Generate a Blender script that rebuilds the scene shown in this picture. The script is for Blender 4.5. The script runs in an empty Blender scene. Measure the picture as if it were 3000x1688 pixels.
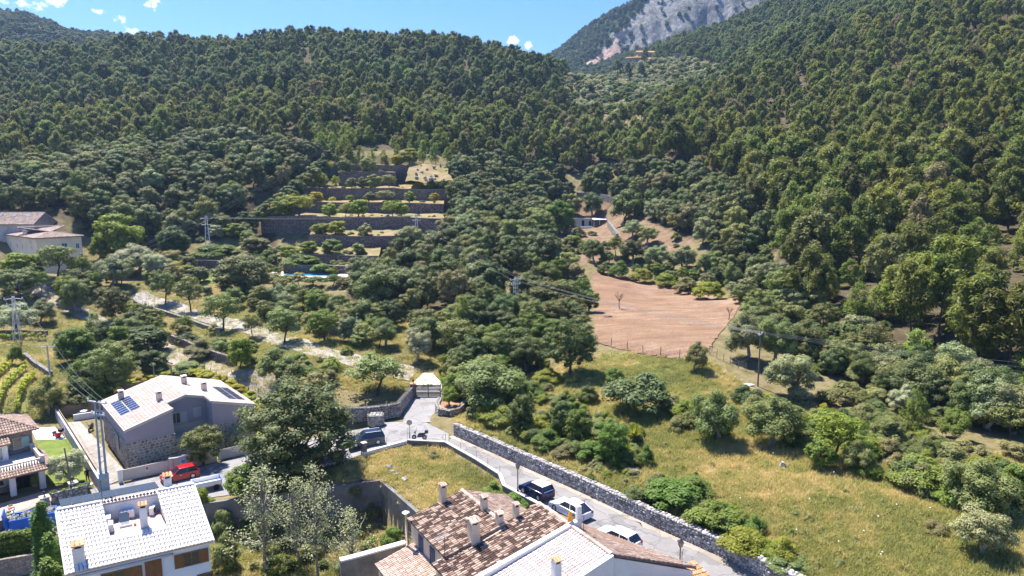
import bpy, bmesh, math, random
import numpy as np
from mathutils import Vector, Matrix
R = math.radians
rnd = random.Random(7)
rng = np.random.default_rng(7)
scene = bpy.context.scene
COL = scene.collection

# ------------------------------------------------------------------ camera, sky, sun, exposure
FOC, TILT, HC = 2040.0, R(8.5), 32.0          # focal length in pixels of a 3000 px wide frame
cam_d = bpy.data.cameras.new('camera')
cam = bpy.data.objects.new('camera', cam_d); COL.objects.link(cam)
cam.location = (0, 0, HC); cam.rotation_euler = (R(90) - TILT, 0, 0)
cam_d.sensor_width = 36; cam_d.lens = 36 * FOC / 3000; cam_d.clip_start = 0.5; cam_d.clip_end = 9000
scene.camera = cam

SUN_EL, SUN_AZ = R(62), R(-39)                 # azimuth measured from +Y towards +X
sunv = Vector((math.sin(SUN_AZ) * math.cos(SUN_EL), math.cos(SUN_AZ) * math.cos(SUN_EL), math.sin(SUN_EL)))
sd = bpy.data.lights.new('sun', 'SUN'); sd.energy = 4.6; sd.angle = R(0.55); sd.color = (1.0, 0.955, 0.89)
so = bpy.data.objects.new('sun', sd); COL.objects.link(so)
so.rotation_euler = sunv.to_track_quat('Z', 'Y').to_euler(); so.location = (0, 0, 200)
scene.view_settings.view_transform = 'Standard'; scene.view_settings.look = 'None'
scene.view_settings.exposure = 1.36; scene.view_settings.gamma = 1.0
scene.view_settings.use_curve_mapping = False
scene.cycles.max_bounces = 5; scene.cycles.diffuse_bounces = 2; scene.cycles.use_adaptive_sampling = True; scene.cycles.adaptive_threshold = 0.02; scene.cycles.transmission_bounces = 3
scene.cycles.transparent_max_bounces = 8; scene.cycles.volume_bounces = 0

def nd(nt, t, **k):
    n = nt.nodes.new(t)
    for a, v in k.items():
        if a.startswith('i_'):
            key = a[2:]
            n.inputs[int(key) if key.isdigit() else key.replace('_', ' ')].default_value = v
        else: setattr(n, a, v)
    return n
def lk(nt, a, b): nt.links.new(a, b)

def make_world():
    w = bpy.data.worlds.new('World'); scene.world = w; w.use_nodes = True
    nt = w.node_tree; nt.nodes.clear()
    out = nd(nt, 'ShaderNodeOutputWorld'); bg = nd(nt, 'ShaderNodeBackground', i_Strength=0.088)
    sky = nd(nt, 'ShaderNodeTexSky', sky_type='NISHITA', sun_disc=False, sun_elevation=SUN_EL, sun_rotation=SUN_AZ,
             altitude=200, air_density=1.0, dust_density=0.25, ozone_density=2.6)
    tc = nd(nt, 'ShaderNodeTexCoord')
    # small fair-weather clouds: blobs in a few directions of the sky, edges broken by noise
    nz = nd(nt, 'ShaderNodeTexNoise', i_Scale=95.0, i_Detail=8.0, i_Roughness=0.62); lk(nt, tc.outputs['Generated'], nz.inputs['Vector'])
    acc = None
    for (dx, dy, sx, sy, k) in CLOUDS:
        d = ray(dx, dy); d = d / np.linalg.norm(d)
        sub = nd(nt, 'ShaderNodeVectorMath', operation='SUBTRACT'); sub.inputs[1].default_value = tuple(d)
        lk(nt, tc.outputs['Generated'], sub.inputs[0])
        mul = nd(nt, 'ShaderNodeVectorMath', operation='MULTIPLY'); mul.inputs[1].default_value = (FOC / sx, FOC / sx, FOC / sy)
        lk(nt, sub.outputs[0], mul.inputs[0])
        ln = nd(nt, 'ShaderNodeVectorMath', operation='LENGTH'); lk(nt, mul.outputs[0], ln.inputs[0])
        m = nd(nt, 'ShaderNodeMath', operation='MULTIPLY_ADD', use_clamp=True); lk(nt, ln.outputs['Value'], m.inputs[0])
        m.inputs[1].default_value = -k; m.inputs[2].default_value = k
        if acc is None: acc = m.outputs[0]
        else:
            mx = nd(nt, 'ShaderNodeMath', operation='MAXIMUM'); lk(nt, acc, mx.inputs[0]); lk(nt, m.outputs[0], mx.inputs[1]); acc = mx.outputs[0]
    ad = nd(nt, 'ShaderNodeMath', operation='MULTIPLY_ADD'); lk(nt, nz.outputs['Fac'], ad.inputs[0]); ad.inputs[1].default_value = 4.2; ad.inputs[2].default_value = -2.55
    a2 = nd(nt, 'ShaderNodeMath', operation='ADD'); lk(nt, acc, a2.inputs[0]); lk(nt, ad.outputs[0], a2.inputs[1])
    gt = nd(nt, 'ShaderNodeMath', operation='MULTIPLY', use_clamp=True); lk(nt, acc, gt.inputs[0]); gt.inputs[1].default_value = 4.0
    rp = nd(nt, 'ShaderNodeMapRange', interpolation_type='SMOOTHSTEP'); lk(nt, a2.outputs[0], rp.inputs['Value'])
    rp.inputs['From Min'].default_value = 0.0; rp.inputs['From Max'].default_value = 0.75; rp.inputs['To Max'].default_value = 0.95
    r2 = nd(nt, 'ShaderNodeMath', operation='MULTIPLY'); lk(nt, rp.outputs[0], r2.inputs[0]); lk(nt, gt.outputs[0], r2.inputs[1]); rp = r2
    mix = nd(nt, 'ShaderNodeMixRGB'); lk(nt, rp.outputs[0], mix.inputs['Fac']); hs = nd(nt, 'ShaderNodeHueSaturation', i_Saturation=1.28); lk(nt, sky.outputs[0], hs.inputs['Color']); tn = nd(nt, 'ShaderNodeMixRGB', blend_type='MULTIPLY', i_Fac=1.0); tn.inputs['Color2'].default_value = (0.73, 0.745, 1.02, 1); lk(nt, hs.outputs[0], tn.inputs['Color1']); lk(nt, tn.outputs[0], mix.inputs['Color1'])
    mix.inputs['Color2'].default_value = (6.6, 6.8, 7.1, 1)
    lk(nt, mix.outputs[0], bg.inputs['Color']); lk(nt, bg.outputs[0], out.inputs['Surface'])

# ------------------------------------------------------------------ pixel <-> world (pixels of the 3000 x 1688 photograph)
_c, _s = math.cos(TILT), math.sin(TILT)
def ray(px, py):
    u = (px - 1500) / FOC; v = -(py - 844) / FOC
    return np.array([u, _c + v * _s, -_s + v * _c])
def PZ(px, py, z):
    d = ray(px, py); return np.array([0, 0, HC]) + d * ((z - HC) / d[2])
def PY(px, py, Y):
    d = ray(px, py); return np.array([0, 0, HC]) + d * (Y / d[1])
def proj(x, y, z):
    z = z - HC; f = y * _c - z * _s; u = y * _s + z * _c
    return 1500 + FOC * x / f, 844 - FOC * u / f
CLOUDS = [(446, 8, 30, 24, 1.6), (60, -10, 75, 40, 1.3), (150, 5, 60, 22, 1.2), (350, 55, 40, 14, 1.1), (292, 32, 26, 14, 1.1),
          (380, 92, 26, 16, 1.4), (1505, 120, 24, 20, 1.7), (1545, 132, 18, 14, 1.2), (1796, 46, 22, 12, 1.0),
          (-900, 60, 160, 60, 1.2), (-1700, -250, 240, 90, 1.2), (3900, -300, 220, 90, 1.2), (900, -420, 200, 70, 1.0)]
make_world()

# ------------------------------------------------------------------ terrain: a smooth surface through ground points
K = 3000 / 2575.0
ANCH_Z = [(2130,1688,0),(1760,1500,0),(1300,1260,0),(1050,1300,0),(1567,1460,0),(2300,1600,1.5),(1700,1330,1.4),(1400,1230,1.2),
  (2900,1650,2.6),(2600,1450,2.8),(2200,1300,2.6),(1800,1180,2.6),(2900,1480,2.8),(2500,1200,3.0),(2900,1240,2.4),(2100,1500,1.8),
  (700,1400,-2.5),(373,1384,-2.5),(751,1291,-2.5),(60,1450,-2.6),(100,1300,-2.2),(500,1100,-0.2),(1245,1165,0.2),(1250,1100,1.0),(1290,1128,0.7),(1200,1120,1.0)]
ANCH_Y = [(1870,1045,108),(2050,1010,109),(2250,1130,93),(1815,903,150),(1950,820,185),(1740,805,187),(2150,870,165),(1735,680,258),
  (2700,1150,96),(3000,600,172),(3000,300,245),(3000,0,335),(2500,600,200),(2500,300,300),(2500,100,420),(2200,450,262),(1900,480,275),
  (1850,600,256),(1700,560,292),(2150,700,192),(2300,850,150),(2600,850,138),(2600,1000,117),(3000,900,118),(3000,1080,100),
  (1300,900,140),(1450,760,185),(1480,640,235),(1000,1000,124),(940,1035,115),(400,868,166),(700,960,138),(800,1165,100),(480,1020,126),
  (280,935,155),(110,850,185),(50,1130,106),(100,1050,121),(120,800,170),(500,800,186),(620,740,202),(600,660,218),(909,812,180),
  (1100,745,198),(1100,690,210),(1100,640,224),(1100,590,238),(1100,545,251),(1100,480,270),(1100,440,288),(1100,400,312),(1350,560,262),
  (1350,470,290),(1500,520,290),(400,560,232),(100,560,232),(100,640,206),(700,560,240),(800,480,272),(700,400,305),(300,480,280),(100,450,300),
  (100,300,400),(100,165,510),(450,142,520),(900,122,520),(1300,150,510),(1500,176,480),(1590,240,440),(1640,300,400),
  (900,250,400),(1300,300,382),(500,270,410),(1500,330,375),(1700,340,420),(1800,262,520),(1870,190,620),(1700,238,560),(2000,205,560),
  (2150,225,480),(2200,205,430),(2350,110,440),(1640,250,740),(1760,232,740),(1860,190,740),(1972,132,740),(2102,98,740),(2185,64,740),(2300,6,740),(2450,-40,740),(2650,-100,740),(2900,-150,560),(2050,165,620),(2250,90,620),
  (-300,300,400),(-300,165,520),(-300,560,232),(-300,800,170),(-300,1100,105),(3400,600,165),(3400,200,270),(3400,1100,95)]
ANCH_W = [(-200,640,95),(0,640,80),(-400,640,110),(-100,760,60),(-350,800,80),(60,640,105),(-60,900,90),(80,900,150),(-600,640,120),
  (0,0,-4),(-60,20,-8),(60,10,1),(-120,60,-5),(120,60,8),(0,30,-2),(-25,30,-6),(40,30,0.5),(500,1000,210),(350,900,175),(150,1000,130),(900,1000,330),(60,900,130),
  (600,500,260),(400,350,150),(-900,600,130),(-700,300,60),(-400,150,10),(300,150,70),(200,100,25)]
_A = [tuple(PZ(*a)) for a in ANCH_Z] + [tuple(PY(*a)) for a in ANCH_Y] + [tuple(map(float, a)) for a in ANCH_W]
_A = np.array(_A)
def _phi(d2): return np.sqrt(d2 + 60.0)
_D = ((_A[:, None, :2] - _A[None, :, :2]) ** 2).sum(-1)
_n = len(_A)
_M = np.zeros((_n + 1, _n + 1)); _M[:_n, :_n] = _phi(_D) - np.eye(_n) * 1.5; _M[:_n, _n] = 1; _M[_n, :_n] = 1
_W = np.linalg.solve(_M, np.concatenate([_A[:, 2], [0]]))
def rbf(x, y):
    x = np.asarray(x, float); y = np.asarray(y, float); out = np.full(x.shape, _W[_n])
    for i in range(_n): out += _W[i] * _phi((x - _A[i, 0]) ** 2 + (y - _A[i, 1]) ** 2)
    return out
def inpoly(x, y, P):
    ins = np.zeros(np.shape(x), bool); n = len(P); j = n - 1
    for i in range(n):
        xi, yi = P[i][:2]; xj, yj = P[j][:2]
        c = ((yi > y) != (yj > y)) & (x < (xj - xi) * (y - yi) / (yj - yi + 1e-12) + xi)
        ins ^= c; j = i
    return ins
def pdist(x, y, P, closed=True):
    d = np.full(np.shape(x), 1e9); n = len(P)
    for i in range(n if closed else n - 1):
        ax, ay = P[i][:2]; bx, by = P[(i + 1) % n][:2]
        vx, vy = bx - ax, by - ay; L = vx * vx + vy * vy + 1e-12
        t = np.clip(((x - ax) * vx + (y - ay) * vy) / L, 0, 1)
        d = np.minimum(d, np.hypot(x - ax - t * vx, y - ay - t * vy))
    return d
ROAD_R = [(-11.9,90.6),(-7.47,85.9),(-0.81,78.34),(7.2,69.3),(13.0,62.3),(17.9,56.7),(20.5,53.2),(34,36)]
ROAD_L = [(-13.06,83.7),(-8.1,83.0),(-4.0,77.6),(-1.13,73.3),(-0.6,70.3),(3.4,65.6),(7.0,60.3),(15.4,54.0),(28,36)]
STREET = [(-70,62),(-56,70.2),(-46.5,76.7),(-40.6,80.1),(-32.25,87.2),(-26,89.2),(-20.5,89.6),(-17.5,90.8),(-15.2,104),(-10.6,104),(-11.7,91.4)] \
         + ROAD_R[1:] + ROAD_L[::-1] + [(-18,79.8),(-23.4,75.7),(-33.0,73.4),(-46,64.5),(-66,54)]
def street_z(x, y): return np.clip((x + 17) / 15, -1, 0) * 2.5 + np.clip((y - 92) / 9, 0, 1) * 0.25
GARD = [(-80,66),(-56,70.5),(-46.5,77),(-32.3,87.5),(-31,93),(-43,105),(-57,93),(-62,100),(-78,98),(-95,84)]
LOWG = [(-37,60),(-38.5,67.2),(-34,70.9),(-23.4,72.5),(-14.9,73.6),(-9.6,66.4),(-9.6,57.0),(-6.6,50.5),(-4,30),(-36,30),(-36.5,50)]
PLOT = [(-14.6,74.1),(-23,73.3),(-22,75.6),(-17.6,79.2),(-13.2,83.2),(-8.3,82.5),(-4.2,77.2),(-1.4,73.1),(-0.9,70.1),(3.0,65.3),(-4.5,60.2),(-9.3,57.3),(-9.3,66.5)]
TERR = [(-64,180),(-38,180),(-24,205),(-19,225),(-20,262),(-28,280),(-64,280),(-76,255),(-86,236),(-86,220),(-70,205),(-64,195)]
# each terrace: y of its wall in the picture (3000 px), depth, left and right end of the wall, height of the wall
TERRACES = [(780,184,828,1060,1.4),(748,194,860,1110,2.7),(692,208,905,1200,2.9),(637,222,762,1300,3.3),(594,236,820,1300,3.2),
            (553,250,890,1310,3.9),(505,261,990,1160,4.6),(484,270,960,1215,2.4)]
FIELD_TOP = [(1735,800),(1760,800),(1800,806),(1860,822),(1920,836),(2000,850),(2080,866),(2175,888)]
FIELD_BOT = [(1745,1005),(1775,1012),(1830,1028),(1900,1044),(1960,1052),(2020,1050),(2070,1030),(2100,990)]
def adjust(x, y, z):
    def ov(z, P, zt, bl):
        ins = inpoly(x, y, P); d = pdist(x, y, P)
        w = np.where(ins, 1.0, np.clip(1 - d / bl, 0, 1)); w = w * w * (3 - 2 * w)
        return z * (1 - w) + zt * w
    n = 0.18 * np.sin(x * 0.31 + 1.3 * np.sin(y * 0.17)) + 0.12 * np.sin(y * 0.53 + x * 0.21) + 0.5 * np.sin(x * 0.043) * np.sin(y * 0.051)
    z = z + n * np.clip(y / 120, 0.3, 2.0)
    z = ov(z, GARD, -2.55, 6)
    z = ov(z, LOWG, -5.6 + 0.25 * n, 0.5)
    z = ov(z, PLOT, -0.95 + 0.6 * n + 0.03 * (y - 70), 0.4)
    z = ov(z, STREET, street_z(x, y) - 0.06, 1.6)
    return z
_rows = np.concatenate([[-90, -50, -20, 0, 12, 20, 26], 30 * np.exp(np.arange(0, 0.0068 * 520, 0.0068))])
_cols = np.concatenate([[-3.5, -2.6, -2, -1.6], np.arange(-1.3, 1.3001, 0.0068), [1.6, 2, 2.6, 3.5]])
_XX = _cols[None, :] * np.maximum(_rows, 45)[:, None]; _YY = np.repeat(_rows[:, None], len(_cols), 1)
_ZZ = np.clip(adjust(_XX, _YY, rbf(_XX, _YY)), -14.0, 420.0)
def hz(x, y):
    """height of the ground, by bilinear lookup in the terrain grid"""
    x = np.asarray(x, float); y = np.asarray(y, float)
    i = np.clip(np.searchsorted(_rows, y) - 1, 0, len(_rows) - 2); fy = np.clip((y - _rows[i]) / (_rows[i + 1] - _rows[i]), 0, 1)
    u = x / np.maximum(y, 45)
    j = np.clip(np.searchsorted(_cols, u) - 1, 0, len(_cols) - 2); fx = np.clip((u - _cols[j]) / (_cols[j + 1] - _cols[j]), 0, 1)
    return (_ZZ[i, j] * (1 - fx) + _ZZ[i, j + 1] * fx) * (1 - fy) + (_ZZ[i + 1, j] * (1 - fx) + _ZZ[i + 1, j + 1] * fx) * fy
_TY = np.concatenate([np.arange(35, 150, 0.4), np.arange(150, 400, 1.0), np.arange(400, 980, 3.0)])
def G(px, py):
    """point of the ground seen at a pixel"""
    d = ray(px, py); t = _TY / d[1]
    x = d[0] * t; z = HC + d[2] * t
    h = hz(x, _TY); k = np.argmax(z < h)
    if not (z < h).any(): k = len(_TY) - 1
    if k == 0: return np.array([x[0], _TY[0], h[0]])
    a = (z[k - 1] - h[k - 1]) / ((z[k - 1] - h[k - 1]) - (z[k] - h[k]) + 1e-9)
    Y = _TY[k - 1] + (_TY[k] - _TY[k - 1]) * np.clip(a, 0, 1); X = d[0] * Y / d[1]
    return np.array([X, Y, float(hz(X, Y))])
def GK(x, y): return G(x * K, y * K)

# ------------------------------------------------------------------ materials
def rgb(c): return (c[0], c[1], c[2], 1.0)
MATS = {}
def newmat(name):
    m = bpy.data.materials.new(name); m.use_nodes = True; nt = m.node_tree; nt.nodes.clear()
    out = nd(nt, 'ShaderNodeOutputMaterial'); MATS[name] = m
    return m, nt, out
def ramp(nt, fac, stops, interp='LINEAR'):
    r = nd(nt, 'ShaderNodeValToRGB'); r.color_ramp.interpolation = interp
    e = r.color_ramp.elements
    while len(e) < len(stops): e.new(0.5)
    for k, (p, c) in enumerate(stops): e[k].position = p; e[k].color = rgb(c)
    lk(nt, fac, r.inputs['Fac']); return r.outputs['Color']
def noise(nt, scale, detail=4.0, rough=0.55, vec=None, dist=0.0):
    n = nd(nt, 'ShaderNodeTexNoise', i_Scale=scale, i_Detail=detail, i_Roughness=rough, i_Distortion=dist)
    if vec is None:
        g = nd(nt, 'ShaderNodeNewGeometry'); vec = g.outputs['Position']
    lk(nt, vec, n.inputs['Vector']); return n.outputs['Fac']
def mixc(nt, f, a, b, mode='MIX'):
    m = nd(nt, 'ShaderNodeMixRGB', blend_type=mode)
    for k, v in (('Fac', f), ('Color1', a), ('Color2', b)):
        if isinstance(v, (int, float)): m.inputs[k].default_value = v
        elif isinstance(v, tuple): m.inputs[k].default_value = rgb(v)
        else: lk(nt, v, m.inputs[k])
    return m.outputs[0]
def mth(nt, op, a, b=None, clamp=False):
    m = nd(nt, 'ShaderNodeMath', operation=op, use_clamp=clamp)
    for k, v in enumerate((a, b)):
        if v is None: continue
        if isinstance(v, (int, float)): m.inputs[k].default_value = v
        else: lk(nt, v, m.inputs[k])
    return m.outputs[0]
def finish(nt, out, col, rough=0.9, spec=0.25, bump=None, bdist=0.05, metal=0.0):
    b = nd(nt, 'ShaderNodeBsdfPrincipled', i_Roughness=rough, i_Metallic=metal); b.inputs['Specular IOR Level'].default_value = spec
    if isinstance(col, tuple): b.inputs['Base Color'].default_value = rgb(col)
    else: lk(nt, col, b.inputs['Base Color'])
    if bump is not None:
        bp = nd(nt, 'ShaderNodeBump', i_Strength=0.8, i_Distance=bdist); lk(nt, bump, bp.inputs['Height']); lk(nt, bp.outputs[0], b.inputs['Normal'])
    lk(nt, b.outputs[0], out.inputs['Surface']); return b
def simple(name, c, rough=0.8, spec=0.3, var=0.12, scale=1.2, bump=0.0, metal=0.0, dirt=None):
    """plain coloured surface with patchy wear"""
    m, nt, out = newmat(name)
    f = noise(nt, scale, 6, 0.65)
    c1 = tuple(x * (1 - var) for x in c); c2 = tuple(min(1, x * (1 + var)) for x in c)
    col = ramp(nt, f, [(0.3, c1), (0.7, c2)])
    if dirt:
        f2 = noise(nt, scale * 0.35, 7, 0.7); k = ramp(nt, f2, [(0.5, (0, 0, 0)), (0.68, (1, 1, 1))]); col = mixc(nt, k, col, dirt)
    finish(nt, out, col, rough, spec, noise(nt, scale * 22, 3) if bump else None, bump, metal); return m
LEAF = 2.1
def foliage(name, c1, c2, trans=0.28, var=0.35, c3=None):
    """leaves: each leaf and each plant a little different, light passes through"""
    m, nt, out = newmat(name); c1, c2 = (tuple(x * LEAF * k for x, k in zip(c, (1.03, 1.0, 0.7))) for c in (c1, c2)); c3 = tuple(x * LEAF for x in c3) if c3 else None; trans += 0.1
    g = nd(nt, 'ShaderNodeNewGeometry'); oi = nd(nt, 'ShaderNodeObjectInfo')
    col = mixc(nt, g.outputs['Random Per Island'], c1, c2)
    if c3: col = mixc(nt, ramp(nt, oi.outputs['Random'], [(0.82, (0, 0, 0)), (0.97, (1, 1, 1))]), col, c3)
    nz = noise(nt, 0.35, 3); col = mixc(nt, mth(nt, 'MULTIPLY', nz, 0.35), col, tuple(x * 0.55 for x in c1))
    v = nd(nt, 'ShaderNodeMapRange'); lk(nt, oi.outputs['Random'], v.inputs['Value'])
    v.inputs['To Min'].default_value = 1 - var; v.inputs['To Max'].default_value = 1 + var
    hv = nd(nt, 'ShaderNodeHueSaturation'); lk(nt, col, hv.inputs['Color']); lk(nt, v.outputs[0], hv.inputs['Value'])
    rh = nd(nt, 'ShaderNodeMapRange'); lk(nt, mth(nt, 'FRACT', mth(nt, 'MULTIPLY', oi.outputs['Random'], 7.3)), rh.inputs['Value'])
    rh.inputs['To Min'].default_value = 0.475; rh.inputs['To Max'].default_value = 0.522; lk(nt, rh.outputs[0], hv.inputs['Hue'])
    b = nd(nt, 'ShaderNodeBsdfPrincipled', i_Roughness=0.6); b.inputs['Specular IOR Level'].default_value = 0.3
    lk(nt, hv.outputs[0], b.inputs['Base Color'])
    t = nd(nt, 'ShaderNodeBsdfTranslucent'); lk(nt, mixc(nt, 0.5, hv.outputs[0], (1.0, 1.0, 0.35), 'MULTIPLY'), t.inputs['Color'])
    mx = nd(nt, 'ShaderNodeMixShader', i_0=trans); lk(nt, b.outputs[0], mx.inputs[1]); lk(nt, t.outputs[0], mx.inputs[2])
    lk(nt, mx.outputs[0], out.inputs['Surface']); return m
def tile_mat(name, stops):
    """clay tiles: one tone per tile, some lichen"""
    m, nt, out = newmat(name)
    g = nd(nt, 'ShaderNodeNewGeometry'); oi = nd(nt, 'ShaderNodeObjectInfo')
    f = mth(nt, 'FRACT', mth(nt, 'ADD', g.outputs['Random Per Island'], mth(nt, 'MULTIPLY', oi.outputs['Random'], 3.17)))
    big = noise(nt, 0.8, 5, 0.7); f = mth(nt, 'ADD', mth(nt, 'MULTIPLY', f, 0.68), mth(nt, 'MULTIPLY', big, 0.4), True)
    col = ramp(nt, f, stops); col = mixc(nt, mth(nt, 'MULTIPLY', noise(nt, 9, 4), 0.35), col, tuple(x * 0.55 for x in stops[0][1]))
    finish(nt, out, col, 0.9, 0.2, noise(nt, 30, 3), 0.01); return m
def stone_mat(name, c1, c2, joint, scale=2.2, bd=0.12):
    """rubble stone seen from far: cells with dark joints"""
    m, nt, out = newmat(name)
    g = nd(nt, 'ShaderNodeNewGeometry'); v = nd(nt, 'ShaderNodeTexVoronoi', i_Scale=scale, feature='F1'); lk(nt, g.outputs['Position'], v.inputs['Vector'])
    e = nd(nt, 'ShaderNodeTexVoronoi', i_Scale=scale, feature='DISTANCE_TO_EDGE'); lk(nt, g.outputs['Position'], e.inputs['Vector'])
    s = nd(nt, 'ShaderNodeSeparateColor'); lk(nt, v.outputs['Color'], s.inputs[0])
    col = mixc(nt, s.outputs[0], c1, c2); k = ramp(nt, e.outputs['Distance'], [(0.03, (1, 1, 1)), (0.11, (0, 0, 0))])
    col = mixc(nt, k, col, joint); col = mixc(nt, mth(nt, 'MULTIPLY', noise(nt, 1.1, 6), 0.5), col, tuple(x * 0.6 for x in c1))
    bh = ramp(nt, e.outputs['Distance'], [(0.0, (0, 0, 0)), (0.25, (1, 1, 1))])
    finish(nt, out, col, 0.92, 0.2, bh, bd); return m
def piece_mat(name, stops, n_scale=3.0, mott=0.4):
    """separate stones: one tone per stone"""
    m, nt, out = newmat(name)
    g = nd(nt, 'ShaderNodeNewGeometry'); oi = nd(nt, 'ShaderNodeObjectInfo')
    f = mth(nt, 'FRACT', mth(nt, 'ADD', g.outputs['Random Per Island'], mth(nt, 'MULTIPLY', oi.outputs['Random'], 3.17)))
    col = ramp(nt, f, stops); col = mixc(nt, mth(nt, 'MULTIPLY', noise(nt, n_scale, 5), mott), col, tuple(x * 0.5 for x in stops[0][1]))
    finish(nt, out, col, 0.92, 0.2, noise(nt, 18, 3), 0.02); return m
def glass_mat(name, c, rough=0.08):
    m, nt, out = newmat(name); finish(nt, out, c, rough, 0.7); return m

def ground_mats():
    # open ground: meadow, dry grass, soil and forest litter chosen by the vertex layer "zone" (r meadow, g soil, b litter)
    m, nt, out = newmat('ground')
    a = nd(nt, 'ShaderNodeVertexColor', layer_name='zone'); s = nd(nt, 'ShaderNodeSeparateColor'); lk(nt, a.outputs[0], s.inputs[0])
    n1, n2, n3 = noise(nt, 0.09, 6, 0.62), noise(nt, 0.55, 6, 0.68), noise(nt, 3.2, 5, 0.7)
    mead = meadow_col(nt)
    soil = ramp(nt, n2, [(0.3, (0.175, 0.105, 0.068)), (0.5, (0.25, 0.16, 0.105)), (0.7, (0.33, 0.235, 0.165))])
    lit = ramp(nt, n2, [(0.3, (0.0555, 0.0481, 0.0237)), (0.5, (0.0962, 0.074, 0.0444)), (0.72, (0.17, 0.141, 0.0814))])
    dry = ramp(nt, n2, [(0.3, (0.118, 0.111, 0.037)), (0.5, (0.229, 0.185, 0.0888)), (0.7, (0.296, 0.244, 0.141))])
    col = mixc(nt, s.outputs[0], dry, mead); col = mixc(nt, s.outputs[1], col, soil); col = mixc(nt, s.outputs[2], col, lit)
    col = mixc(nt, mth(nt, 'MULTIPLY', n3, 0.4), col, (0.074, 0.0629, 0.0333))
    finish(nt, out, col, 0.97, 0.1, n3, 0.25)
def meadow_col(nt):
    n1, n2 = noise(nt, 0.075, 5, 0.6, dist=0.6), noise(nt, 0.42, 6, 0.7, dist=0.4)
    f = mth(nt, 'ADD', mth(nt, 'MULTIPLY', n1, 0.6), mth(nt, 'MULTIPLY', n2, 0.45))
    return ramp(nt, f, [(0.4, (0.095, 0.125, 0.03)), (0.5, (0.165, 0.178, 0.046)), (0.56, (0.255, 0.23, 0.09)), (0.63, (0.36, 0.295, 0.155)), (0.7, (0.27, 0.19, 0.105))])
ground_mats()
def grass_mat():
    m, nt, out = newmat('grass'); g = nd(nt, 'ShaderNodeNewGeometry')
    col = mixc(nt, mth(nt, 'MULTIPLY', g.outputs['Random Per Island'], 0.5), mixc(nt, 1.0, meadow_col(nt), (2.1, 1.98, 1.7), 'MULTIPLY'), (0.68, 0.57, 0.28))
    b = nd(nt, 'ShaderNodeBsdfPrincipled', i_Roughness=0.75); b.inputs['Specular IOR Level'].default_value = 0.15; lk(nt, col, b.inputs['Base Color'])
    t = nd(nt, 'ShaderNodeBsdfTranslucent'); lk(nt, col, t.inputs['Color'])
    mx = nd(nt, 'ShaderNodeMixShader', i_0=0.45); lk(nt, b.outputs[0], mx.inputs[1]); lk(nt, t.outputs[0], mx.inputs[2]); lk(nt, mx.outputs[0], out.inputs['Surface'])
grass_mat()
def field_mat():
    # ploughed field: clods and faint curved furrows
    m, nt, out = newmat('ploughed'); g = nd(nt, 'ShaderNodeNewGeometry')
    mp = nd(nt, 'ShaderNodeMapping'); mp.inputs['Rotation'].default_value = (0, 0, R(17)); lk(nt, g.outputs['Position'], mp.inputs['Vector'])
    mp.inputs['Scale'].default_value = (0.1, 1.0, 1.0); w = noise(nt, 0.7, 4, 0.6, mp.outputs[0], 0.5)
    n, n2, nb = noise(nt, 2.6, 6, 0.7), noise(nt, 0.16, 5, 0.6), noise(nt, 0.035, 3)
    f = mth(nt, 'ADD', mth(nt, 'MULTIPLY', w, 0.3), mth(nt, 'ADD', mth(nt, 'MULTIPLY', n, 0.4), mth(nt, 'MULTIPLY', n2, 0.3)))
    col = ramp(nt, f, [(0.38, (0.15, 0.088, 0.056)), (0.5, (0.255, 0.16, 0.102)), (0.62, (0.36, 0.255, 0.175))])
    col = mixc(nt, ramp(nt, nb, [(0.45, (0, 0, 0)), (0.62, (0.444, 0.444, 0.444))]), col, (0.244, 0.141, 0.0814))
    finish(nt, out, col, 0.97, 0.08, n, 0.3)
field_mat()
def road_mat(name, c1, c2, crack=True):
    """worn surface: tone patches, repairs, fine cracks"""
    m, nt, out = newmat(name)
    n, n2, n3 = noise(nt, 0.25, 6, 0.6), noise(nt, 1.7, 6, 0.7), noise(nt, 40, 2)
    col = ramp(nt, mth(nt, 'ADD', mth(nt, 'MULTIPLY', n, 0.6), mth(nt, 'MULTIPLY', n2, 0.4)), [(0.34, c1), (0.66, c2)])
    col = mixc(nt, mth(nt, 'MULTIPLY', n3, 0.25), col, tuple(x * 0.6 for x in c1))
    rep = ramp(nt, noise(nt, 0.33, 3, 0.4, dist=0.4), [(0.6, (0, 0, 0)), (0.615, (1, 1, 1))]); col = mixc(nt, mth(nt, 'MULTIPLY', rep, 0.45), col, tuple(x * 0.62 for x in c1))
    g = nd(nt, 'ShaderNodeNewGeometry'); e = nd(nt, 'ShaderNodeTexVoronoi', i_Scale=0.3, feature='DISTANCE_TO_EDGE'); dw = nd(nt, 'ShaderNodeVectorMath', operation='ADD'); nv = nd(nt, 'ShaderNodeTexNoise', i_Scale=0.8, i_Detail=4.0)
    lk(nt, g.outputs['Position'], nv.inputs['Vector']); lk(nt, g.outputs['Position'], dw.inputs[0]); lk(nt, nv.outputs['Color'], dw.inputs[1]); lk(nt, dw.outputs[0], e.inputs['Vector'])
    k = ramp(nt, e.outputs['Distance'], [(0.008, (1, 1, 1)), (0.022, (0, 0, 0))]); col = mixc(nt, mth(nt, 'MULTIPLY', k, mth(nt, 'MULTIPLY', n, 0.9)), col, tuple(x * 0.35 for x in c1))
    finish(nt, out, col, 0.9, 0.2, n3, 0.02)
road_mat('asphalt', (0.225, 0.21, 0.2), (0.31, 0.292, 0.275)); road_mat('track', (0.29, 0.24, 0.19), (0.44, 0.39, 0.33)); road_mat('gravel', (0.311, 0.274, 0.237), (0.429, 0.392, 0.348))
road_mat('street_paving', (0.252, 0.237, 0.229), (0.34, 0.326, 0.311))
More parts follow.
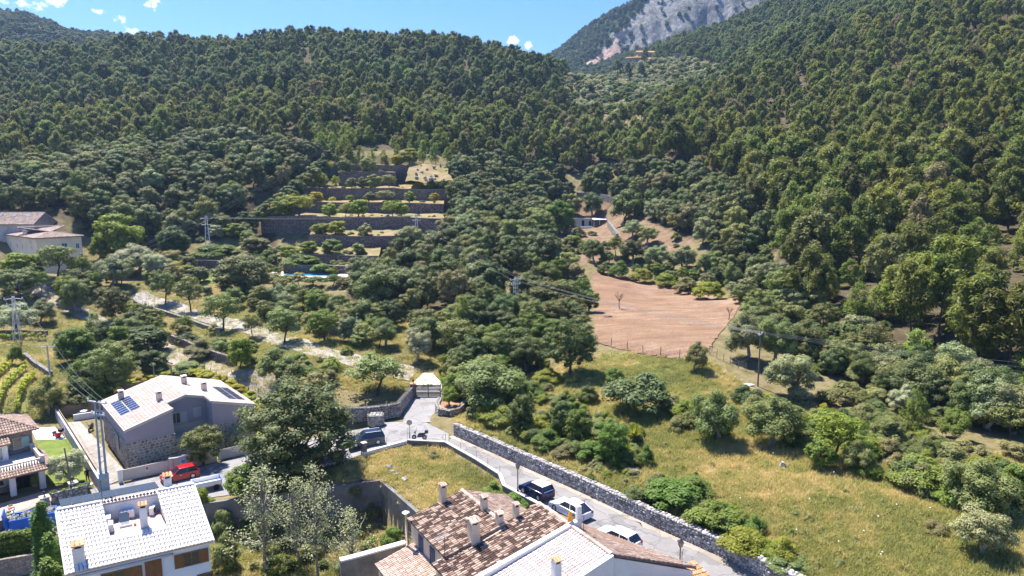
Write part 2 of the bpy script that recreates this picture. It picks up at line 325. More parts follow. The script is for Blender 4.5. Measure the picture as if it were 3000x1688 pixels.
def cliff_mat():
    m, nt, out = newmat('cliff'); g = nd(nt, 'ShaderNodeNewGeometry')
    mp = nd(nt, 'ShaderNodeMapping'); mp.inputs['Scale'].default_value = (1, 1, 0.22); lk(nt, g.outputs['Position'], mp.inputs['Vector'])
    n = noise(nt, 0.03, 9, 0.72, mp.outputs[0], 1.0); n2 = noise(nt, 0.16, 8, 0.75, mp.outputs[0])
    a = nd(nt, 'ShaderNodeVertexColor', layer_name='scree'); sp = nd(nt, 'ShaderNodeSeparateColor'); lk(nt, a.outputs[0], sp.inputs[0])
    rock = ramp(nt, mth(nt, 'ADD', mth(nt, 'MULTIPLY', n, 0.6), mth(nt, 'MULTIPLY', n2, 0.42)), [(0.4, (0.07, 0.068, 0.068)), (0.5, (0.22, 0.21, 0.2)), (0.6, (0.42, 0.4, 0.38))])
    sx = nd(nt, 'ShaderNodeSeparateXYZ'); lk(nt, g.outputs['Normal'], sx.inputs[0])
    veg = ramp(nt, mth(nt, 'ADD', sx.outputs[2], mth(nt, 'MULTIPLY', noise(nt, 0.05, 7, 0.7), 0.9)), [(0.95, (0, 0, 0)), (1.1, (1, 1, 1))])
    veg = mth(nt, 'MULTIPLY', veg, mth(nt, 'SUBTRACT', 1.0, mth(nt, 'MULTIPLY', sp.outputs[1], 0.8)))
    col = mixc(nt, veg, rock, ramp(nt, noise(nt, 0.12, 6), [(0.4, (0.035, 0.05, 0.022)), (0.65, (0.09, 0.1, 0.05))]))
    col = mixc(nt, sp.outputs[0], col, ramp(nt, noise(nt, 0.12, 7, 0.7), [(0.35, (0.38, 0.23, 0.17)), (0.6, (0.62, 0.44, 0.34))]))
    finish(nt, out, col, 0.95, 0.1, mth(nt, 'ADD', n, mth(nt, 'MULTIPLY', n2, 0.5)), 9.0)
cliff_mat()
foliage('pine', (0.05, 0.064, 0.016), (0.145, 0.165, 0.04), 0.3, 0.42, (0.1, 0.09, 0.04))
foliage('pine_far', (0.042, 0.06, 0.024), (0.112, 0.14, 0.056), 0.3, 0.42)  # bluer far copy of pine: distance haze put into the leaf colour
foliage('young_pine', (0.078, 0.105, 0.022), (0.15, 0.18, 0.05), 0.34, 0.22)
foliage('oak', (0.044, 0.058, 0.024), (0.115, 0.13, 0.066), 0.22, 0.3, (0.12, 0.115, 0.045))
foliage('oak_warm', (0.054, 0.062, 0.023), (0.135, 0.14, 0.06), 0.22, 0.2)
foliage('oak_deep', (0.035, 0.055, 0.02), (0.088, 0.115, 0.044), 0.22, 0.2)
foliage('olive', (0.085, 0.098, 0.056), (0.19, 0.205, 0.138), 0.22, 0.22)
foliage('olive_green', (0.08, 0.098, 0.038), (0.165, 0.185, 0.085), 0.25, 0.2)
foliage('silver', (0.15, 0.16, 0.12), (0.3, 0.31, 0.25), 0.2, 0.15)
foliage('leaf_green', (0.055, 0.085, 0.02), (0.13, 0.175, 0.045), 0.32, 0.2)
foliage('leaf_bright', (0.1, 0.125, 0.02), (0.19, 0.215, 0.05), 0.38, 0.15)
foliage('leaf_yellow', (0.17, 0.175, 0.02), (0.29, 0.27, 0.05), 0.35, 0.15)
foliage('scrub', (0.095, 0.098, 0.045), (0.2, 0.19, 0.1), 0.25, 0.25)
foliage('scrub_brown', (0.1, 0.075, 0.04), (0.2, 0.155, 0.09), 0.2, 0.2)
foliage('dry_rust', (0.2, 0.09, 0.04), (0.32, 0.15, 0.07), 0.2, 0.1)
foliage('grey_bush', (0.12, 0.108, 0.1), (0.21, 0.19, 0.175), 0.2, 0.1)
foliage('poplar', (0.12, 0.138, 0.08), (0.36, 0.38, 0.34), 0.3, 0.1)
foliage('vine', (0.17, 0.21, 0.025), (0.33, 0.36, 0.06), 0.38, 0.15)
foliage('hedge_dark', (0.035, 0.065, 0.012), (0.1, 0.15, 0.03), 0.25, 0.1)
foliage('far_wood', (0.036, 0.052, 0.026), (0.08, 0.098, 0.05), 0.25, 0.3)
simple('bark', (0.11, 0.085, 0.065), 0.95, 0.1, 0.3, 4, 0.03); simple('bark_grey', (0.26, 0.24, 0.21), 0.95, 0.1, 0.25, 4, 0.03)
simple('bare_wood', (0.2, 0.15, 0.115), 0.95, 0.1, 0.2, 4)
simple('stucco_white', (0.74, 0.725, 0.7), 0.9, 0.2, 0.06, 0.9, 0.01, dirt=(0.62, 0.59, 0.55)); simple('stucco_lavender_shade', (0.36, 0.315, 0.33), 0.9, 0.2, 0.05, 0.8, 0.01)  # lavender stucco: tone of the shaded house front put into the colour
simple('stucco_blue_shade', (0.66, 0.72, 0.78), 0.9, 0.2, 0.06, 0.9, 0.01, dirt=(0.58, 0.62, 0.66)); simple('stucco_cream', (0.62, 0.52, 0.38), 0.9, 0.2, 0.06, 0.9, 0.01, dirt=(0.5, 0.42, 0.33))  # blue stucco: bluish cast of the shaded front put into the colour
simple('stucco_pale', (0.56, 0.49, 0.41), 0.9, 0.2, 0.07, 0.6, 0.01, dirt=(0.5, 0.46, 0.4)); simple('stucco_grey', (0.45, 0.44, 0.43), 0.9, 0.2, 0.1, 0.9, 0.01, dirt=(0.3, 0.29, 0.28))
simple('concrete_old_and_shade', (0.2, 0.19, 0.18), 0.95, 0.15, 0.3, 0.7, 0.03, dirt=(0.1, 0.095, 0.09)); simple('concrete', (0.5, 0.48, 0.46), 0.9, 0.2, 0.12, 0.9, 0.02, dirt=(0.34, 0.32, 0.3))  # dark concrete also serves as painted shade on the garden wall
simple('paving_white', (0.76, 0.74, 0.72), 0.85, 0.25, 0.05, 0.8); simple('paving_red', (0.46, 0.31, 0.25), 0.85, 0.2, 0.15, 2)
simple('roof_terrace', (0.56, 0.40, 0.33), 0.85, 0.2, 0.22, 1.1, dirt=(0.4, 0.31, 0.27)); simple('roof_pan', (0.24, 0.16, 0.12), 0.95, 0.15, 0.3, 2)  # dark roof deck puts the shading between tiles into its colour
simple('roof_pan_pale', (0.5, 0.4, 0.35), 0.95, 0.15, 0.2, 2); simple('lawn', (0.14, 0.19, 0.035), 0.9, 0.15, 0.3, 1.4, 0.05, dirt=(0.21, 0.22, 0.06))
simple('lawn_dry', (0.25, 0.25, 0.07), 0.9, 0.15, 0.25, 0.8, 0.05, dirt=(0.36, 0.29, 0.14)); simple('terrace_soil', (0.26, 0.195, 0.1), 0.95, 0.1, 0.3, 0.3, 0.1, dirt=(0.15, 0.175, 0.045))
simple('red_soil', (0.39, 0.225, 0.135), 0.95, 0.1, 0.28, 0.5, 0.15, dirt=(0.28, 0.2, 0.11))
simple('metal_grey', (0.42, 0.43, 0.45), 0.45, 0.5, 0.08, 2, metal=0.6); simple('metal_pale', (0.62, 0.63, 0.65), 0.4, 0.5, 0.05, 2, metal=0.4); simple('metal_dark', (0.045, 0.045, 0.05), 0.5, 0.4, 0.1, 2)
simple('steel', (0.7, 0.7, 0.72), 0.2, 0.6, 0.04, 2, metal=1.0); simple('galv_blue', (0.24, 0.31, 0.37), 0.55, 0.4, 0.08, 2, metal=0.3)
simple('wood_brown', (0.2, 0.095, 0.04), 0.6, 0.3, 0.2, 3); simple('wood_dark', (0.05, 0.033, 0.025), 0.7, 0.3, 0.2, 3); simple('wood_post', (0.19, 0.145, 0.11), 0.95, 0.1, 0.25, 3)
simple('shutter_green', (0.3, 0.46, 0.4), 0.6, 0.3, 0.05, 3); simple('shutter_navy', (0.055, 0.085, 0.12), 0.6, 0.3, 0.08, 3); simple('shutter_grey', (0.44, 0.43, 0.41), 0.6, 0.3, 0.05, 3)
simple('shutter_teal', (0.045, 0.12, 0.13), 0.6, 0.3, 0.08, 3); simple('white_paint', (0.78, 0.78, 0.78), 0.5, 0.4, 0.03, 3); simple('plastic_white', (0.74, 0.73, 0.71), 0.5, 0.4, 0.04, 3)
simple('blue_paint', (0.01, 0.13, 0.55), 0.5, 0.4, 0.12, 3); simple('rubble', (0.36, 0.36, 0.33), 0.95, 0.1, 0.3, 5, 0.1); simple('black', (0.015, 0.015, 0.016), 0.6, 0.3, 0.1, 3); simple('dark_inside', (0.02, 0.019, 0.018), 0.8, 0.2, 0.1, 3)
simple('car_navy', (0.012, 0.02, 0.055), 0.18, 0.6, 0.03, 3); simple('car_blue', (0.006, 0.016, 0.075), 0.2, 0.6, 0.03, 3); simple('car_white', (0.74, 0.75, 0.78), 0.2, 0.6, 0.02, 3); simple('car_red', (0.4, 0.008, 0.015), 0.2, 0.6, 0.05, 3)
simple('car_silver', (0.42, 0.42, 0.43), 0.25, 0.6, 0.03, 3); simple('rubber', (0.02, 0.02, 0.02), 0.8, 0.2, 0.1, 3); simple('tail_red', (0.35, 0.01, 0.01), 0.3, 0.5, 0.02, 3); simple('plate_blue', (0.45, 0.62, 0.85), 0.4, 0.4, 0.02, 3)
simple('sign_blue', (0.03, 0.25, 0.6), 0.4, 0.4, 0.03, 3); simple('sign_red', (0.5, 0.02, 0.02), 0.4, 0.4, 0.03, 3); simple('orange', (0.75, 0.32, 0.02), 0.5, 0.4, 0.04, 3); simple('yellow_sign', (0.75, 0.5, 0.03), 0.5, 0.4, 0.04, 3)
simple('rock', (0.5, 0.47, 0.43), 0.95, 0.1, 0.2, 2, 0.05); simple('rock_dark', (0.27, 0.25, 0.23), 0.95, 0.1, 0.25, 2, 0.05); simple('wire', (0.14, 0.14, 0.145), 0.5, 0.4, 0.05, 1); simple('skin', (0.5, 0.3, 0.2), 0.6, 0.3, 0.03, 5)
simple('cloth_dark', (0.03, 0.03, 0.035), 0.9, 0.1, 0.2, 8); simple('red_plastic', (0.65, 0.02, 0.04), 0.5, 0.4, 0.04, 3); simple('terracotta', (0.5, 0.24, 0.13), 0.9, 0.2, 0.1, 3); simple('umber', (0.14, 0.1, 0.08), 0.9, 0.2, 0.2, 3)
simple('pool_water', (0.03, 0.3, 0.55), 0.08, 0.6, 0.1, 1); simple('mortar', (0.46, 0.41, 0.33), 0.95, 0.1, 0.1, 3); simple('joint_dark', (0.09, 0.08, 0.075), 0.95, 0.1, 0.2, 3); simple('fence_reed', (0.3, 0.22, 0.15), 0.95, 0.1, 0.25, 5)
simple('aerial_white', (0.66, 0.66, 0.66), 0.5, 0.3, 0.05, 3)
glass_mat('glass', (0.03, 0.04, 0.05)); glass_mat('car_glass', (0.015, 0.02, 0.035), 0.05); glass_mat('solar', (0.012, 0.017, 0.05), 0.22); glass_mat('solar_dark', (0.035, 0.045, 0.045), 0.25); glass_mat('glass_pale', (0.22, 0.25, 0.25), 0.1)
tile_mat('tile_mixed', [(0.1, (0.075, 0.048, 0.038)), (0.44, (0.14, 0.085, 0.062)), (0.56, (0.31, 0.2, 0.145)), (0.72, (0.5, 0.365, 0.265)), (0.95, (0.66, 0.535, 0.42))])
tile_mat('tile_light', [(0.05, (0.36, 0.25, 0.19)), (0.4, (0.55, 0.4, 0.31)), (0.9, (0.72, 0.58, 0.47))])
tile_mat('tile_white', [(0.05, (0.7, 0.63, 0.57)), (0.5, (0.78, 0.735, 0.69)), (0.9, (0.82, 0.79, 0.76))])
tile_mat('tile_pale', [(0.05, (0.56, 0.45, 0.39)), (0.5, (0.7, 0.6, 0.54)), (0.9, (0.78, 0.71, 0.66))])
tile_mat('tile_brown', [(0.05, (0.22, 0.15, 0.115)), (0.4, (0.37, 0.26, 0.2)), (0.7, (0.48, 0.35, 0.27)), (0.95, (0.6, 0.47, 0.38))])
tile_mat('tile_pink', [(0.05, (0.56, 0.39, 0.31)), (0.5, (0.7, 0.53, 0.44)), (0.9, (0.78, 0.66, 0.58))])
tile_mat('tile_orange', [(0.05, (0.45, 0.22, 0.1)), (0.5, (0.6, 0.34, 0.17)), (0.9, (0.72, 0.5, 0.3))])
tile_mat('tile_old', [(0.05, (0.3, 0.21, 0.165)), (0.5, (0.46, 0.35, 0.285)), (0.9, (0.58, 0.48, 0.41))])
simple('stucco_farm', (0.74, 0.63, 0.47), 0.9, 0.2, 0.07, 0.6, 0.01, dirt=(0.6, 0.5, 0.38))
stone_mat('stone_terrace', (0.18, 0.14, 0.12), (0.36, 0.29, 0.25), (0.045, 0.04, 0.037), 2.0)
stone_mat('stone_dry', (0.27, 0.25, 0.22), (0.46, 0.42, 0.37), (0.08, 0.075, 0.065), 2.6)
stone_mat('stone_farm', (0.36, 0.3, 0.24), (0.52, 0.44, 0.36), (0.3, 0.26, 0.21), 2.4)
stone_mat('stone_villa', (0.27, 0.22, 0.19), (0.42, 0.36, 0.3), (0.2, 0.17, 0.14), 3.6, 0.04)
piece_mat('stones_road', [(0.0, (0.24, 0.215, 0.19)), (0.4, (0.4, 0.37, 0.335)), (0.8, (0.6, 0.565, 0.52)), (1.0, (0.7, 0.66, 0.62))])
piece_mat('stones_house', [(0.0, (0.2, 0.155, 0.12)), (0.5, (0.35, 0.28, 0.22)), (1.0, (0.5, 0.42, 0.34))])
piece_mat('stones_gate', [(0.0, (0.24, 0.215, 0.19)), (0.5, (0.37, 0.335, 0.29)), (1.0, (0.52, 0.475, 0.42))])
M = MATS

# ------------------------------------------------------------------ mesh helpers
V3 = lambda p: np.array(p, float)
class MB:
    """collects faces for one mesh"""
    def __init__(s): s.v = []; s.f = []; s.m = []
    def add(s, verts, faces, mi=0):
        b = len(s.v); s.v.extend([tuple(map(float, p)) for p in verts]); s.f.extend([tuple(i + b for i in f) for f in faces]); s.m.extend([mi] * len(faces)); return s
    def poly(s, pts, mi=0): return s.add(pts, [tuple(range(len(pts)))], mi)
    def hexa(s, p, mi=0):
        return s.add(p, [(3, 2, 1, 0), (4, 5, 6, 7), (0, 1, 5, 4), (1, 2, 6, 5), (2, 3, 7, 6), (3, 0, 4, 7)], mi)
    def box(s, c, d, rz=0.0, mi=0, taper=1.0):
        ca, sa = math.cos(rz), math.sin(rz); P = []
        for k, z in ((1.0, -d[2] / 2), (taper, d[2] / 2)):
            for sx, sy in ((-1, -1), (1, -1), (1, 1), (-1, 1)):
                x, y = sx * d[0] / 2 * k, sy * d[1] / 2 * k; P.append((c[0] + x * ca - y * sa, c[1] + x * sa + y * ca, c[2] + z))
        return s.hexa(P, mi)
    def prism(s, pts, vec, mi=0):
        n = len(pts); q = [V3(p) + V3(vec) for p in pts]
        return s.add(list(pts) + q, [tuple(range(n))[::-1], tuple(range(n, 2 * n))] + [(i, (i + 1) % n, n + (i + 1) % n, n + i) for i in range(n)], mi)
    def tube(s, path, r, n=6, mi=0, cap=True):
        P = [V3(p) for p in path]; rr = r if hasattr(r, '__len__') else [r] * len(P); rings = []
        for i, p in enumerate(P):
            t = P[min(i + 1, len(P) - 1)] - P[max(i - 1, 0)]; t = t / (np.linalg.norm(t) + 1e-9)
            a = np.cross(t, (0, 0, 1)) if abs(t[2]) < 0.9 else np.cross(t, (1, 0, 0)); a = a / np.linalg.norm(a); b = np.cross(t, a)
            rings.append([p + rr[i] * (a * math.cos(2 * math.pi * k / n) + b * math.sin(2 * math.pi * k / n)) for k in range(n)])
        v = [q for rg in rings for q in rg]; f = []
        for i in range(len(P) - 1):
            for k in range(n): f.append((i * n + k, i * n + (k + 1) % n, (i + 1) * n + (k + 1) % n, (i + 1) * n + k))
        if cap: f += [tuple(range(n))[::-1], tuple(range((len(P) - 1) * n, len(P) * n))]
        return s.add(v, f, mi)
    def lathe(s, c, prof, n=10, mi=0):
        v = []; f = []
        for r, z in prof: v += [(c[0] + r * math.cos(2 * math.pi * k / n), c[1] + r * math.sin(2 * math.pi * k / n), c[2] + z) for k in range(n)]
        for i in range(len(prof) - 1):
            for k in range(n): f.append((i * n + k, i * n + (k + 1) % n, (i + 1) * n + (k + 1) % n, (i + 1) * n + k))
        f += [tuple(range(n))[::-1], tuple(range((len(prof) - 1) * n, len(prof) * n))]; return s.add(v, f, mi)
    def blob(s, c, r, seed=0, amp=0.25, n=1, mi=0):
        bm = bmesh.new(); bmesh.ops.create_icosphere(bm, subdivisions=n, radius=1.0); rg = random.Random(seed)
        r = r if hasattr(r, '__len__') else (r, r, r); v = []
        for q in bm.verts: k = 1 + rg.uniform(-amp, amp); v.append((c[0] + q.co.x * r[0] * k, c[1] + q.co.y * r[1] * k, c[2] + q.co.z * r[2] * k))
        s.add(v, [tuple(w.index for w in q.verts) for q in bm.faces], mi); bm.free(); return s
    def mesh(s, name, mats, smooth=False):
        me = bpy.data.meshes.new(name); me.from_pydata(s.v, [], s.f)
        for m in (mats if isinstance(mats, (list, tuple)) else [mats]): me.materials.append(M[m] if isinstance(m, str) else m)
        if isinstance(mats, (list, tuple)) and len(mats) > 1: me.polygons.foreach_set('material_index', s.m)
        if smooth: me.polygons.foreach_set('use_smooth', [True] * len(me.polygons))
        me.update(); return me
    def build(s, name, mats, parent=None, kind=None, smooth=False, **tags):
        off = origin(parent)
        if parent is not None: s.v = [(p[0] - off[0], p[1] - off[1], p[2] - off[2]) for p in s.v]
        o = link(name, s.mesh(name, mats, smooth), parent)
        if kind: o['kind'] = kind
        for k, v in tags.items():
            if v: o[k] = v
        return o
def origin(o):
    p = np.zeros(3)
    while o is not None: p += np.array(o.location); o = o.parent
    return p
def link(name, data, parent=None):
    o = bpy.data.objects.new(name, data); COL.objects.link(o)
    if parent is not None: o.parent = parent
    return o
def thing(name, label, cat, loc=(0, 0, 0), group=None):
    o = link(name, None); o.location = tuple(map(float, loc)); o['label'] = label; o['category'] = cat; o.empty_display_size = 0.2
    if group: o['group'] = group
    return o
def tag(o, label, cat, group=None):
    o['label'] = label; o['category'] = cat
    if group: o['group'] = group
    return o
def copy_tree(o, parent=None):
    c = o.copy(); COL.objects.link(c)
    if parent is not None: c.parent = parent
    for ch in o.children: copy_tree(ch, c)
    return c
def np_mesh(name, V, Fq, mat=None, smooth=False):
    """mesh from numpy arrays of vertices and quads/tris"""
    me = bpy.data.meshes.new(name); k = Fq.shape[1]
    me.vertices.add(len(V)); me.vertices.foreach_set('co', np.asarray(V, np.float32).ravel())
    me.loops.add(Fq.size); me.loops.foreach_set('vertex_index', Fq.astype(np.int32).ravel())
    me.polygons.add(len(Fq)); me.polygons.foreach_set('loop_start', np.arange(0, Fq.size, k, dtype=np.int32)); me.polygons.foreach_set('loop_total', np.full(len(Fq), k, np.int32))
    if smooth: me.polygons.foreach_set('use_smooth', np.ones(len(Fq), bool))
    if mat: me.materials.append(M[mat])
    me.update(calc_edges=True); return me
def grid_faces(nr, nc):
    i = np.arange(nr - 1)[:, None] * nc + np.arange(nc - 1)[None, :]; i = i.ravel(); return np.stack([i, i + 1, i + nc + 1, i + nc], 1)
def resample(P, n):
    P = np.array(P, float); d = np.concatenate([[0], np.cumsum(np.linalg.norm(np.diff(P, axis=0), axis=1))]); t = np.linspace(0, d[-1], n)
    return np.stack([np.interp(t, d, P[:, k]) for k in range(P.shape[1])], 1)
def patch(name, A, B, n, m, mat, off=0.08, wob=0.0, kind='structure', zfun=None, px=True):
    """sheet draped on the ground between two edges given in pixels (or world xy)"""
    if px: A = [G(*p)[:2] for p in A]; B = [G(*p)[:2] for p in B]
    A = resample(np.array(A)[:, :2], n); B = resample(np.array(B)[:, :2], n); t = np.linspace(0, 1, m)[:, None, None]
    P = A[None] * (1 - t) + B[None] * t
    if wob: P = P + rng.normal(0, wob, P.shape) * ((t == 0) | (t == 1))
    x, y = P[..., 0].ravel(), P[..., 1].ravel(); z = (hz(x, y) if zfun is None else zfun(x, y)) + off
    o = link(name, np_mesh(name, np.stack([x, y, z], 1), grid_faces(m, n), mat, True)); o['kind'] = kind; return o
def strip(name, P, width, mat, off=0.09, px=True, n=80, wob=0.12, zfun=None, kind='structure'):
    if px: P = [G(*p)[:2] for p in P]
    C = resample(np.array(P)[:, :2], n); T = np.gradient(C, axis=0); T /= np.linalg.norm(T, axis=1)[:, None]; N = np.stack([-T[:, 1], T[:, 0]], 1)
    w = resample([(a,) for a in width], n)[:, 0] if hasattr(width, '__len__') else np.full(n, width)
    k = np.linspace(-0.5, 0.5, 6); X = C[:, None, :] + N[:, None, :] * (w[:, None] * k[None, :])[..., None]
    X[:, 0] += rng.normal(0, wob, (n, 2)); X[:, -1] += rng.normal(0, wob, (n, 2)); x, y = X[..., 0].ravel(), X[..., 1].ravel()
    z = (hz(x, y) if zfun is None else zfun(x, y)) + off
    o = link(name, np_mesh(name, np.stack([x, y, z], 1), grid_faces(n, 6), mat, True)); o['kind'] = kind; return o

# ------------------------------------------------------------------ value noise for rock
def vnoise(x, y, seed=0):
    tab = np.random.default_rng(seed).random((256, 256)); xi = np.floor(x).astype(int); yi = np.floor(y).astype(int); fx = x - xi; fy = y - yi
    fx = fx * fx * (3 - 2 * fx); fy = fy * fy * (3 - 2 * fy); g = lambda a, b: tab[a % 256, b % 256]
    return (g(xi, yi) * (1 - fx) + g(xi + 1, yi) * fx) * (1 - fy) + (g(xi, yi + 1) * (1 - fx) + g(xi + 1, yi + 1) * fx) * fy
def fbm(x, y, o=5, seed=0):
    return sum(vnoise(x * 2 ** k, y * 2 ** k, seed + k) * 0.5 ** k for k in range(o)) / 2 + 0.0

# ------------------------------------------------------------------ ground zones (polygons of ground seen in the picture, 2575 px wide)
MEADOW = [(1128,1052),(1180,1040),(1340,940),(1500,890),(1640,880),(1800,915),(1890,985),(1960,1040),(2150,1080),(2575,1180),(4200,1500),(4200,2300),(2100,2300),(1960,1460),(1640,1275),(1420,1170)]
PINE_LINE = [(-2500,440),(0,440),(120,425),(270,398),(420,378),(560,368),(700,372),(790,392),(840,405),(880,385),(1000,375),(1130,388),(1170,415),(1260,425),(1420,440),(1600,425),(1760,440),(1880,500),(1930,580),(1960,660),(2010,760),(2120,850),(2230,930),(2300,965),(2450,985),(2575,1000),(5000,1100)]
OAK1 = [(-600,430),(0,437),(120,424),(270,398),(420,378),(560,368),(700,372),(790,392),(835,408),(820,440),(770,470),(745,520),(700,545),(690,590),(560,600),(480,612),(470,650),(400,640),(330,600),(200,590),(205,560),(110,545),(0,530),(-600,560)]
OAK2 = [(1155,425),(1260,425),(1420,440),(1440,500),(1445,560),(1380,575),(1385,620),(1400,650),(1360,690),(1330,705),(1210,690),(950,668),(945,640),(985,610),(1080,575),(1145,520),(1125,470)]
OAK3 = [(870,735),(960,705),(1190,695),(1240,715),(1235,765),(1150,815),(1010,815),(880,785)]
OAK4 = [(1440,470),(1520,455),(1600,435),(1760,440),(1880,500),(1930,580),(1950,660),(1990,760),(1900,750),(1820,690),(1760,610),(1660,570),(1560,520),(1480,500)]
OLIVES = [(1375,225),(1440,190),(1480,175),(1590,165),(1700,150),(1800,170),(1845,190),(1810,225),(1730,250),(1650,290),(1570,318),(1480,322),(1420,290)]
SOIL = [(1370,570),(1420,560),(1450,500),(1530,480),(1700,560),(1760,600),(1700,640),(1560,620),(1500,660),(1380,660)]
SOIL2 = [(1195,790),(1260,750),(1310,770),(1300,810),(1240,825)]
def kp(P): return [(a * K, b * K) for a, b in P]
MEADOW, OAK1, OAK2, OAK3, OAK4, OLIVES, SOIL, SOIL2 = map(kp, (MEADOW, OAK1, OAK2, OAK3, OAK4, OLIVES, SOIL, SOIL2)); PINE_LINE = kp(PINE_LINE)
_pl = np.array(PINE_LINE)
_px, _py = proj(_XX, _YY, _ZZ); _near = _YY < 40
_px = np.where(_near, -9999, _px); _py = np.where(_near, 2500, _py)
zone = np.zeros(_XX.shape + (4,), np.float32); zone[..., 3] = 1
zone[..., 0] = inpoly(_px, _py, MEADOW) | (_near & (_XX > 12))
zone[..., 1] = (inpoly(_px, _py, SOIL) | inpoly(_px, _py, SOIL2)) * 0.9
pine_m = (_py < np.interp(_px, _pl[:, 0], _pl[:, 1])) & ~_near
zone[..., 2] = (pine_m & ~inpoly(_px, _py, OLIVES)) | inpoly(_px, _py, OAK1) | inpoly(_px, _py, OAK2) | inpoly(_px, _py, OAK3) | inpoly(_px, _py, OAK4)
def build_terrain():
    ter = np.array([(p[0], p[1]) for p in TERR]); z = _ZZ.copy()
    m = inpoly(_XX, _YY, TERR); z = np.where(m, z - 4.5, z)              # the terraces stand in this hollow
    me = np_mesh('ground', np.stack([_XX, _YY, z], -1).reshape(-1, 3), grid_faces(*_XX.shape), 'ground', True)
    ca = me.color_attributes.new('zone', 'FLOAT_COLOR', 'POINT'); ca.data.foreach_set('color', zone.ravel())
    o = link('ground', me); o['kind'] = 'structure'
build_terrain()
def sheet_from_px(name, cols, prof, mat, amp, seed, scree=None, fold=None):
    """a hillside: for each picture column a profile of (y pixel, depth), roughened"""
    n = len(cols); rows = []
    for px in cols: rows.append([PY(px, np.interp(px, q[0], q[1]), np.interp(px, q[0], q[2])) for q in prof])
    P = np.array(rows).transpose(1, 0, 2)                                # profile x column x 3
    m = 90; t = np.linspace(0, len(prof) - 1, m); i = np.clip(t.astype(int), 0, len(prof) - 2); f = (t - i)[:, None, None]
    Q = P[i] * (1 - f) + P[i + 1] * f
    a, b = np.meshgrid(np.arange(n) / n, np.arange(m) / m)
    d = fbm(Q[..., 0] / 60, Q[..., 2] / 110, 6, seed) - 0.5; rib = np.abs(fbm(Q[..., 0] / 34, Q[..., 2] / 160, 4, seed + 9) - 0.5)
    st = np.clip((np.gradient(Q[..., 2], axis=0) / (np.abs(np.gradient(Q[..., 1], axis=0)) + 0.5)) / 2.2, 0.12, 1)
    Q[..., 1] += amp * st * (d * 1.6 + rib * 1.4); Q[..., 2] += amp * 0.22 * d
    me = np_mesh(name, Q.reshape(-1, 3), grid_faces(m, n), mat, False)
    if scree is not None:
        px, py = proj(Q[..., 0], Q[..., 1], Q[..., 2]); c = np.zeros((m, n, 4), np.float32); c[..., 0] = inpoly(px, py, scree); c[..., 1] = inpoly(px, py, CLIFF); c[..., 3] = 1
        ca = me.color_attributes.new('scree', 'FLOAT_COLOR', 'POINT'); ca.data.foreach_set('color', c.ravel())
    o = link(name, me); o['kind'] = 'structure'; return o, Q
_mx = [1480,1560,1600,1640,1690,1730,1765,1800,1850,1900,2000,2100,2200,2350,2600,2900]
SCREE = [(1832,84),(1826,112),(1808,128),(1820,152),(1790,178),(1735,206),(1690,200),(1742,172),(1790,132),(1812,100),(1822,82)]
CLIFF = [(1800,150),(1812,118),(1838,70),(1880,22),(1930,-20),(2400,-260),(2500,60),(2200,80),(2040,112),(1920,128),(1850,152)]
mount, MQ = sheet_from_px('mountain', np.linspace(1480, 2900, 330), [
    (_mx, [260,262,262,260,256,250,245,240,235,230,220,210,200,190,180,170], [700]*16),
    (_mx, [215,214,212,210,205,200,195,182,165,148,128,112,92,70,50,40], [1020]*6 + [1050]*10),
    (_mx, [196,194,190,182,160,135,112,100,88,72,40,14,-6,-30,-60,-90], [1220,1220,1200,1160,1130,1110,1100] + [1085]*9),
    (_mx, [184,180,172,148,108,80,55,36,14,-8,-50,-95,-140,-190,-240,-280], [1400,1400,1360,1290,1230,1190,1160] + [1140]*9),
    (_mx, [190,188,182,160,124,98,76,60,42,22,-20,-66,-110,-160,-210,-250], [1900]*16)], 'cliff', 46, 3, SCREE)
hill, HQ = sheet_from_px('far_hill', np.linspace(-1300, 560, 120), [
    ([-1300,560], [260,260], [640,640]),
    ([-1300,-400,0,100,200,330,450,560], [60,60,75,95,120,130,150,170], [800]*8),
    ([-1300,-400,0,60,100,160,200,330,450,560], [-30,5,38,46,56,78,97,107,128,150], [930]*10),
    ([-1300,560], [140,200], [1300,1300])], 'ground', 14, 21)
ca = hill.data.color_attributes.new('zone', 'FLOAT_COLOR', 'POINT'); ca.data.foreach_set('color', np.tile(np.array([0, 0, 1, 1], np.float32), len(hill.data.vertices)))

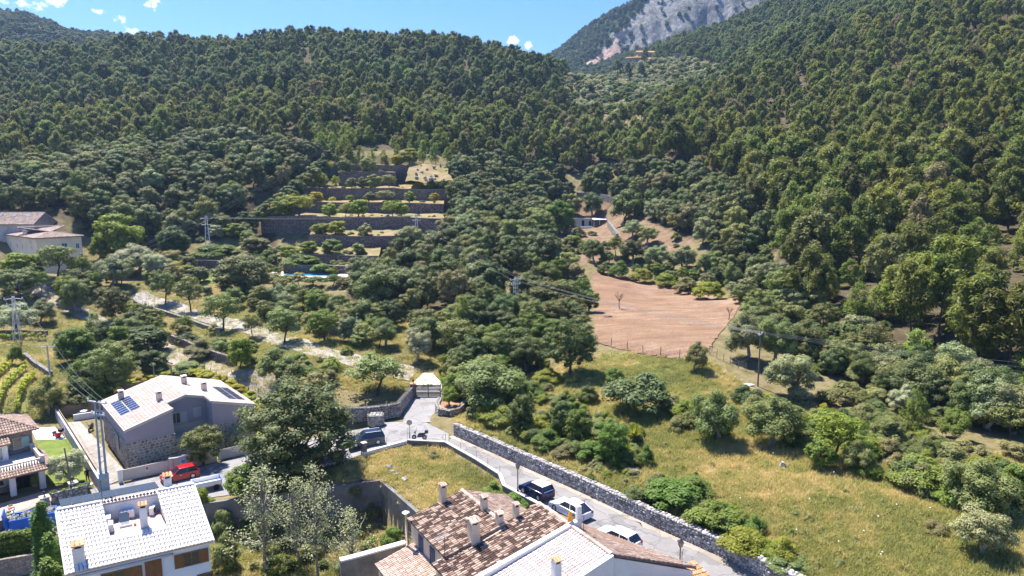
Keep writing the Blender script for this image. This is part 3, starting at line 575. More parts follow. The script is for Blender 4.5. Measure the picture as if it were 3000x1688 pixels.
# ------------------------------------------------------------------ plants: a few meshes of each kind, shared by all copies
def quads(C, D, N, L, Wd):
    """leaf quads at C, long axis D, facing N"""
    D = D / (np.linalg.norm(D, axis=1)[:, None] + 1e-9); S = np.cross(D, N); S = S / (np.linalg.norm(S, axis=1)[:, None] + 1e-9)
    L = L[:, None] * 0.5; Wd = Wd[:, None] * 0.5
    V = np.stack([C - D * L - S * Wd * 0.5, C - D * L * 0.1 + S * -Wd, C + D * L, C - D * L * 0.1 + S * Wd], 1).reshape(-1, 3)
    return V, np.arange(len(C) * 4).reshape(-1, 4)
def unit(n, r):
    v = r.normal(size=(n, 3)); return v / np.linalg.norm(v, axis=1)[:, None]
def crown(clumps, per, leaf, r, up=0.25, face=0.75, aspect=1.6, flat=1.0, core=0.72, droop=0.0, shell=0.55):
    """leaves on and in each clump; clumps are (centre, radius)"""
    Vs, Fs, b = [], [], 0
    for c, rad in clumps:
        n = max(8, int(per * (rad / 0.15) ** 2)); o = unit(n, r); o[:, 2] = np.abs(o[:, 2]) * np.where(r.random(n) < 0.8, 1, -1)
        d = rad * (shell + (1.06 - shell) * r.random(n) ** 0.5) * r.uniform(0.82, 1.15, n)
        C = np.array(c) + o * d[:, None] * np.array([1, 1, flat]); nn = o * face + unit(n, r) * (1 - face) + np.array([0, 0, 0.15 + up * 0.4])
        D = unit(n, r) + o * 0.4 + np.array([0, 0, up - droop]); D = D - nn * (D * nn).sum(1)[:, None] / ((nn * nn).sum(1)[:, None] + 1e-9)
        V, Fq = quads(C, D, nn, leaf * r.uniform(0.7, 1.4, n) * aspect, leaf * r.uniform(0.7, 1.3, n)); Vs.append(V); Fs.append(Fq + b); b += len(V)
    return Vs, Fs, b
def cores(Vs, Fs, b, clumps, k, flat, r):
    ico = bmesh.new(); bmesh.ops.create_icosphere(ico, subdivisions=1, radius=1); iv = np.array([v.co[:] for v in ico.verts]); fi = np.array([[v.index for v in f.verts] for f in ico.faces]); ico.free()
    for c, rad in clumps:
        V = iv * (rad * k) * r.uniform(0.8, 1.15, (len(iv), 1)) * np.array([1, 1, flat]) + np.array(c); Vs.append(V)
        Fs.append(np.concatenate([fi, fi[:, 2:3]], 1) + b); b += len(V)
    return b
def mesh_mixed(name, Vs, Fs, mat):
    V = np.concatenate(Vs); Fq = np.concatenate(Fs); tri = Fq[:, 3] == Fq[:, 2]
    tot = np.where(tri, 3, 4).astype(np.int32); st = np.concatenate([[0], np.cumsum(tot)[:-1]]).astype(np.int32)
    idx = Fq.ravel()[~(np.stack([np.zeros_like(tri)] * 3 + [tri], 1).ravel())]
    me = bpy.data.meshes.new(name); me.vertices.add(len(V)); me.vertices.foreach_set('co', V.astype(np.float32).ravel())
    me.loops.add(len(idx)); me.loops.foreach_set('vertex_index', idx.astype(np.int32)); me.polygons.add(len(Fq)); me.polygons.foreach_set('loop_start', st); me.polygons.foreach_set('loop_total', tot)
    me.materials.append(M[mat]); me.update(calc_edges=True); return me
def trunk_mesh(name, clumps, h0, r0, mat, r, lean=0.04, limbs=9, wig=0.03, top=None):
    mb = MB(); lx, ly = r.normal(0, lean, 2); top = top or h0
    fork = np.array([lx, ly, h0]); mb.tube([(0, 0, -0.06), (lx * 0.3 + r.normal(0, wig), ly * 0.3, h0 * 0.45), fork], [r0 * 1.25, r0 * 0.9, r0 * 0.7], 7)
    if top > h0: mb.tube([fork, fork + np.array([r.normal(0, wig), r.normal(0, wig), (top - h0) * 0.5]), (lx * 1.4, ly * 1.4, top)], [r0 * 0.7, r0 * 0.45, r0 * 0.12], 6)
    for k in r.permutation(len(clumps))[:limbs]:
        c = np.array(clumps[k][0]); s = fork.copy()
        if top > h0: s = fork + (np.array([lx * 1.4, ly * 1.4, top]) - fork) * np.clip((c[2] - h0) / (top - h0) - 0.25, 0, 0.9)
        mid = (s + c) / 2 + r.normal(0, wig, 3) + np.array([0, 0, 0.03]); mb.tube([s, mid, c], [r0 * 0.42, r0 * 0.26, r0 * 0.08], 5, cap=False)
    return mb.mesh(name, mat)
KINDS = {}
def kind(name, n, fn):
    KINDS[name] = [fn(np.random.default_rng(100 * len(KINDS) + k + 11), k) for k in range(n)]
def ellipsoid_clumps(r, n, c, rad, rr, zmin=-0.5, inner=0.72):
    out = []
    while len(out) < n:
        o = unit(1, r)[0]
        if o[2] < zmin: continue
        q = np.array(c) + o * np.array(rad) * r.uniform(inner, 1.0); R_ = r.uniform(*rr)
        if all(np.linalg.norm((q - p) / np.array(rad)) * np.mean(rad) > 0.55 * (R_ + s) for p, s in out) or r.random() < 0.12: out.append((q, R_))
    return out
def mk_oak(per=150, ncl=30, leaf=0.05, rr=(0.09, 0.165), h0=0.3, mat='oak', core=0.8, inner=0.7, zmin=-0.8, flat=0.85, bark='bark', r0=0.03, asp=1.3, cz=0.5, rz=0.42):
    def f(r, k):
        cl = ellipsoid_clumps(r, ncl, (0, 0, cz), (0.37 * r.uniform(0.9, 1.1), 0.37 * r.uniform(0.9, 1.1), rz), rr, zmin, inner)
        if ncl > 20: cl += [((r.normal(0, 0.08), r.normal(0, 0.08), 0.55 + 0.05 * j), 0.16) for j in range(3)]
        Vs, Fs, b = crown(cl, per, leaf, r, aspect=asp, flat=flat)
        if core: b = cores(Vs, Fs, b, cl, core, flat, r)
        return trunk_mesh('trunk', cl, h0, r0, bark, r), mesh_mixed('crown', Vs, Fs, mat)
    return f
def mk_pine(young=False):
    def f(r, k):
        cl = []
        if young:
            n = 34
            for j in range(n):
                z = 0.12 + 0.86 * (j + 0.5) / n; w = 0.38 * (1 - ((z - 0.12) / 0.95) ** 2.2) * r.uniform(0.65, 1.15) + 0.02; a = r.uniform(0, 6.28)
                q = w * r.uniform(0.55, 1.0); cl.append(((q * math.cos(a), q * math.sin(a), z), 0.075 + 0.085 * (1 - z)))
            Vs, Fs, b = crown(cl, 120, 0.022, r, up=1.5, face=0.5, aspect=4.2, flat=1.25, shell=0.25)
            return trunk_mesh('trunk', cl, 0.2, 0.014, 'bark', r, 0.01, 10, 0.01, 0.95), mesh_mixed('crown', Vs, Fs, 'young_pine')
        n = 40; z0 = r.uniform(0.22, 0.42); sx = r.uniform(0.85, 1.15); tp = r.uniform(1.1, 2.6)
        for j in range(n):
            z = z0 + (0.95 - z0) * (j + r.random()) / n; t = (z - z0) / (0.97 - z0); w = 0.42 * (0.35 + 0.65 * min(1, t * 4)) * (1 - t ** (2.2 * tp)) * r.uniform(0.6, 1.15) + 0.03; a = r.uniform(0, 6.28)
            q = w * r.uniform(0.45, 1.0); cl.append(((q * math.cos(a) * sx, q * math.sin(a) / sx, z), r.uniform(0.07, 0.125)))
        Vs, Fs, b = crown(cl, 210, 0.021, r, up=1.2, face=0.55, aspect=3.6, flat=1.0, shell=0.25)
        b = cores(Vs, Fs, b, cl, 0.42, 0.9, r)
        return trunk_mesh('trunk', cl, z0, 0.021, 'bark', r, 0.05, 14, 0.03, 0.9), mesh_mixed('crown', Vs, Fs, 'pine')
    return f
kind('pine', 7, mk_pine()); kind('young_pine', 5, mk_pine(True))
kind('oak', 6, mk_oak(230, 30, 0.036, core=0.62)); kind('great_oak', 2, mk_oak(420, 120, 0.0135, (0.05, 0.095), 0.24, core=0.6, inner=0.5, zmin=-0.8, r0=0.022))
kind('big_oak', 4, mk_oak(300, 62, 0.021, (0.065, 0.12), 0.22, core=0.6, inner=0.6, zmin=-0.85))
kind('olive', 5, mk_oak(430, 32, 0.019, (0.085, 0.16), 0.26, 'olive', 0.5, 0.5, -0.7, 0.95, 'bark_grey', 0.045, 2.2))
kind('airy', 4, mk_oak(200, 34, 0.027, (0.07, 0.14), 0.34, 'leaf_green', 0, 0.55, -0.5, 0.8, 'bark', 0.022, 1.5, 0.58, 0.35))
def mk_bush(per, ncl, leaf, up, asp, mat, core=0.7, rr=(0.12, 0.2)):
    def f(r, k):
        cl = []
        for j in range(ncl):
            a = r.uniform(0, 6.28); q = 0.36 * math.sqrt(r.random()); z = 0.14 + 0.58 * (1 - (q / 0.42) ** 2) * r.uniform(0.45, 1.05); cl.append(((q * math.cos(a), q * math.sin(a), z), r.uniform(*rr)))
        Vs, Fs, b = crown(cl, per, leaf, r, up=up, aspect=asp)
        if core: b = cores(Vs, Fs, b, cl, core, 0.95, r)
        return None, mesh_mixed('shrub', Vs, Fs, mat)
    return f
kind('bush', 5, mk_bush(300, 30, 0.03, 0.3, 1.4, 'leaf_green', 0.58, (0.085, 0.17))); kind('bush_fine', 5, mk_bush(420, 30, 0.021, 0.8, 2.6, 'scrub', 0.5, (0.085, 0.17)))
def mk_poplar(r, k):
    cl = [((r.normal(0, 0.09) * (1.25 - z), r.normal(0, 0.09) * (1.25 - z), z), r.uniform(0.035, 0.07)) for z in np.linspace(0.22, 0.98, 62)]
    for j in range(16): a = r.uniform(0, 6.28); z = r.uniform(0.2, 0.7); q = r.uniform(0.14, 0.24); cl.append(((q * math.cos(a), q * math.sin(a), z + 0.1), r.uniform(0.03, 0.055)))
    Vs, Fs, b = crown(cl, 230, 0.0115, r, 0.4, 0.4, 1.2, 1.3, shell=0.2)
    return trunk_mesh('trunk', cl, 0.3, 0.012, 'bark_grey', r, 0.02, 46, 0.012, 0.95), mesh_mixed('crown', Vs, Fs, 'poplar')
kind('poplar', 3, mk_poplar)
def mk_cypress(r, k):
    cl = [((r.normal(0, 0.02), r.normal(0, 0.02), z), 0.085 * math.sqrt(max(0.06, 1 - ((z - 0.35) / 0.68) ** 2)) * r.uniform(0.85, 1.1)) for z in np.linspace(0.06, 0.97, 34)]
    Vs, Fs, b = crown(cl, 420, 0.016, r, 1.4, 0.7, 3, 1.5); b = cores(Vs, Fs, b, cl, 0.8, 1.4, r)
    return trunk_mesh('trunk', cl, 0.15, 0.015, 'bark', r, 0.0, 1), mesh_mixed('crown', Vs, Fs, 'hedge_dark')
kind('cypress', 2, mk_cypress)
def mk_bare(r, k):
    mb = MB(); f = np.array([r.normal(0, 0.03), r.normal(0, 0.03), 0.42]); mb.tube([(0, 0, -0.05), f * 0.5 + np.array([0.02, 0, 0]), f], [0.035, 0.027, 0.022], 7); tw = MB()
    for j in range(7):
        a = 6.28 * j / 7 + r.normal(0, 0.2); e = f + np.array([math.cos(a) * r.uniform(0.12, 0.3), math.sin(a) * r.uniform(0.12, 0.3), r.uniform(0.2, 0.42)]); tw.tube([f, (f + e) / 2 + r.normal(0, 0.02, 3), e], [0.017, 0.011, 0.005], 5)
        for q in range(7):
            s = f + (e - f) * r.uniform(0.4, 1); tw.tube([s, s + np.array([r.normal(0, 0.08), r.normal(0, 0.08), r.uniform(0.04, 0.18)])], [0.006, 0.002], 4, cap=False)
    return mb.mesh('trunk', 'bare_wood'), tw.mesh('branches', 'bare_wood')
kind('bare', 2, mk_bare)
def mk_palm(r, k):
    mb = MB(); mb.tube([(0, 0, -0.05), (0.01, 0, 0.15), (0, 0, 0.34)], [0.1, 0.085, 0.1], 9); Vs, Fs, b = [], [], 0
    for j in range(34):
        a = 2.4 * j; el = R(80 - 2.6 * j); L = 0.62; pts = []
        for t in np.linspace(0, 1, 9): pts.append(np.array([math.cos(a) * L * t * math.cos(el), math.sin(a) * L * t * math.cos(el), 0.34 + L * t * math.sin(el) - 0.42 * t * t]))
        pts = np.array(pts); mb2 = (pts[1:] + pts[:-1]) / 2; tdir = np.diff(pts, axis=0); side = np.array([-math.sin(a), math.cos(a), 0.0])
        for s in (-1, 1):
            C = np.concatenate([mb2, pts[1:]]); T = np.concatenate([tdir, tdir]); T = T / np.linalg.norm(T, axis=1)[:, None]; D = side * s + T * 0.6 + np.array([0, 0, -0.15]); N = np.cross(D, T) * s
            V, Fq = quads(C + D * 0.045, D, N, np.full(len(C), 0.14), np.full(len(C), 0.03)); Vs.append(V); Fs.append(Fq + b); b += len(V)
    return mb.mesh('trunk', 'bark'), mesh_mixed('fronds', Vs, Fs, 'leaf_bright')
kind('palm', 1, mk_palm)
def mk_yucca(r, k):
    Vs, Fs, b = [], [], 0; n = 60; o = unit(n, r); o[:, 2] = np.abs(o[:, 2]) + 0.15; C = o * 0.28 + np.array([0, 0, 0.45]); N = np.cross(o, unit(n, r)); V, Fq = quads(C, o, N, np.full(n, 0.6), np.full(n, 0.09))
    mb = MB(); mb.tube([(0, 0, -0.05), (0, 0, 0.45)], [0.06, 0.05], 7); return mb.mesh('trunk', 'bark'), mesh_mixed('crown', [V], [Fq], 'leaf_bright')
kind('yucca', 1, mk_yucca)
CNAME = {'bare': 'branches', 'palm': 'fronds'}
def plant(kd, base, W, H, name, label, cat, mat=None, group=None, rot=None, var=None):
    """one tree (trunk and crown) or one shrub standing at a point of the ground"""
    v = KINDS[kd][rnd.randrange(len(KINDS[kd])) if var is None else var % len(KINDS[kd])]; t, c = v
    rot = rnd.uniform(0, 6.28) if rot is None else rot
    def put(nm, me, parent):
        o = link(nm, me, parent)
        if mat and nm in ('crown', 'fronds', name): o.material_slots[0].link = 'OBJECT'; o.material_slots[0].material = M[mat]
        return o
    if t is None: root = put(name, c, None); tag(root, label, cat, group)
    else:
        root = thing(name, label, cat, (0, 0, 0), group); put('trunk', t, root); put(CNAME.get(kd, 'crown'), c, root)
    root.location = tuple(map(float, base)); root.rotation_euler = (0, 0, rot); root.scale = (W, W, H); return root

# ------------------------------------------------------------------ masses of plants (one object, copies of the shared meshes set by points)
def mass(name, label, kd_mats, P, idx, rot, scl):
    col = bpy.data.collections.new(name + '_meshes'); k = 0
    for kd, mat in kd_mats:
        for t, c in (KINDS[kd] if isinstance(kd, str) else kd):
            mb = [m for m in (t, c) if m is not None]
            if len(mb) == 2:                                               # trunk and crown joined
                bm = bmesh.new(); bm.from_mesh(mb[0]); n0 = len(bm.faces); bm.from_mesh(mb[1])
                for q, f in enumerate(bm.faces): f.material_index = 0 if q < n0 else 1
                me = bpy.data.meshes.new('plant'); bm.to_mesh(me); bm.free(); me.materials.append(mb[0].materials[0]); me.materials.append(M[mat])
            else: me = mb[0].copy(); me.materials[0] = M[mat]
            o = bpy.data.objects.new('%s_%03d' % (name, k), me); col.objects.link(o); k += 1
    me = bpy.data.meshes.new(name); me.vertices.add(len(P)); me.vertices.foreach_set('co', np.asarray(P, np.float32).ravel())
    for nm, ty, arr in (('idx', 'INT', idx), ('rot', 'FLOAT_VECTOR', rot), ('scl', 'FLOAT_VECTOR', scl)):
        a = me.attributes.new(nm, ty, 'POINT'); a.data.foreach_set('value' if ty == 'INT' else 'vector', np.asarray(arr, np.int32 if ty == 'INT' else np.float32).ravel())
    ob = link(name, me); ob['kind'] = 'stuff'; ob['label'] = label
    ng = bpy.data.node_groups.new(name, 'GeometryNodeTree'); ng.interface.new_socket('Geometry', in_out='INPUT', socket_type='NodeSocketGeometry'); ng.interface.new_socket('Geometry', in_out='OUTPUT', socket_type='NodeSocketGeometry')
    gi, go = ng.nodes.new('NodeGroupInput'), ng.nodes.new('NodeGroupOutput'); ci = ng.nodes.new('GeometryNodeCollectionInfo'); ci.inputs['Collection'].default_value = col
    ci.inputs['Separate Children'].default_value = True; ci.inputs['Reset Children'].default_value = True
    ip = ng.nodes.new('GeometryNodeInstanceOnPoints'); ip.inputs['Pick Instance'].default_value = True
    def na(nm, ty):
        q = ng.nodes.new('GeometryNodeInputNamedAttribute'); q.data_type = ty; q.inputs['Name'].default_value = nm; return [s for s in q.outputs if s.enabled and s.name == 'Attribute'][0]
    L = ng.links.new; L(gi.outputs[0], ip.inputs['Points']); L(ci.outputs[0], ip.inputs['Instance']); L(na('idx', 'INT'), ip.inputs['Instance Index'])
    L(na('rot', 'FLOAT_VECTOR'), ip.inputs['Rotation']); L(na('scl', 'FLOAT_VECTOR'), ip.inputs['Scale']); L(ip.outputs[0], go.inputs[0])
    ob.modifiers.new('plants', 'NODES').node_group = ng; return ob

# ------------------------------------------------------------------ woods: where trees stand
_az = np.linspace(-1.3, 1.3, 521); _ys = np.concatenate([np.arange(60, 400, 4), np.arange(400, 980, 8)])
_ang = (hz(_az[:, None] * _ys[None], np.repeat(_ys[None], len(_az), 0)) - HC) / _ys[None]; _hor = np.maximum.accumulate(_ang, axis=1)
def seen(x, y, ztop):
    i = np.clip(np.round((x / y + 1.3) / 0.005).astype(int), 0, len(_az) - 1); j = np.clip(np.searchsorted(_ys, y - 12) - 1, 0, len(_ys) - 1)
    return (ztop - HC) / y > _hor[i, j]
def scatter(sp, y0, y1, seed):
    r = np.random.default_rng(seed); xs = np.arange(-760, 860, sp); ys = np.arange(y0, y1, sp); X, Y = np.meshgrid(xs, ys)
    X = X + r.uniform(-0.42, 0.42, X.shape) * sp + (np.arange(len(ys)) % 2)[:, None] * sp / 2; Y = Y + r.uniform(-0.42, 0.42, Y.shape) * sp; X, Y = X.ravel(), Y.ravel()
    k = np.abs(X) < 0.8 * Y + 25; X, Y = X[k], Y[k]; Z = hz(X, Y); px, py = proj(X, Y, Z); return X, Y, Z, px, py, r
def in_pine(px, py): return py < np.interp(px, _pl[:, 0], _pl[:, 1])
HUTZ = kp([(1380,560),(1440,545),(1452,500),(1535,478),(1600,500),(1660,540),(1760,585),(1750,625),(1640,640),(1560,660),(1490,665),(1380,660)])
def woods():
    oakz = lambda a, b: inpoly(a, b, OAK1) | inpoly(a, b, OAK2) | inpoly(a, b, OAK3) | inpoly(a, b, OAK4)
    # pines
    X, Y, Z, px, py, r = scatter(5.3, 92, 900, 5); gap = fbm(X / 34, Y / 34, 4, 77); big = fbm(X / 60, Y / 60, 3, 91)
    ok = in_pine(px, py) & ~oakz(px, py) & ~inpoly(px, py, OLIVES) & ~inpoly(X, Y, TERR) & ~inpoly(px, py, HUTZ) & (px > -260) & (px < 3260)
    near = (px > 1850) & (Y < 270); ok &= r.random(len(X)) < np.where(gap < 0.4, 0.55, np.where(near, 0.8, 0.88)); X, Y, Z, px, py, big, near = (a[ok] for a in (X, Y, Z, px, py, big, near))
    young = ((px > 1880) & (Y < 150) & (r.random(len(X)) < 0.75)) | ((Y < 305) & (px > 900) & (px < 1330) & (py > 375)); H = np.where(young, r.uniform(5, 9.5, len(X)), (6 + 8 * r.random(len(X)) ** 1.3 + 7 * (big - 0.45)) * np.where(Y > 420, 0.95, 1.0) * np.where(near, 1.25, 1.0)); H = np.clip(H, 4.5, 17)
    H = np.where((px > 2150) & (Y < 118) & (r.random(len(X)) < 0.3), 14, H); young &= H < 9.6
    ok = seen(X, Y, Z + H); X, Y, Z, px, py, H, young = (a[ok] for a in (X, Y, Z, px, py, H, young)); W = H * np.where(young, r.uniform(0.85, 1.2, len(X)), r.uniform(0.58, 0.9, len(X)))
    inside = (px > -20) & (px < 3020); app = np.where(inside, W / Y, 0)
    for yg in (False, True):
        sel = np.where(young == yg)[0]; order = sel[np.argsort(-app[sel])]; one = order[:190 if not yg else 130]; rest = order[190 if not yg else 130:]
        for i in one:
            if yg: lab, grp = ('young light green pine in the thicket at the foot of the wooded slope', 'young pines at the foot of the slope') if px[i] > 1600 else ('young light green pine growing just above the top stone terrace', 'young pines above the terraces')
            elif px[i] > 1450: lab, grp = 'full-grown olive-green pine on the steep slope above the young pines', 'pines on the steep slope'
            else: lab, grp = 'full-grown pine with dark bare trunk in the wood above the terraces', 'pines above the terraces'
            sz = 'tall ' if H[i] > (8 if yg else 13) else 'low ' if H[i] < (6 if yg else 9.5) else ''; lab = sz + lab.replace('on the steep slope', 'on the %s of the steep slope' % ('lowest part' if Y[i] < 150 else 'middle' if Y[i] < 200 else 'upper part'))
            plant('young_pine' if yg else 'pine', (X[i], Y[i], Z[i] - 0.1), W[i], H[i], 'pine_tree', lab, 'pine tree', None, grp)
        if len(rest):
            n = len(rest); far = Y[rest] > 380
            if yg: mass('young_pine_wood', 'mass of further young pines between the larger ones', [('young_pine', 'young_pine')], np.stack([X, Y, Z], 1)[rest], r.integers(0, 5, n), np.stack([np.zeros(n), np.zeros(n), r.uniform(0, 6.28, n)], 1), np.stack([W[rest], W[rest], H[rest]], 1))
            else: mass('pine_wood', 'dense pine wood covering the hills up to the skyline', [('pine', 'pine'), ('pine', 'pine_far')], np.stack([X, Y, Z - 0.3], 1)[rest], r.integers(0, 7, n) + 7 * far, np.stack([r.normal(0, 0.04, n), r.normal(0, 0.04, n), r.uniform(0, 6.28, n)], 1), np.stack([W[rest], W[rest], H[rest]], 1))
    print('pines', len(X), young.sum())
    # holm oaks
    X, Y, Z, px, py, r = scatter(5.6, 115, 330, 6); ok = oakz(px, py) & ~inpoly(X, Y, TERR) & (px > -200) & (px < 3200); ok &= r.random(len(X)) < 0.93
    X, Y, Z, px, py = (a[ok] for a in (X, Y, Z, px, py)); H = r.uniform(5.2, 10, len(X)); ok = seen(X, Y, Z + H); X, Y, Z, px, py, H = (a[ok] for a in (X, Y, Z, px, py, H)); W = H * r.uniform(0.85, 1.15, len(X))
    order = np.argsort(-np.where((px > -30) & (px < 3030), W / Y, 0))
    for i in order[:300]:
        if inpoly(px[i], py[i], OAK1): lab, grp = 'rounded holm oak in the dense belt between the farmhouse and the pines', 'holm oaks behind the farmhouse'
        elif inpoly(px[i], py[i], OAK4): lab, grp = 'rounded oak at the lower edge of the wood behind the small hut', 'oaks behind the hut'
        else: lab, grp = 'rounded holm oak in the grove beside the stone terraces', 'holm oaks beside the terraces'
        mt = ['oak', 'oak', 'oak', 'olive_green', 'oak_warm', 'oak_deep', 'olive'][r.integers(0, 7)]
        lab = ('large ' if H[i] > 8.4 else 'small ' if H[i] < 6.2 else '') + {'oak': 'grey-green ', 'olive_green': 'olive-green ', 'oak_warm': 'warm green ', 'oak_deep': 'deep green ', 'olive': 'pale silvery '}[mt] + lab
        plant('oak' if r.random() < 0.6 else 'big_oak', (X[i], Y[i], Z[i] - 0.2), W[i], H[i], 'oak_tree', lab, 'oak tree', mt, grp)
    rest = order[300:]; n = len(rest); print('oaks', len(X))
    if n: mass('oak_wood', 'further holm oaks closing the gaps of the oak belt', [('oak', 'oak')], np.stack([X, Y, Z - 0.2], 1)[rest], r.integers(0, 6, n), np.stack([np.zeros(n), np.zeros(n), r.uniform(0, 6.28, n)], 1), np.stack([W[rest], W[rest], H[rest]], 1))
    # undergrowth filling the wood floor
    X, Y, Z, px, py, r = scatter(4.2, 95, 420, 9); ok = (in_pine(px, py) | oakz(px, py)) & ~inpoly(X, Y, TERR) & ~inpoly(px, py, HUTZ) & ~inpoly(px, py, OLIVES) & (px > -200) & (px < 3200) & (r.random(len(X)) < 0.6)
    X, Y, Z = X[ok], Y[ok], Z[ok]; n = len(X); s = r.uniform(1.6, 3.6, n)
    mass('undergrowth', 'low dark undergrowth below the trees of the woods', [('bush', 'oak'), ('bush_fine', 'scrub')], np.stack([X, Y, Z - 0.2], 1), r.integers(0, 10, n), np.stack([np.zeros(n), np.zeros(n), r.uniform(0, 6.28, n)], 1), np.stack([s, s, s * r.uniform(0.5, 0.9, n)], 1))
    # olive groves up the valley
    X, Y, Z, px, py, r = scatter(5.2, 380, 700, 8); ok = inpoly(px, py, OLIVES) & (r.random(len(X)) < 0.8); X, Y, Z, px, py = (a[ok] for a in (X, Y, Z, px, py)); ok = seen(X, Y, Z + 5); X, Y, Z, px, py = (a[ok] for a in (X, Y, Z, px, py)); H = r.uniform(3.6, 6.5, len(X))
    order = np.argsort(-H / Y)
    rest = order[290:]; n = len(rest)
    if n: mass('valley_scrub', 'further olives and scrub filling the valley terraces', [('olive', 'silver'), ('olive', 'olive')], np.stack([X, Y, Z - 0.2], 1)[rest], r.integers(0, 10, n), np.stack([np.zeros(n), np.zeros(n), r.uniform(0, 6.28, n)], 1), np.stack([H[rest] * 1.2, H[rest] * 1.2, H[rest] * 0.8], 1))
    for i in order[:290]:
        k = r.random(); mt = 'silver' if k < 0.34 else 'olive' if k < 0.68 else 'leaf_green' if k < 0.86 else 'oak_deep'
        lab, grp = {'silver': ('silvery olive tree on the terraced valley side below the far farmstead', 'silvery olive trees in the valley'), 'olive': ('grey-green olive tree on the terraced valley side below the far farmstead', 'grey-green olive trees in the valley'), 'leaf_green': ('fresh green tree among the olives of the far valley', 'fresh green trees in the valley'), 'oak_deep': ('dark green tree among the olives of the far valley', 'dark trees in the valley')}[mt]
        plant('olive' if mt in ('silver', 'olive') else 'oak', (X[i], Y[i], Z[i] - 0.2), H[i] * 1.3, H[i], 'olive_tree' if mt in ('silver', 'olive') else 'valley_tree', lab, 'olive tree' if mt in ('silver', 'olive') else 'tree', mt, grp)
    print('olives', len(X))
    # distant wooded slopes of the mountain and the far hill
    r = np.random.default_rng(4); pts = []
    for Q, dens, slim in ((MQ, 6.6, 1.5), (HQ, 6.6, 9)):
        m, n = Q.shape[:2]
        for i in range(m - 1):
            for j in range(n - 1):
                a, b, c = Q[i, j], Q[i, j + 1], Q[i + 1, j]; nv = np.cross(b - a, c - a); A = np.linalg.norm(nv)
                if A < 1e-6 or nv[2] == 0: continue
                st = math.hypot(nv[0], nv[1]) / abs(nv[2])
                if Q is MQ and i > 68: continue
                if Q is HQ and i > 62: continue
                k = A / dens ** 2 * (1.0 if st < slim else 0.3)
                if Q is MQ:
                    q = proj(*a)
                    if inpoly(q[0], q[1], SCREE): k *= 0.06
                    elif inpoly(q[0], q[1], CLIFF): k *= 0.1
                for _ in range(r.poisson(min(k, 6))): u, v = r.random(2); pts.append(a + (b - a) * u + (c - a) * v)
    P = np.array(pts); n = len(P); s = r.uniform(5, 9.5, n); print('far trees', n)
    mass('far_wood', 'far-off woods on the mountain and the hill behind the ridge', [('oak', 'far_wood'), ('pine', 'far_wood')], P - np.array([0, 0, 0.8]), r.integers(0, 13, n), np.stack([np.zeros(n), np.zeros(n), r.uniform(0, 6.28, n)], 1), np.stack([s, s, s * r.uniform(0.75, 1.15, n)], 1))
woods()

# ------------------------------------------------------------------ roads, tracks, fields
def u3(v): v = V3(v); return v / np.linalg.norm(v)
sz0 = lambda x, y: street_z(x, y)
patch('road', ROAD_R[1:], ROAD_L[1:], 90, 10, 'asphalt', 0.0, 0, zfun=sz0, px=False)
patch('street', [(-8.2,86.4),(-11.9,91.0),(-17.5,90.8),(-20.5,89.6),(-26,89.2),(-32.25,87.0),(-40.6,79.9),(-46.5,76.5),(-56,70.2),(-70,62)],
      [(-7.9,82.9),(-13.06,83.6),(-18,79.9),(-23.4,75.8),(-33,73.4),(-46,64.5),(-66,54)], 110, 14, 'street_paving', 0.006, 0, zfun=sz0, px=False)
strip('driveway', [(-12.0,90.6),(-12.6,94),(-12.8,98),(-12.6,103.8)], [5.6,4.6,4.2,4.0], 'street_paving', 0.03, False, 30, 0.05, zfun=sz0)
strip('verge', [(a - 0.25, b - 0.25) for a, b in ROAD_R[1:]], 0.9, 'track', 0.012, False, 90, 0.14, zfun=sz0)
patch('forecourt', [G(1203,1152)[:2], G(1216,1118)[:2], G(1240,1096)[:2]], [G(1290,1152)[:2], G(1296,1128)[:2], G(1268,1096)[:2]], 14, 10, 'paving_white', 0.16, 0.02, px=False)
strip('farm_drive', [(398,862),(440,880),(520,905),(640,940),(760,975),(860,1005),(940,1036),(1040,1060),(1130,1085),(1215,1100)], [4.0,4.2,4.4,4.2,4.4,4.2,4.2,4.4,5,5.2], 'gravel', 0.14, True, 120, 0.2)
strip('dirt_track', [(60,830),(105,846),(170,880),(230,914),(300,946),(390,985),(480,1022),(560,1062),(650,1100),(740,1138),(800,1162)], [4,4,4,4.2,4,4,4.4,4.8,4.8,4.8,4.6], 'track', 0.14, True, 140, 0.22)
FT, FB = [G(*p)[:2] for p in FIELD_TOP], [G(*p)[:2] for p in FIELD_BOT]
patch('ploughed_field', FIELD_TOP, FIELD_BOT, 60, 70, 'ploughed', 0.12, 0.3)
patch('vineyard_soil', [(-120,1040),(0,1040),(70,1075)], [(-200,1210),(20,1210),(105,1205)], 20, 20, 'lawn_dry', 0.1, 0.1)
patch('garden_lawn', [(-64.6,90.4),(-60.6,90.9)], [(-53.6,76.6),(-49.6,77.4)], 14, 30, 'lawn', 0.09, 0.02, px=False)
patch('pool_deck', [(-68.6,95.2),(-65.6,95.8)], [(-64.7,90.6),(-60.9,91.0)], 10, 10, 'paving_white', 0.1, 0, px=False)
patch('gravel_yard', [(-65.4,97.6),(-63.4,98.2)], [(-47.2,75.7),(-45.6,78.8)], 12, 40, 'gravel', 0.09, 0, px=False)
patch('front_lawn', [(-44.9,78.5),(-39.4,82.2),(-32.4,87.9)], [(-46.2,79.8),(-40.6,84.6),(-34.0,90.6)], 30, 8, 'lawn', 0.09, 0, px=False)
patch('side_lawn', [(-33.4,89.4),(-36.5,94)], [(-31.6,88.6),(-33.8,93.4)], 10, 8, 'lawn', 0.09, 0, px=False)
patch('lawn_by_terrace', [(590,842),(620,830),(680,834)], [(600,805),(625,800),(680,806)], 16, 8, 'lawn', 0.12, 0.1)
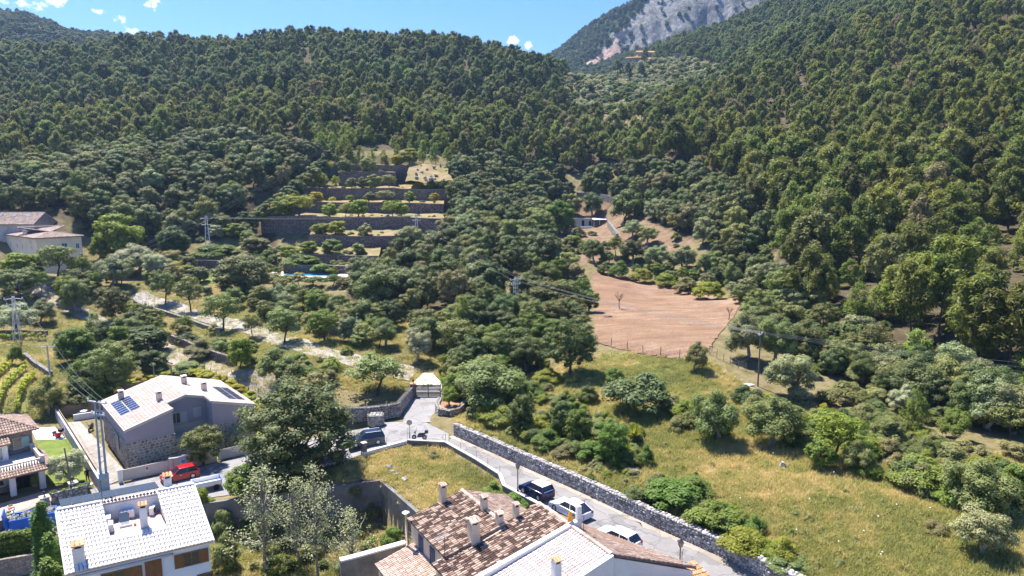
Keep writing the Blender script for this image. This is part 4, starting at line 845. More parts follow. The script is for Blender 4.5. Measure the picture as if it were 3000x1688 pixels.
patch('villa_path', [(-53.2,74.6),(-51.6,75.6)], [(-52.0,70.4),(-50.6,71.2)], 6, 10, 'paving_red', 0.09, 0, px=False)
patch('villa_yard', [(-60,66.5),(-53.2,74.6)], [(-56,64.8),(-52.1,70.6)], 10, 10, 'paving_red', 0.085, 0, px=False)

# ------------------------------------------------------------------ stones, tiles, walls
def mk_stones(n, seed):
    r = random.Random(seed); out = []
    for k in range(n):
        c = 8; ph = r.uniform(0, 1); base = [(0.5 * math.cos(6.283 * (i + ph) / c) * r.uniform(0.88, 1.12) * 1.08, 0.0, 0.5 * math.sin(6.283 * (i + ph) / c) * r.uniform(0.88, 1.12) * 1.08) for i in range(c)]
        top = [(x * r.uniform(0.62, 0.8), -0.75 * r.uniform(0.8, 1.0), z * r.uniform(0.62, 0.8)) for x, y, z in base]; mb = MB()
        mb.add(base + top + [(0, -1.0, 0)], [(i, (i + 1) % c, c + (i + 1) % c, c + i) for i in range(c)] + [(c + i, c + (i + 1) % c, 2 * c) for i in range(c)]); out.append(mb)
    return out
STONES = mk_stones(10, 3)
def lay_stones(parent, frames, mat, limit=300, name='stone'):
    """frames: (centre, along, outward, up, width, height, depth); the ones nearest to the camera are parts of their own, the rest one part"""
    key = 'st_' + mat
    if key not in MESHES: MESHES[key] = [s.mesh('stone', mat) for s in STONES]
    frames.sort(key=lambda f: np.linalg.norm(V3(f[0]) - np.array([0, 0, HC]))); off = origin(parent); rest = MB()
    for i, (c, a, o, up, w, h, d) in enumerate(frames):
        k = rnd.randrange(len(STONES)); A = np.array([V3(a) * w, -V3(o) * d, V3(up) * h]).T
        if i < limit:
            ob = link(name, MESHES[key][k], parent); m = np.eye(4); m[:3, :3] = A; m[:3, 3] = V3(c) - off; ob.matrix_local = Matrix(m.tolist())
        else: rest.add((A @ np.array(STONES[k].v).T).T + V3(c), STONES[k].f)
    if rest.v: rest.build(name + 's', mat, parent, 'stuff')
MESHES = {}
def face_frames(P, z0, z1, side, sl, sh, dep, fill=1.0, zf=None):
    """stones over the face of a wall along the xy line P; side +1: to the left of its direction"""
    out = []; P = [V3((*p[:2], 0)) for p in P]
    for a, b in zip(P[:-1], P[1:]):
        L = np.linalg.norm(b - a); t = (b - a) / L; o = np.array([-t[1], t[0], 0]) * side; rows = max(1, int(round((z1 - z0) / sh)))
        for k in range(rows):
            s = rnd.uniform(-sl, 0)
            while s < L:
                w = sl * rnd.uniform(0.65, 1.5); h = sh * rnd.uniform(0.85, 1.25); c = a + t * min(max(s + w / 2, 0.05), L - 0.05)
                zb = zf(c[0], c[1]) if zf else 0.0
                out.append((c + np.array([0, 0, zb + z0 + (k + 0.5) * (z1 - z0) / rows + rnd.uniform(-0.12, 0.12) * sh]), t, o, (0, 0, 1), w * 1.02 * fill, h * 1.02 * fill, dep * rnd.uniform(0.6, 1.4))); s += w
    return out
def top_frames(P, z, wid, sl, dep, zf=None):
    out = []; P = [V3((*p[:2], 0)) for p in P]
    for a, b in zip(P[:-1], P[1:]):
        L = np.linalg.norm(b - a); t = (b - a) / L; n = np.array([-t[1], t[0], 0]); s = 0
        while s < L:
            w = sl * rnd.uniform(0.7, 1.5)
            for q in (-0.25, 0.25):
                c = a + t * (s + w / 2) + n * wid * (q + rnd.uniform(-0.05, 0.05)); zb = zf(c[0], c[1]) if zf else 0.0; out.append((c + np.array([0, 0, zb + z]), t, (0, 0, 1), -n, w, wid * 0.55, dep * rnd.uniform(0.6, 1.5)))
            s += w
    return out
def wall_mb(P, th, z0, z1, zf=None, mb=None):
    """straight-sided wall along an xy line; z0, z1 numbers or lists"""
    mb = mb or MB(); P = np.array([p[:2] for p in P], float); n = len(P); T = np.gradient(P, axis=0); T /= np.linalg.norm(T, axis=1)[:, None]; N = np.stack([-T[:, 1], T[:, 0]], 1) * th / 2
    z0 = [z0] * n if not hasattr(z0, '__len__') else z0; z1 = [z1] * n if not hasattr(z1, '__len__') else z1; zb = [zf(*p) if zf else 0.0 for p in P]; v = []
    for i in range(n):
        for s, z in ((1, z0[i]), (-1, z0[i]), (-1, z1[i]), (1, z1[i])): v.append((P[i, 0] + s * N[i, 0], P[i, 1] + s * N[i, 1], z + zb[i]))
    f = [(0, 1, 2, 3), tuple((n - 1) * 4 + k for k in (3, 2, 1, 0))]
    for i in range(n - 1):
        for k in range(4): f.append((i * 4 + k, (i + 1) * 4 + k, (i + 1) * 4 + (k + 1) % 4, i * 4 + (k + 1) % 4))
    return mb.add(v, f)
def dense(P, d):
    out = []
    for a, b in zip(P[:-1], P[1:]):
        k = max(1, int(np.hypot(b[0] - a[0], b[1] - a[1]) / d)); out += [tuple(V3(a[:2]) + (V3(b[:2]) - V3(a[:2])) * i / k) for i in range(k)]
    return out + [tuple(P[-1][:2])]
def far_wall(name, label, P, h, mat, th=0.6, px=True, group=None, z1=0.25):
    if px: P = [G(*p)[:2] for p in P]
    P = dense(P, 2.5); o = wall_mb(P, th, -0.8, h, lambda x, y: float(hz(x, y))).build(name, mat); return tag(o, label, 'wall', group)
# the long wall on the far side of the road
rw = [(a + 0.15, b + 0.2) for a, b in ROAD_R[1:]]
t = thing('stone_wall', 'long dry-stone wall of pale rounded rocks bordering the road', 'wall', (rw[0][0], rw[0][1], 0))
wall_mb(dense(rw, 2), 0.5, -0.3, 1.5).build('core', 'joint_dark', t)
fr = face_frames([(p[0] - 0.18, p[1] - 0.17) for p in rw], 0.0, 1.55, -1, 0.3, 0.235, 0.13)
fr += top_frames(rw, 1.48, 0.62, 0.34, 0.13); fr += face_frames([(p[0] + 0.2, p[1] + 0.19) for p in rw[:3]], 1.0, 1.5, 1, 0.3, 0.25, 0.1)
lay_stones(t, fr, 'stones_road')
# concrete walls of the empty plot and the garden below the street
pw = [(-13.1,83.35),(-8.25,82.65),(-4.15,77.2),(-1.35,73.0),(-0.85,70.1),(3.1,65.25),(5.4,61.9)]
o = wall_mb(pw, 0.3, -1.6, 0.3).build('plot_wall', 'concrete_old_and_shade'); tag(o, 'grey concrete wall holding the roadside of the empty plot', 'wall'); wall_mb(pw, 0.42, 0.3, 0.4).build('coping', 'concrete', o)
o = wall_mb([(-13.3,83.3),(-15.6,81.4),(-17.9,79.4)], 0.32, -1.6, 0.28).build('plot_wall', 'stucco_white'); tag(o, 'low whitewashed wall of the plot beside the parked navy car', 'wall')
o = wall_mb([(-14.6,73.8),(-12.4,70.6),(-9.5,66.2)], 0.4, -6.6, -0.75).build('retaining_wall', 'concrete_old_and_shade'); tag(o, 'stained concrete retaining wall below the grassy plot', 'wall')
o = wall_mb([(-38.7,60),(-38.7,67.6),(-34,71.1),(-23.4,72.7),(-14.7,73.85)], 0.4, -6.6, [-2.4,-2.3,-2.25,-1.4,-0.72]).build('retaining_wall', 'concrete_old_and_shade'); tag(o, 'dark shaded retaining wall below the street, behind the poplars', 'wall')
o = MB().box((-17.75, 79.7, 0.2), (0.55, 0.55, 2.2), 0.7).build('pillar', 'concrete_old_and_shade'); tag(o, 'dark grey square pillar standing in front of the navy car', 'pillar')
MB().box((-17.75, 79.7, 1.36), (0.66, 0.66, 0.12), 0.7).build('cap', 'concrete', o)
o = wall_mb([(-15.0,56.6),(-13.56,57.4),(-9.75,59.7)], 0.45, -6, -0.55).build('garden_wall', 'concrete_old_and_shade'); tag(o, 'white garden wall with a shade-coloured face running up to the tiled house', 'wall'); wall_mb([(-15.0,56.6),(-13.56,57.4),(-9.75,59.7)], 0.62, -0.55, -0.4).build('coping', 'stucco_white', o)  # dark face puts the white wall's shade into its colour
t = thing('post_fence', 'thin metal posts with wire along the wall of the plot', 'fence', (-13.1, 83.35, 0.4))
for k, p in enumerate(dense([(-17.6,79.6)] + pw[:4], 2.3)): MB().tube([(p[0], p[1], 0.3), (p[0] + 0.02, p[1], 1.35)], 0.03, 5).build('post', 'metal_grey', t)
mb = MB(); q = dense([(-17.6,79.6)] + pw[:4], 2.3)
for h in (0.65, 0.95, 1.25): mb.tube([(p[0], p[1], h) for p in q], 0.008, 4)
mb.build('wire', 'wire', t)
# entrance with the dark gate
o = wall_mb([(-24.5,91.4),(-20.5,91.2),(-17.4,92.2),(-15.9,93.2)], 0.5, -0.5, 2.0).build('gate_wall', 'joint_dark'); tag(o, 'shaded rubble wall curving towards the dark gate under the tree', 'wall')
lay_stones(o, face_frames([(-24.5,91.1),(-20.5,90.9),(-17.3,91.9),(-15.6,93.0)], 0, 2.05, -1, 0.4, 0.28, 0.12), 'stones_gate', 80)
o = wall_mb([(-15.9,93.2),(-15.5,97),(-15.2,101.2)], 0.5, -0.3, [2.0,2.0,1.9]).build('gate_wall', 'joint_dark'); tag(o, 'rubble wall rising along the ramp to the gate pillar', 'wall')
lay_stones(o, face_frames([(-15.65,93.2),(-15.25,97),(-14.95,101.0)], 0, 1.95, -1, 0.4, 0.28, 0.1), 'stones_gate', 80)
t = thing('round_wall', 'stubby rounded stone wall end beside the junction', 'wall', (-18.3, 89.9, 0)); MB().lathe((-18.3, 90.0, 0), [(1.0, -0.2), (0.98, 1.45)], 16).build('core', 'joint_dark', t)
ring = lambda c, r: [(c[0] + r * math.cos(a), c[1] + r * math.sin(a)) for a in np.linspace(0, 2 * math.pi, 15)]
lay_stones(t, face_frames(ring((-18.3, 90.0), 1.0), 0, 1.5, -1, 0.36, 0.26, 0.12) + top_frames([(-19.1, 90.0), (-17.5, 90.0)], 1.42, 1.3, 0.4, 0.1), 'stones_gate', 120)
t = thing('planter_wall', 'curved stone planter with a small tree beside the gate ramp', 'planter', (-8.9, 93.2, 0)); pl = [(-10.4,97.6),(-10.5,94.6),(-9.9,92.4),(-8.6,91.7),(-7.5,92.6),(-6.9,94.6),(-6.6,97.4)]
wall_mb(dense(pl, 0.8), 0.5, -0.3, 1.4).build('core', 'joint_dark', t); lay_stones(t, face_frames([(p[0] + 0.25 * np.sign(p[0] + 8.7), p[1] - 0.15) for p in pl], 0, 1.5, -1, 0.38, 0.27, 0.12) + top_frames(pl, 1.38, 0.6, 0.36, 0.1), 'stones_gate', 140)
MB().poly([(p[0], p[1], 1.15) for p in pl]).build('soil', 'red_soil', t)
GX, GY = (-14.5, -10.8), 101.6
t = thing('gate_pillar', 'stone gate pillar with a small lantern on top', 'pillar', (-14.9, GY, 0.2)); MB().box((-14.9, GY, 1.1), (0.8, 0.75, 2.2)).build('shaft', 'stone_dry', t); MB().box((-14.9, GY, 2.26), (1.0, 0.95, 0.12)).build('cap', 'terracotta', t)
MB().tube([(-14.9, GY, 2.3), (-14.9, GY, 2.6)], 0.05, 6).lathe((-14.9, GY, 2.6), [(0.08, 0), (0.16, 0.12), (0.12, 0.32), (0.03, 0.4)], 8).build('lantern', 'metal_dark', t)
t = thing('gate', 'dark brown slatted driveway gate in front of the white forecourt', 'gate', (-12.5, GY, 0.2))
for k in range(8): MB().box(((GX[0] + GX[1]) / 2, GY, 0.45 + k * 0.22), (GX[1] - GX[0], 0.05, 0.17)).build('slat', 'wood_dark', t)
for x in (GX[0], (GX[0] + GX[1]) / 2, GX[1]): MB().box((x, GY + 0.04, 1.2), (0.12, 0.08, 1.9)).build('post', 'wood_dark', t)

def tile_mesh(du, dv):
    mb = MB(); n = 5; L = dv * 1.13; v = []
    for y, r, dz in ((0, du * 0.5, 0.035), (L, du * 0.42, 0.0)):
        v += [(r * math.cos(math.pi * k / (n - 1)), y, dz + 1.0 * r * math.sin(math.pi * k / (n - 1))) for k in range(n)]
    return mb.add(v, [(k, k + n, k + n + 1, k + 1) for k in range(n - 1)] + [tuple(range(n))])
def tile_roof(parent, O, U, S, wid, length, mat, base, du=0.25, dv=0.42, limit=300, keep=None, th=0.12, slab=True, ux=None):
    """barrel tiles in columns up the slope on a solid deck; the nearest ones are parts of their own"""
    O, U, S = V3(O), u3(U), u3(S); N = np.cross(U, S); N = N / np.linalg.norm(N) * (1 if np.cross(U, S)[2] > 0 else -1)
    nu, nv = max(1, int(round(wid / du))), max(1, int(round(length / dv))); du, dv = wid / nu, length / nv; tm = tile_mesh(du, dv); me = tm.mesh('tile', mat, False)
    if slab:
        if keep is None: MB().prism([O, O + U * wid, O + U * wid + S * length, O + S * length], -N * th).build('roof_deck', base, parent)
        else:
            mb = MB()
            for i in range(0, nu, 2):
                for j in range(nv):
                    if keep((i + 1) * du, (j + 0.5) * dv):
                        a = O + U * i * du + S * j * dv; w = min(2, nu - i) * du; mb.prism([a, a + U * w, a + U * w + S * dv, a + S * dv], -N * th)
            mb.build('roof_deck', base, parent)
    L = [(O + U * (i + 0.5) * du + S * j * dv, ) for i in range(nu) for j in range(nv) if keep is None or keep((i + 0.5) * du, (j + 0.5) * dv)]; L = [p[0] for p in L]
    L.sort(key=lambda p: np.linalg.norm(p - np.array([0, 0, HC]))); off = origin(parent); A = np.array([U, S, N]).T; rest = MB(); tv = np.array(tm.v)
    for i, p in enumerate(L):
        jit = np.eye(3) + rng.normal(0, 0.012, (3, 3)); B = A @ jit; q = p + N * rng.uniform(0, 0.015)
        if i < limit:
            o = link('tile', me, parent); m = np.eye(4); m[:3, :3] = A; m[:3, 3] = q - off; o.matrix_local = Matrix(m.tolist())
        else: rest.add((B @ tv.T).T + q, tm.f)
    if rest.v: rest.build('tiles', mat, parent, 'stuff')
def tile_ruled(parent, E0, E1, R0, R1, mat, base, du=0.26, dv=0.42, limit=200, th=0.12):
    """tiles on a roof face whose eave and ridge are not parallel"""
    E0, E1, R0, R1 = map(V3, (E0, E1, R0, R1)); nu = int(np.linalg.norm(E1 - E0) / du); tm = tile_mesh(du, dv); tv = np.array(tm.v); me = tm.mesh('tile', mat); L = []
    N0 = u3(np.cross(E1 - E0, R0 - E0)); N0 = N0 if N0[2] > 0 else -N0; MB().hexa([p - N0 * th for p in (E0, E1, R1, R0)] + [E0, E1, R1, R0]).build('roof_deck', base, parent)
    for i in range(nu):
        k = (i + 0.5) / nu; a = E0 + (E1 - E0) * k; b = R0 + (R1 - R0) * k; S = u3(b - a); U = (E1 - E0) / nu * 0.5 + (R1 - R0) / nu * 0.5; n = int(np.linalg.norm(b - a) / dv)
        for j in range(n):
            t = j / n; Ul = ((E1 - E0) * (1 - t) + (R1 - R0) * t) / nu; N = np.cross(u3(Ul), S); N = N if N[2] > 0 else -N; L.append((a + (b - a) * t, np.array([Ul / du, S * np.linalg.norm(b - a) / n / dv, u3(N)]).T))
    L.sort(key=lambda p: np.linalg.norm(p[0] - np.array([0, 0, HC]))); off = origin(parent); rest = MB()
    for i, (p, A) in enumerate(L):
        if i < limit:
            o = link('tile', me, parent); m = np.eye(4); m[:3, :3] = A; m[:3, 3] = p - off; o.matrix_local = Matrix(m.tolist())
        else: rest.add((A @ tv.T).T + p, tm.f)
    if rest.v: rest.build('tiles', mat, parent, 'stuff')
def ridge_tiles(parent, A, B, mat, r=0.16, name='ridge_tile'):
    A, B = V3(A), V3(B); n = max(1, int(np.linalg.norm(B - A) / 0.42)); d = (B - A) / n; L = np.linalg.norm(d); U = u3(np.cross(d, (0, 0, 1))); N = np.cross(U, d / L)
    for k in range(n):
        mb = MB(); v = []
        for y, rr, dz in ((0, r, 0.03), (1.1, r * 0.85, 0.0)): v += [A + d * (k + y) + U * rr * math.cos(math.pi * i / 4) + N * (rr * 0.8 * math.sin(math.pi * i / 4) + dz) for i in range(5)]
        mb.add(v, [(i, i + 5, i + 6, i + 1) for i in range(4)] + [(0, 1, 2, 3, 4)]).build(name, mat, parent)
class Fr:
    """a building's own axes: u along the front, v towards the back"""
    def __init__(s, O, ex, ey): s.O = V3((*O, 0)); s.ex = V3((*ex, 0)); s.ey = V3((*ey, 0))
    def p(s, u, v, z): return s.O + s.ex * u + s.ey * v + np.array([0, 0, z])
    def box(s, mb, u0, u1, v0, v1, z0, z1): return mb.hexa([s.p(u0, v0, z0), s.p(u1, v0, z0), s.p(u1, v1, z0), s.p(u0, v1, z0), s.p(u0, v0, z1), s.p(u1, v0, z1), s.p(u1, v1, z1), s.p(u0, v1, z1)])
def window(parent, P, d, n, w, h, frame='white_paint', pane='glass', shut=None, sopen=True, sill=None, name='window', one=False):
    """window or door on a wall: P bottom middle on the wall face, d along the wall, n outward"""
    P, d, n = V3(P), u3(d), u3(n); up = np.array([0, 0, 1.0]); bar = lambda mb, a, b, z0, z1, y0, y1: mb.hexa([P + d * x + up * z + n * y for z in (z0, z1) for x, y in ((a, y0), (b, y0), (b, y1), (a, y1))])
    mb = MB(); f = 0.09; hw = w / 2
    for a, b, z0, z1 in ((-hw, -hw + f, 0, h), (hw - f, hw, 0, h), (-hw + f, hw - f, 0, f), (-hw + f, hw - f, h - f, h)) + (() if one else ((-0.03, 0.03, f, h - f),)): bar(mb, a, b, z0, z1, -0.02, 0.06)
    wo = mb.build(name, frame, parent); bar(MB(), -hw + f * 0.5, hw - f * 0.5, f * 0.5, h - f * 0.5, -0.01, 0.025).build('pane', pane, wo)
    if sill: bar(MB(), -hw - 0.1, hw + 0.1, -0.1, 0.0, -0.02, 0.16).build('sill', sill, wo)
    if shut:
        sp = ((-hw - w * 0.48, -hw), (hw, hw + w * 0.48)) if sopen else ((-hw, -0.01), (0.01, hw))
        if sopen == 1.5: sp = ((hw, hw + w * 0.7),)
        for a, b in sp:
            y = 0.065; m = MB(); bar(m, a, b, 0, h, y, y + 0.04)
            for z in np.arange(0.1, h - 0.1, 0.16): bar(m, a + 0.07, b - 0.07, z, z + 0.09, y + 0.04, y + 0.055)
            for aa, bb in ((a, a + 0.06), (b - 0.06, b)): bar(m, aa, bb, 0, h, y + 0.04, y + 0.062)
            m.build('shutter', shut, wo)
    return wo
def chimney(parent, P, w, h, mat, cap='tiles', capmat='tile_orange', rz=0.5, d=None):
    d = d or w; P = V3(P); o = MB().box((P[0], P[1], P[2] + h / 2 - 0.25), (w, d, h + 0.5), rz).build('chimney', mat, parent); z = P[2] + h; ca, sa = math.cos(rz), math.sin(rz)
    m = MB()
    for sx in (-1, 1): m.box((P[0] + sx * w * 0.4 * ca, P[1] + sx * w * 0.4 * sa, z + 0.1), (w * 0.16, d * 0.95, 0.22), rz)
    m.build('vent', mat, o); MB().box((P[0], P[1], z + 0.06), (w * 0.6, d * 0.7, 0.12), rz).build('flue', 'black', o)
    if cap == 'tiles':
        U = V3((ca, sa, 0)); S = V3((-sa, ca, 0)); mm = MB(); tm = tile_mesh(w * 1.3 / 3, d * 0.7); tv = np.array(tm.v)
        for sg in (1, -1):
            Sv = u3(-S * sg * 1.0 + np.array([0, 0, 0.45])) ; N = np.cross(U, Sv); N = N if N[2] > 0 else -N; A = np.array([U, Sv, N]).T
            for k in range(3): mm.add((A @ tv.T).T + P + np.array([0, 0, h + 0.2]) + S * sg * d * 0.68 + U * (k - 1) * w * 1.3 / 3, tm.f)
        mm.build('cap', capmat, o)
    else: MB().box((P[0], P[1], z + 0.25), (w * 1.15, d * 1.15, 0.09), rz).build('cap', capmat, o)
    return o

# ------------------------------------------------------------------ stone and stucco house with solar panels
def house_a():
    f = Fr((-46.3, 79.95), (0.766, 0.643), (-0.643, 0.766)); W, D, zb, zs, ze, zr, ur = 15.5, 14.4, -2.6, 1.15, 2.8, 5.0, 7.6
    t = thing('stone_house', 'stucco house, walls coloured lavender as shaded, on a stone base with a pale pink gabled roof', 'house', f.p(0, 0, zb)); a, b, rd = 5.4, 10.0, 3.0
    rz = lambda u: ze + (zr - ze) * (u / ur if u < ur else (W - u) / (W - ur))
    mb = MB(); w = 0.35
    for u0, u1, v0 in ((0, a, 0), (b, W, 0)): f.box(mb, u0, u1, v0, D, zb, zs)
    f.box(mb, a, b, rd, D, zb, zs); mb.build('stone_base', 'mortar', t); mb = MB()
    def block(u0, u1, v0, off):                                              # stucco storey with sloping top
        us = [u0] + ([ur] if u0 < ur < u1 else []) + [u1]; pts = [f.p(u0, v0 + off, zs), *[f.p(u, v0 + off, rz(u) - 0.16) for u in us], f.p(u1, v0 + off, zs)]; mb.prism(pts, f.ey * (D - v0 - 2 * off))
    block(0.06, a - 0.06, 0.0, 0.06); block(b + 0.06, W - 0.06, 0.0, 0.06); block(a - 0.06, b + 0.06, rd, 0.06); mb.build('wall', 'stucco_lavender_shade', t)
    f.box(MB(), a + 0.02, b - 0.02, 0.9, rd, zb, zs - 1.1).build('terrace', 'mortar', t)
    fr = face_frames([f.p(0, -0.0, 0), f.p(a, 0, 0)], zb, zs - 0.03, -1, 0.42, 0.34, 0.05, 0.76) + face_frames([f.p(b, 0, 0), f.p(W, 0, 0)], zb, zs - 0.03, -1, 0.42, 0.34, 0.05, 0.76)
    fr += face_frames([f.p(0, D, 0), f.p(0, 0, 0)], zb, zs - 0.03, -1, 0.42, 0.34, 0.05, 0.76) + face_frames([f.p(W, 0, 0), f.p(W, D, 0)], zb, zs - 0.03, -1, 0.42, 0.34, 0.05, 0.76)
    lay_stones(t, fr, 'stones_house')
    oh = 0.25; SL = lambda u0, u1: f.p(u1, 0, rz(u1)) - f.p(u0, 0, rz(u0))
    L = math.hypot(ur, zr - ze); k = 1 / L
    tile_roof(t, f.p(0, -0.1, ze), -f.ey * -1, SL(0, ur), D + 0.2, L, 'tile_pink', 'roof_pan_pale', 0.3, 0.4, 0, lambda v, s: v > rd - 0.3 or s * ur / L < a + 0.05)
    L2 = math.hypot(W - ur, zr - ze)
    tile_roof(t, f.p(W, D + 0.1, ze), -f.ey, SL(W, ur), D + 0.2, L2, 'tile_pink', 'roof_pan_pale', 0.3, 0.4, 0, lambda v, s: (D - v) > rd - 0.3 or (W - s * (W - ur) / L2) > b - 0.05)
    mb = MB()                                                                # pale verges
    for u0, u1, v in ((-0.05, a, -0.12), (b, W + 0.05, -0.12), (a, ur, rd - 0.32), (ur, b, rd - 0.32), (-0.05, ur, D + 0.1), (ur, W + 0.05, D + 0.1)):
        p, q = f.p(u0, v, rz(max(0, min(W, u0)))), f.p(u1, v, rz(max(0, min(W, u1)))); mb.hexa([p + f.ey * y + np.array([0, 0, z]) for p, y, z in ((p, -0.1, -0.2), (q, -0.1, -0.2), (q, 0.14, -0.2), (p, 0.14, -0.2), (p, -0.1, 0.14), (q, -0.1, 0.14), (q, 0.14, 0.14), (p, 0.14, 0.14))])
    mb.build('verge', 'stucco_pale', t); mb = MB(); f.box(mb, -0.18, 0.0, -0.1, D + 0.1, ze - 0.2, ze + 0.02); f.box(mb, W, W + 0.18, -0.1, D + 0.1, ze - 0.2, ze + 0.02); mb.build('gutter', 'stucco_pale', t)
    ridge_tiles(t, f.p(ur, rd - 0.2, zr + 0.04), f.p(ur, D, zr + 0.04), 'tile_pink')
    window(t, f.p(6.4, rd + 0.06, 1.35), f.ex, -f.ey, 1.1, 1.5, 'shutter_grey', 'glass', 'shutter_grey', 1.5); window(t, f.p(9.0, rd + 0.06, 1.75), f.ex, -f.ey, 1.0, 1.35, 'shutter_grey', 'shutter_grey', 'shutter_grey', False)
    window(t, f.p(-0.06, 5.6, -1.0), -f.ey, -f.ex, 1.2, 1.9, 'shutter_grey', 'glass', 'shutter_grey', 1.5)
    for v in (2.0, 7.4): window(t, f.p(-0.05, v, -2.1), -f.ey, -f.ex, 0.5, 0.4, 'stone_villa', 'dark_inside', None, one=True, name='vent')
    for u, v in ((1.9, 11.8), (5.0, 4.9), (9.3, 9.6), (10.9, 6.2)): chimney(t, f.p(u, v, rz(u)), 0.62, 1.05, 'stucco_pale', 'flat', 'plastic_white', 0.70)
    d = MB(); p = f.p(9.7, 9.0, rz(9.7)); d.lathe(p + np.array([0, 0, 0.1]), [(0.04, 0), (0.04, 0.35), (0.34, 0.42), (0.36, 0.46)], 10).build('satellite_dish', 'aerial_white', t)
    for nm, lab, u0, u1, v0, v1, nu, nv, S in (('solar_array', 'blue solar panels on the near corner of the pink roof', 0.5, 2.9, 5.2, 11.6, 2, 7, 0), ('solar_array', 'dark solar panels along the far eave of the pink roof', 12.7, 14.9, 1.6, 9.0, 2, 8, 1)):
        s = thing(nm, lab, 'solar panel', f.p(u0, v0, rz(u0)))
        for i in range(nu):
            for j in range(nv):
                ua, ub, va, vb = u0 + (u1 - u0) * i / nu, u0 + (u1 - u0) * (i + 1) / nu - 0.04, v0 + (v1 - v0) * j / nv, v0 + (v1 - v0) * (j + 1) / nv - 0.05
                q = lambda e, h: [f.p(u, v, rz(u) + h) for u, v in ((ua + e, va + e), (ub - e, va + e), (ub - e, vb - e), (ua + e, vb - e))]
                o = MB().hexa(q(0, 0.12) + q(0, 0.2)).build('panel_frame', 'metal_pale', s); MB().hexa(q(0.035, 0.15) + q(0.035, 0.206)).build('panel', 'solar', o)
    # garden wall along the street with two gates
    y0, y1 = (-46.5, 76.6), (-32.2, 87.15); d = u3((y1[0] - y0[0], y1[1] - y0[1], 0)); n = np.array([d[1], -d[0], 0]); P = lambda s, z: V3((*y0, -2.55)) + d * s + np.array([0, 0, z])
    g = lambda a, b, z0, z1, th, nm, mat, par=None: MB().hexa([P(s, z) + n * y for z in (z0, z1) for s, y in ((a, -th / 2), (b, -th / 2), (b, th / 2), (a, th / 2))]).build(nm, mat, par)
    w1 = g(6.6, 11.6, -0.3, 1.6, 0.3, 'garden_wall', 'stucco_pale'); tag(w1, 'cream garden wall with a blue notice, behind the red car', 'wall'); g(6.5, 11.7, 1.6, 1.7, 0.42, 'coping', 'plastic_white', w1)
    g(7.4, 8.0, 0.75, 1.25, 0.34, 'notice', 'white_paint', w1); g(7.47, 7.93, 0.86, 1.2, 0.36, 'notice_print', 'sign_blue', w1); g(9.2, 9.9, 0.3, 1.0, 0.34, 'meter_cover', 'stucco_cream', w1)
    w2 = g(15.6, 26, -0.3, 1.55, 0.3, 'garden_wall', 'stucco_pale'); tag(w2, 'cream garden wall in front of the bright lawn and olive', 'wall'); g(15.5, 26, 1.55, 1.65, 0.42, 'coping', 'plastic_white', w2); g(15.4, 16.0, -0.3, 1.85, 0.5, 'pillar', 'stucco_pale', w2)
    gt = thing('sliding_gate', 'plain cream sliding gate with a no-parking sign', 'gate', P(1, 0)); g(1.2, 6.4, 0.1, 1.5, 0.1, 'panel', 'stucco_pale', gt); g(0.7, 1.15, -0.2, 1.65, 0.45, 'post', 'plastic_white', gt); g(6.15, 6.55, -0.2, 1.75, 0.45, 'post', 'stucco_pale', gt)
    sg = g(3.6, 3.95, 0.75, 1.3, 0.14, 'sign_plate', 'white_paint', gt); c = P(3.775, 1.1) + n * 0.075
    for rr, mt, y in ((0.15, 'sign_red', 0), (0.1, 'shutter_navy', 0.006)): MB().poly([c + n * y + d * rr * math.cos(6.283 * k / 14) + np.array([0, 0, rr * math.sin(6.283 * k / 14)]) for k in range(14)]).build('sign_disc', mt, sg)
    MB().hexa([c + n * y + d * x + np.array([0, 0, -0.28 + zz]) for zz in (0, 0.1) for x, y in ((-0.15, 0.0), (0.15, 0.0), (0.15, 0.006), (-0.15, 0.006))]).build('sign_text', 'orange', sg)
    gt = thing('slatted_gate', 'pale slatted metal gate beside the leaning tree trunk', 'gate', P(13.6, 0))
    for k in range(9): g(11.8, 15.4, 0.12 + k * 0.15, 0.24 + k * 0.15, 0.06, 'slat', 'shutter_grey', gt)
    for s in (11.8, 13.6, 15.32): g(s, s + 0.08, 0.05, 1.5, 0.1, 'post', 'shutter_grey', gt)
    # wall between the gravel yard and the villa's lawn, reed fence at its end
    q = [(-67.6,99.4),(-57,86.9),(-46.7,74.7)]; o = wall_mb(q, 0.25, -3, -0.95).build('boundary_wall', 'stucco_grey'); tag(o, 'grey rendered wall between the lawn and the gravel yard', 'wall')
    wall_mb([(p[0] + 0.2, p[1] + 0.12) for p in q[:2]] + [(-48.5, 77.2)], 0.08, -2.4, -0.75).build('reed_screen', 'fence_reed', o)
    o = wall_mb([(-67.6,99.6),(-61.5,103),(-56.5,104.5)], 0.15, -2.6, -0.7).build('reed_fence', 'fence_reed'); tag(o, 'brown reed fence closing the far end of the gravel yard', 'fence')
    o = wall_mb([(-64.6,98.6),(-61.5,100.6),(-58.6,97.6)], 0.25, -2.6, -1.6).build('yard_wall', 'stucco_white'); tag(o, 'low white yard wall around the parked scooter', 'wall')
    t2 = thing('slat_fence', 'wooden slat fence with two tall posts behind the stone house', 'fence', (-58.5, 104.5, -1))
    for k in range(7): MB().box((-58.6, 105.6, -0.4 + k * 0.27), (4.4, 0.06, 0.17), 0.45).build('slat', 'wood_post', t2)
    for x, y, h in ((-56.4, 106.5, 4.6), (-54.2, 107.6, 4.4)): MB().box((x, y, h / 2 - 0.8), (0.14, 0.14, h)).build('post', 'fence_reed', t2)
    return f
FA = house_a()

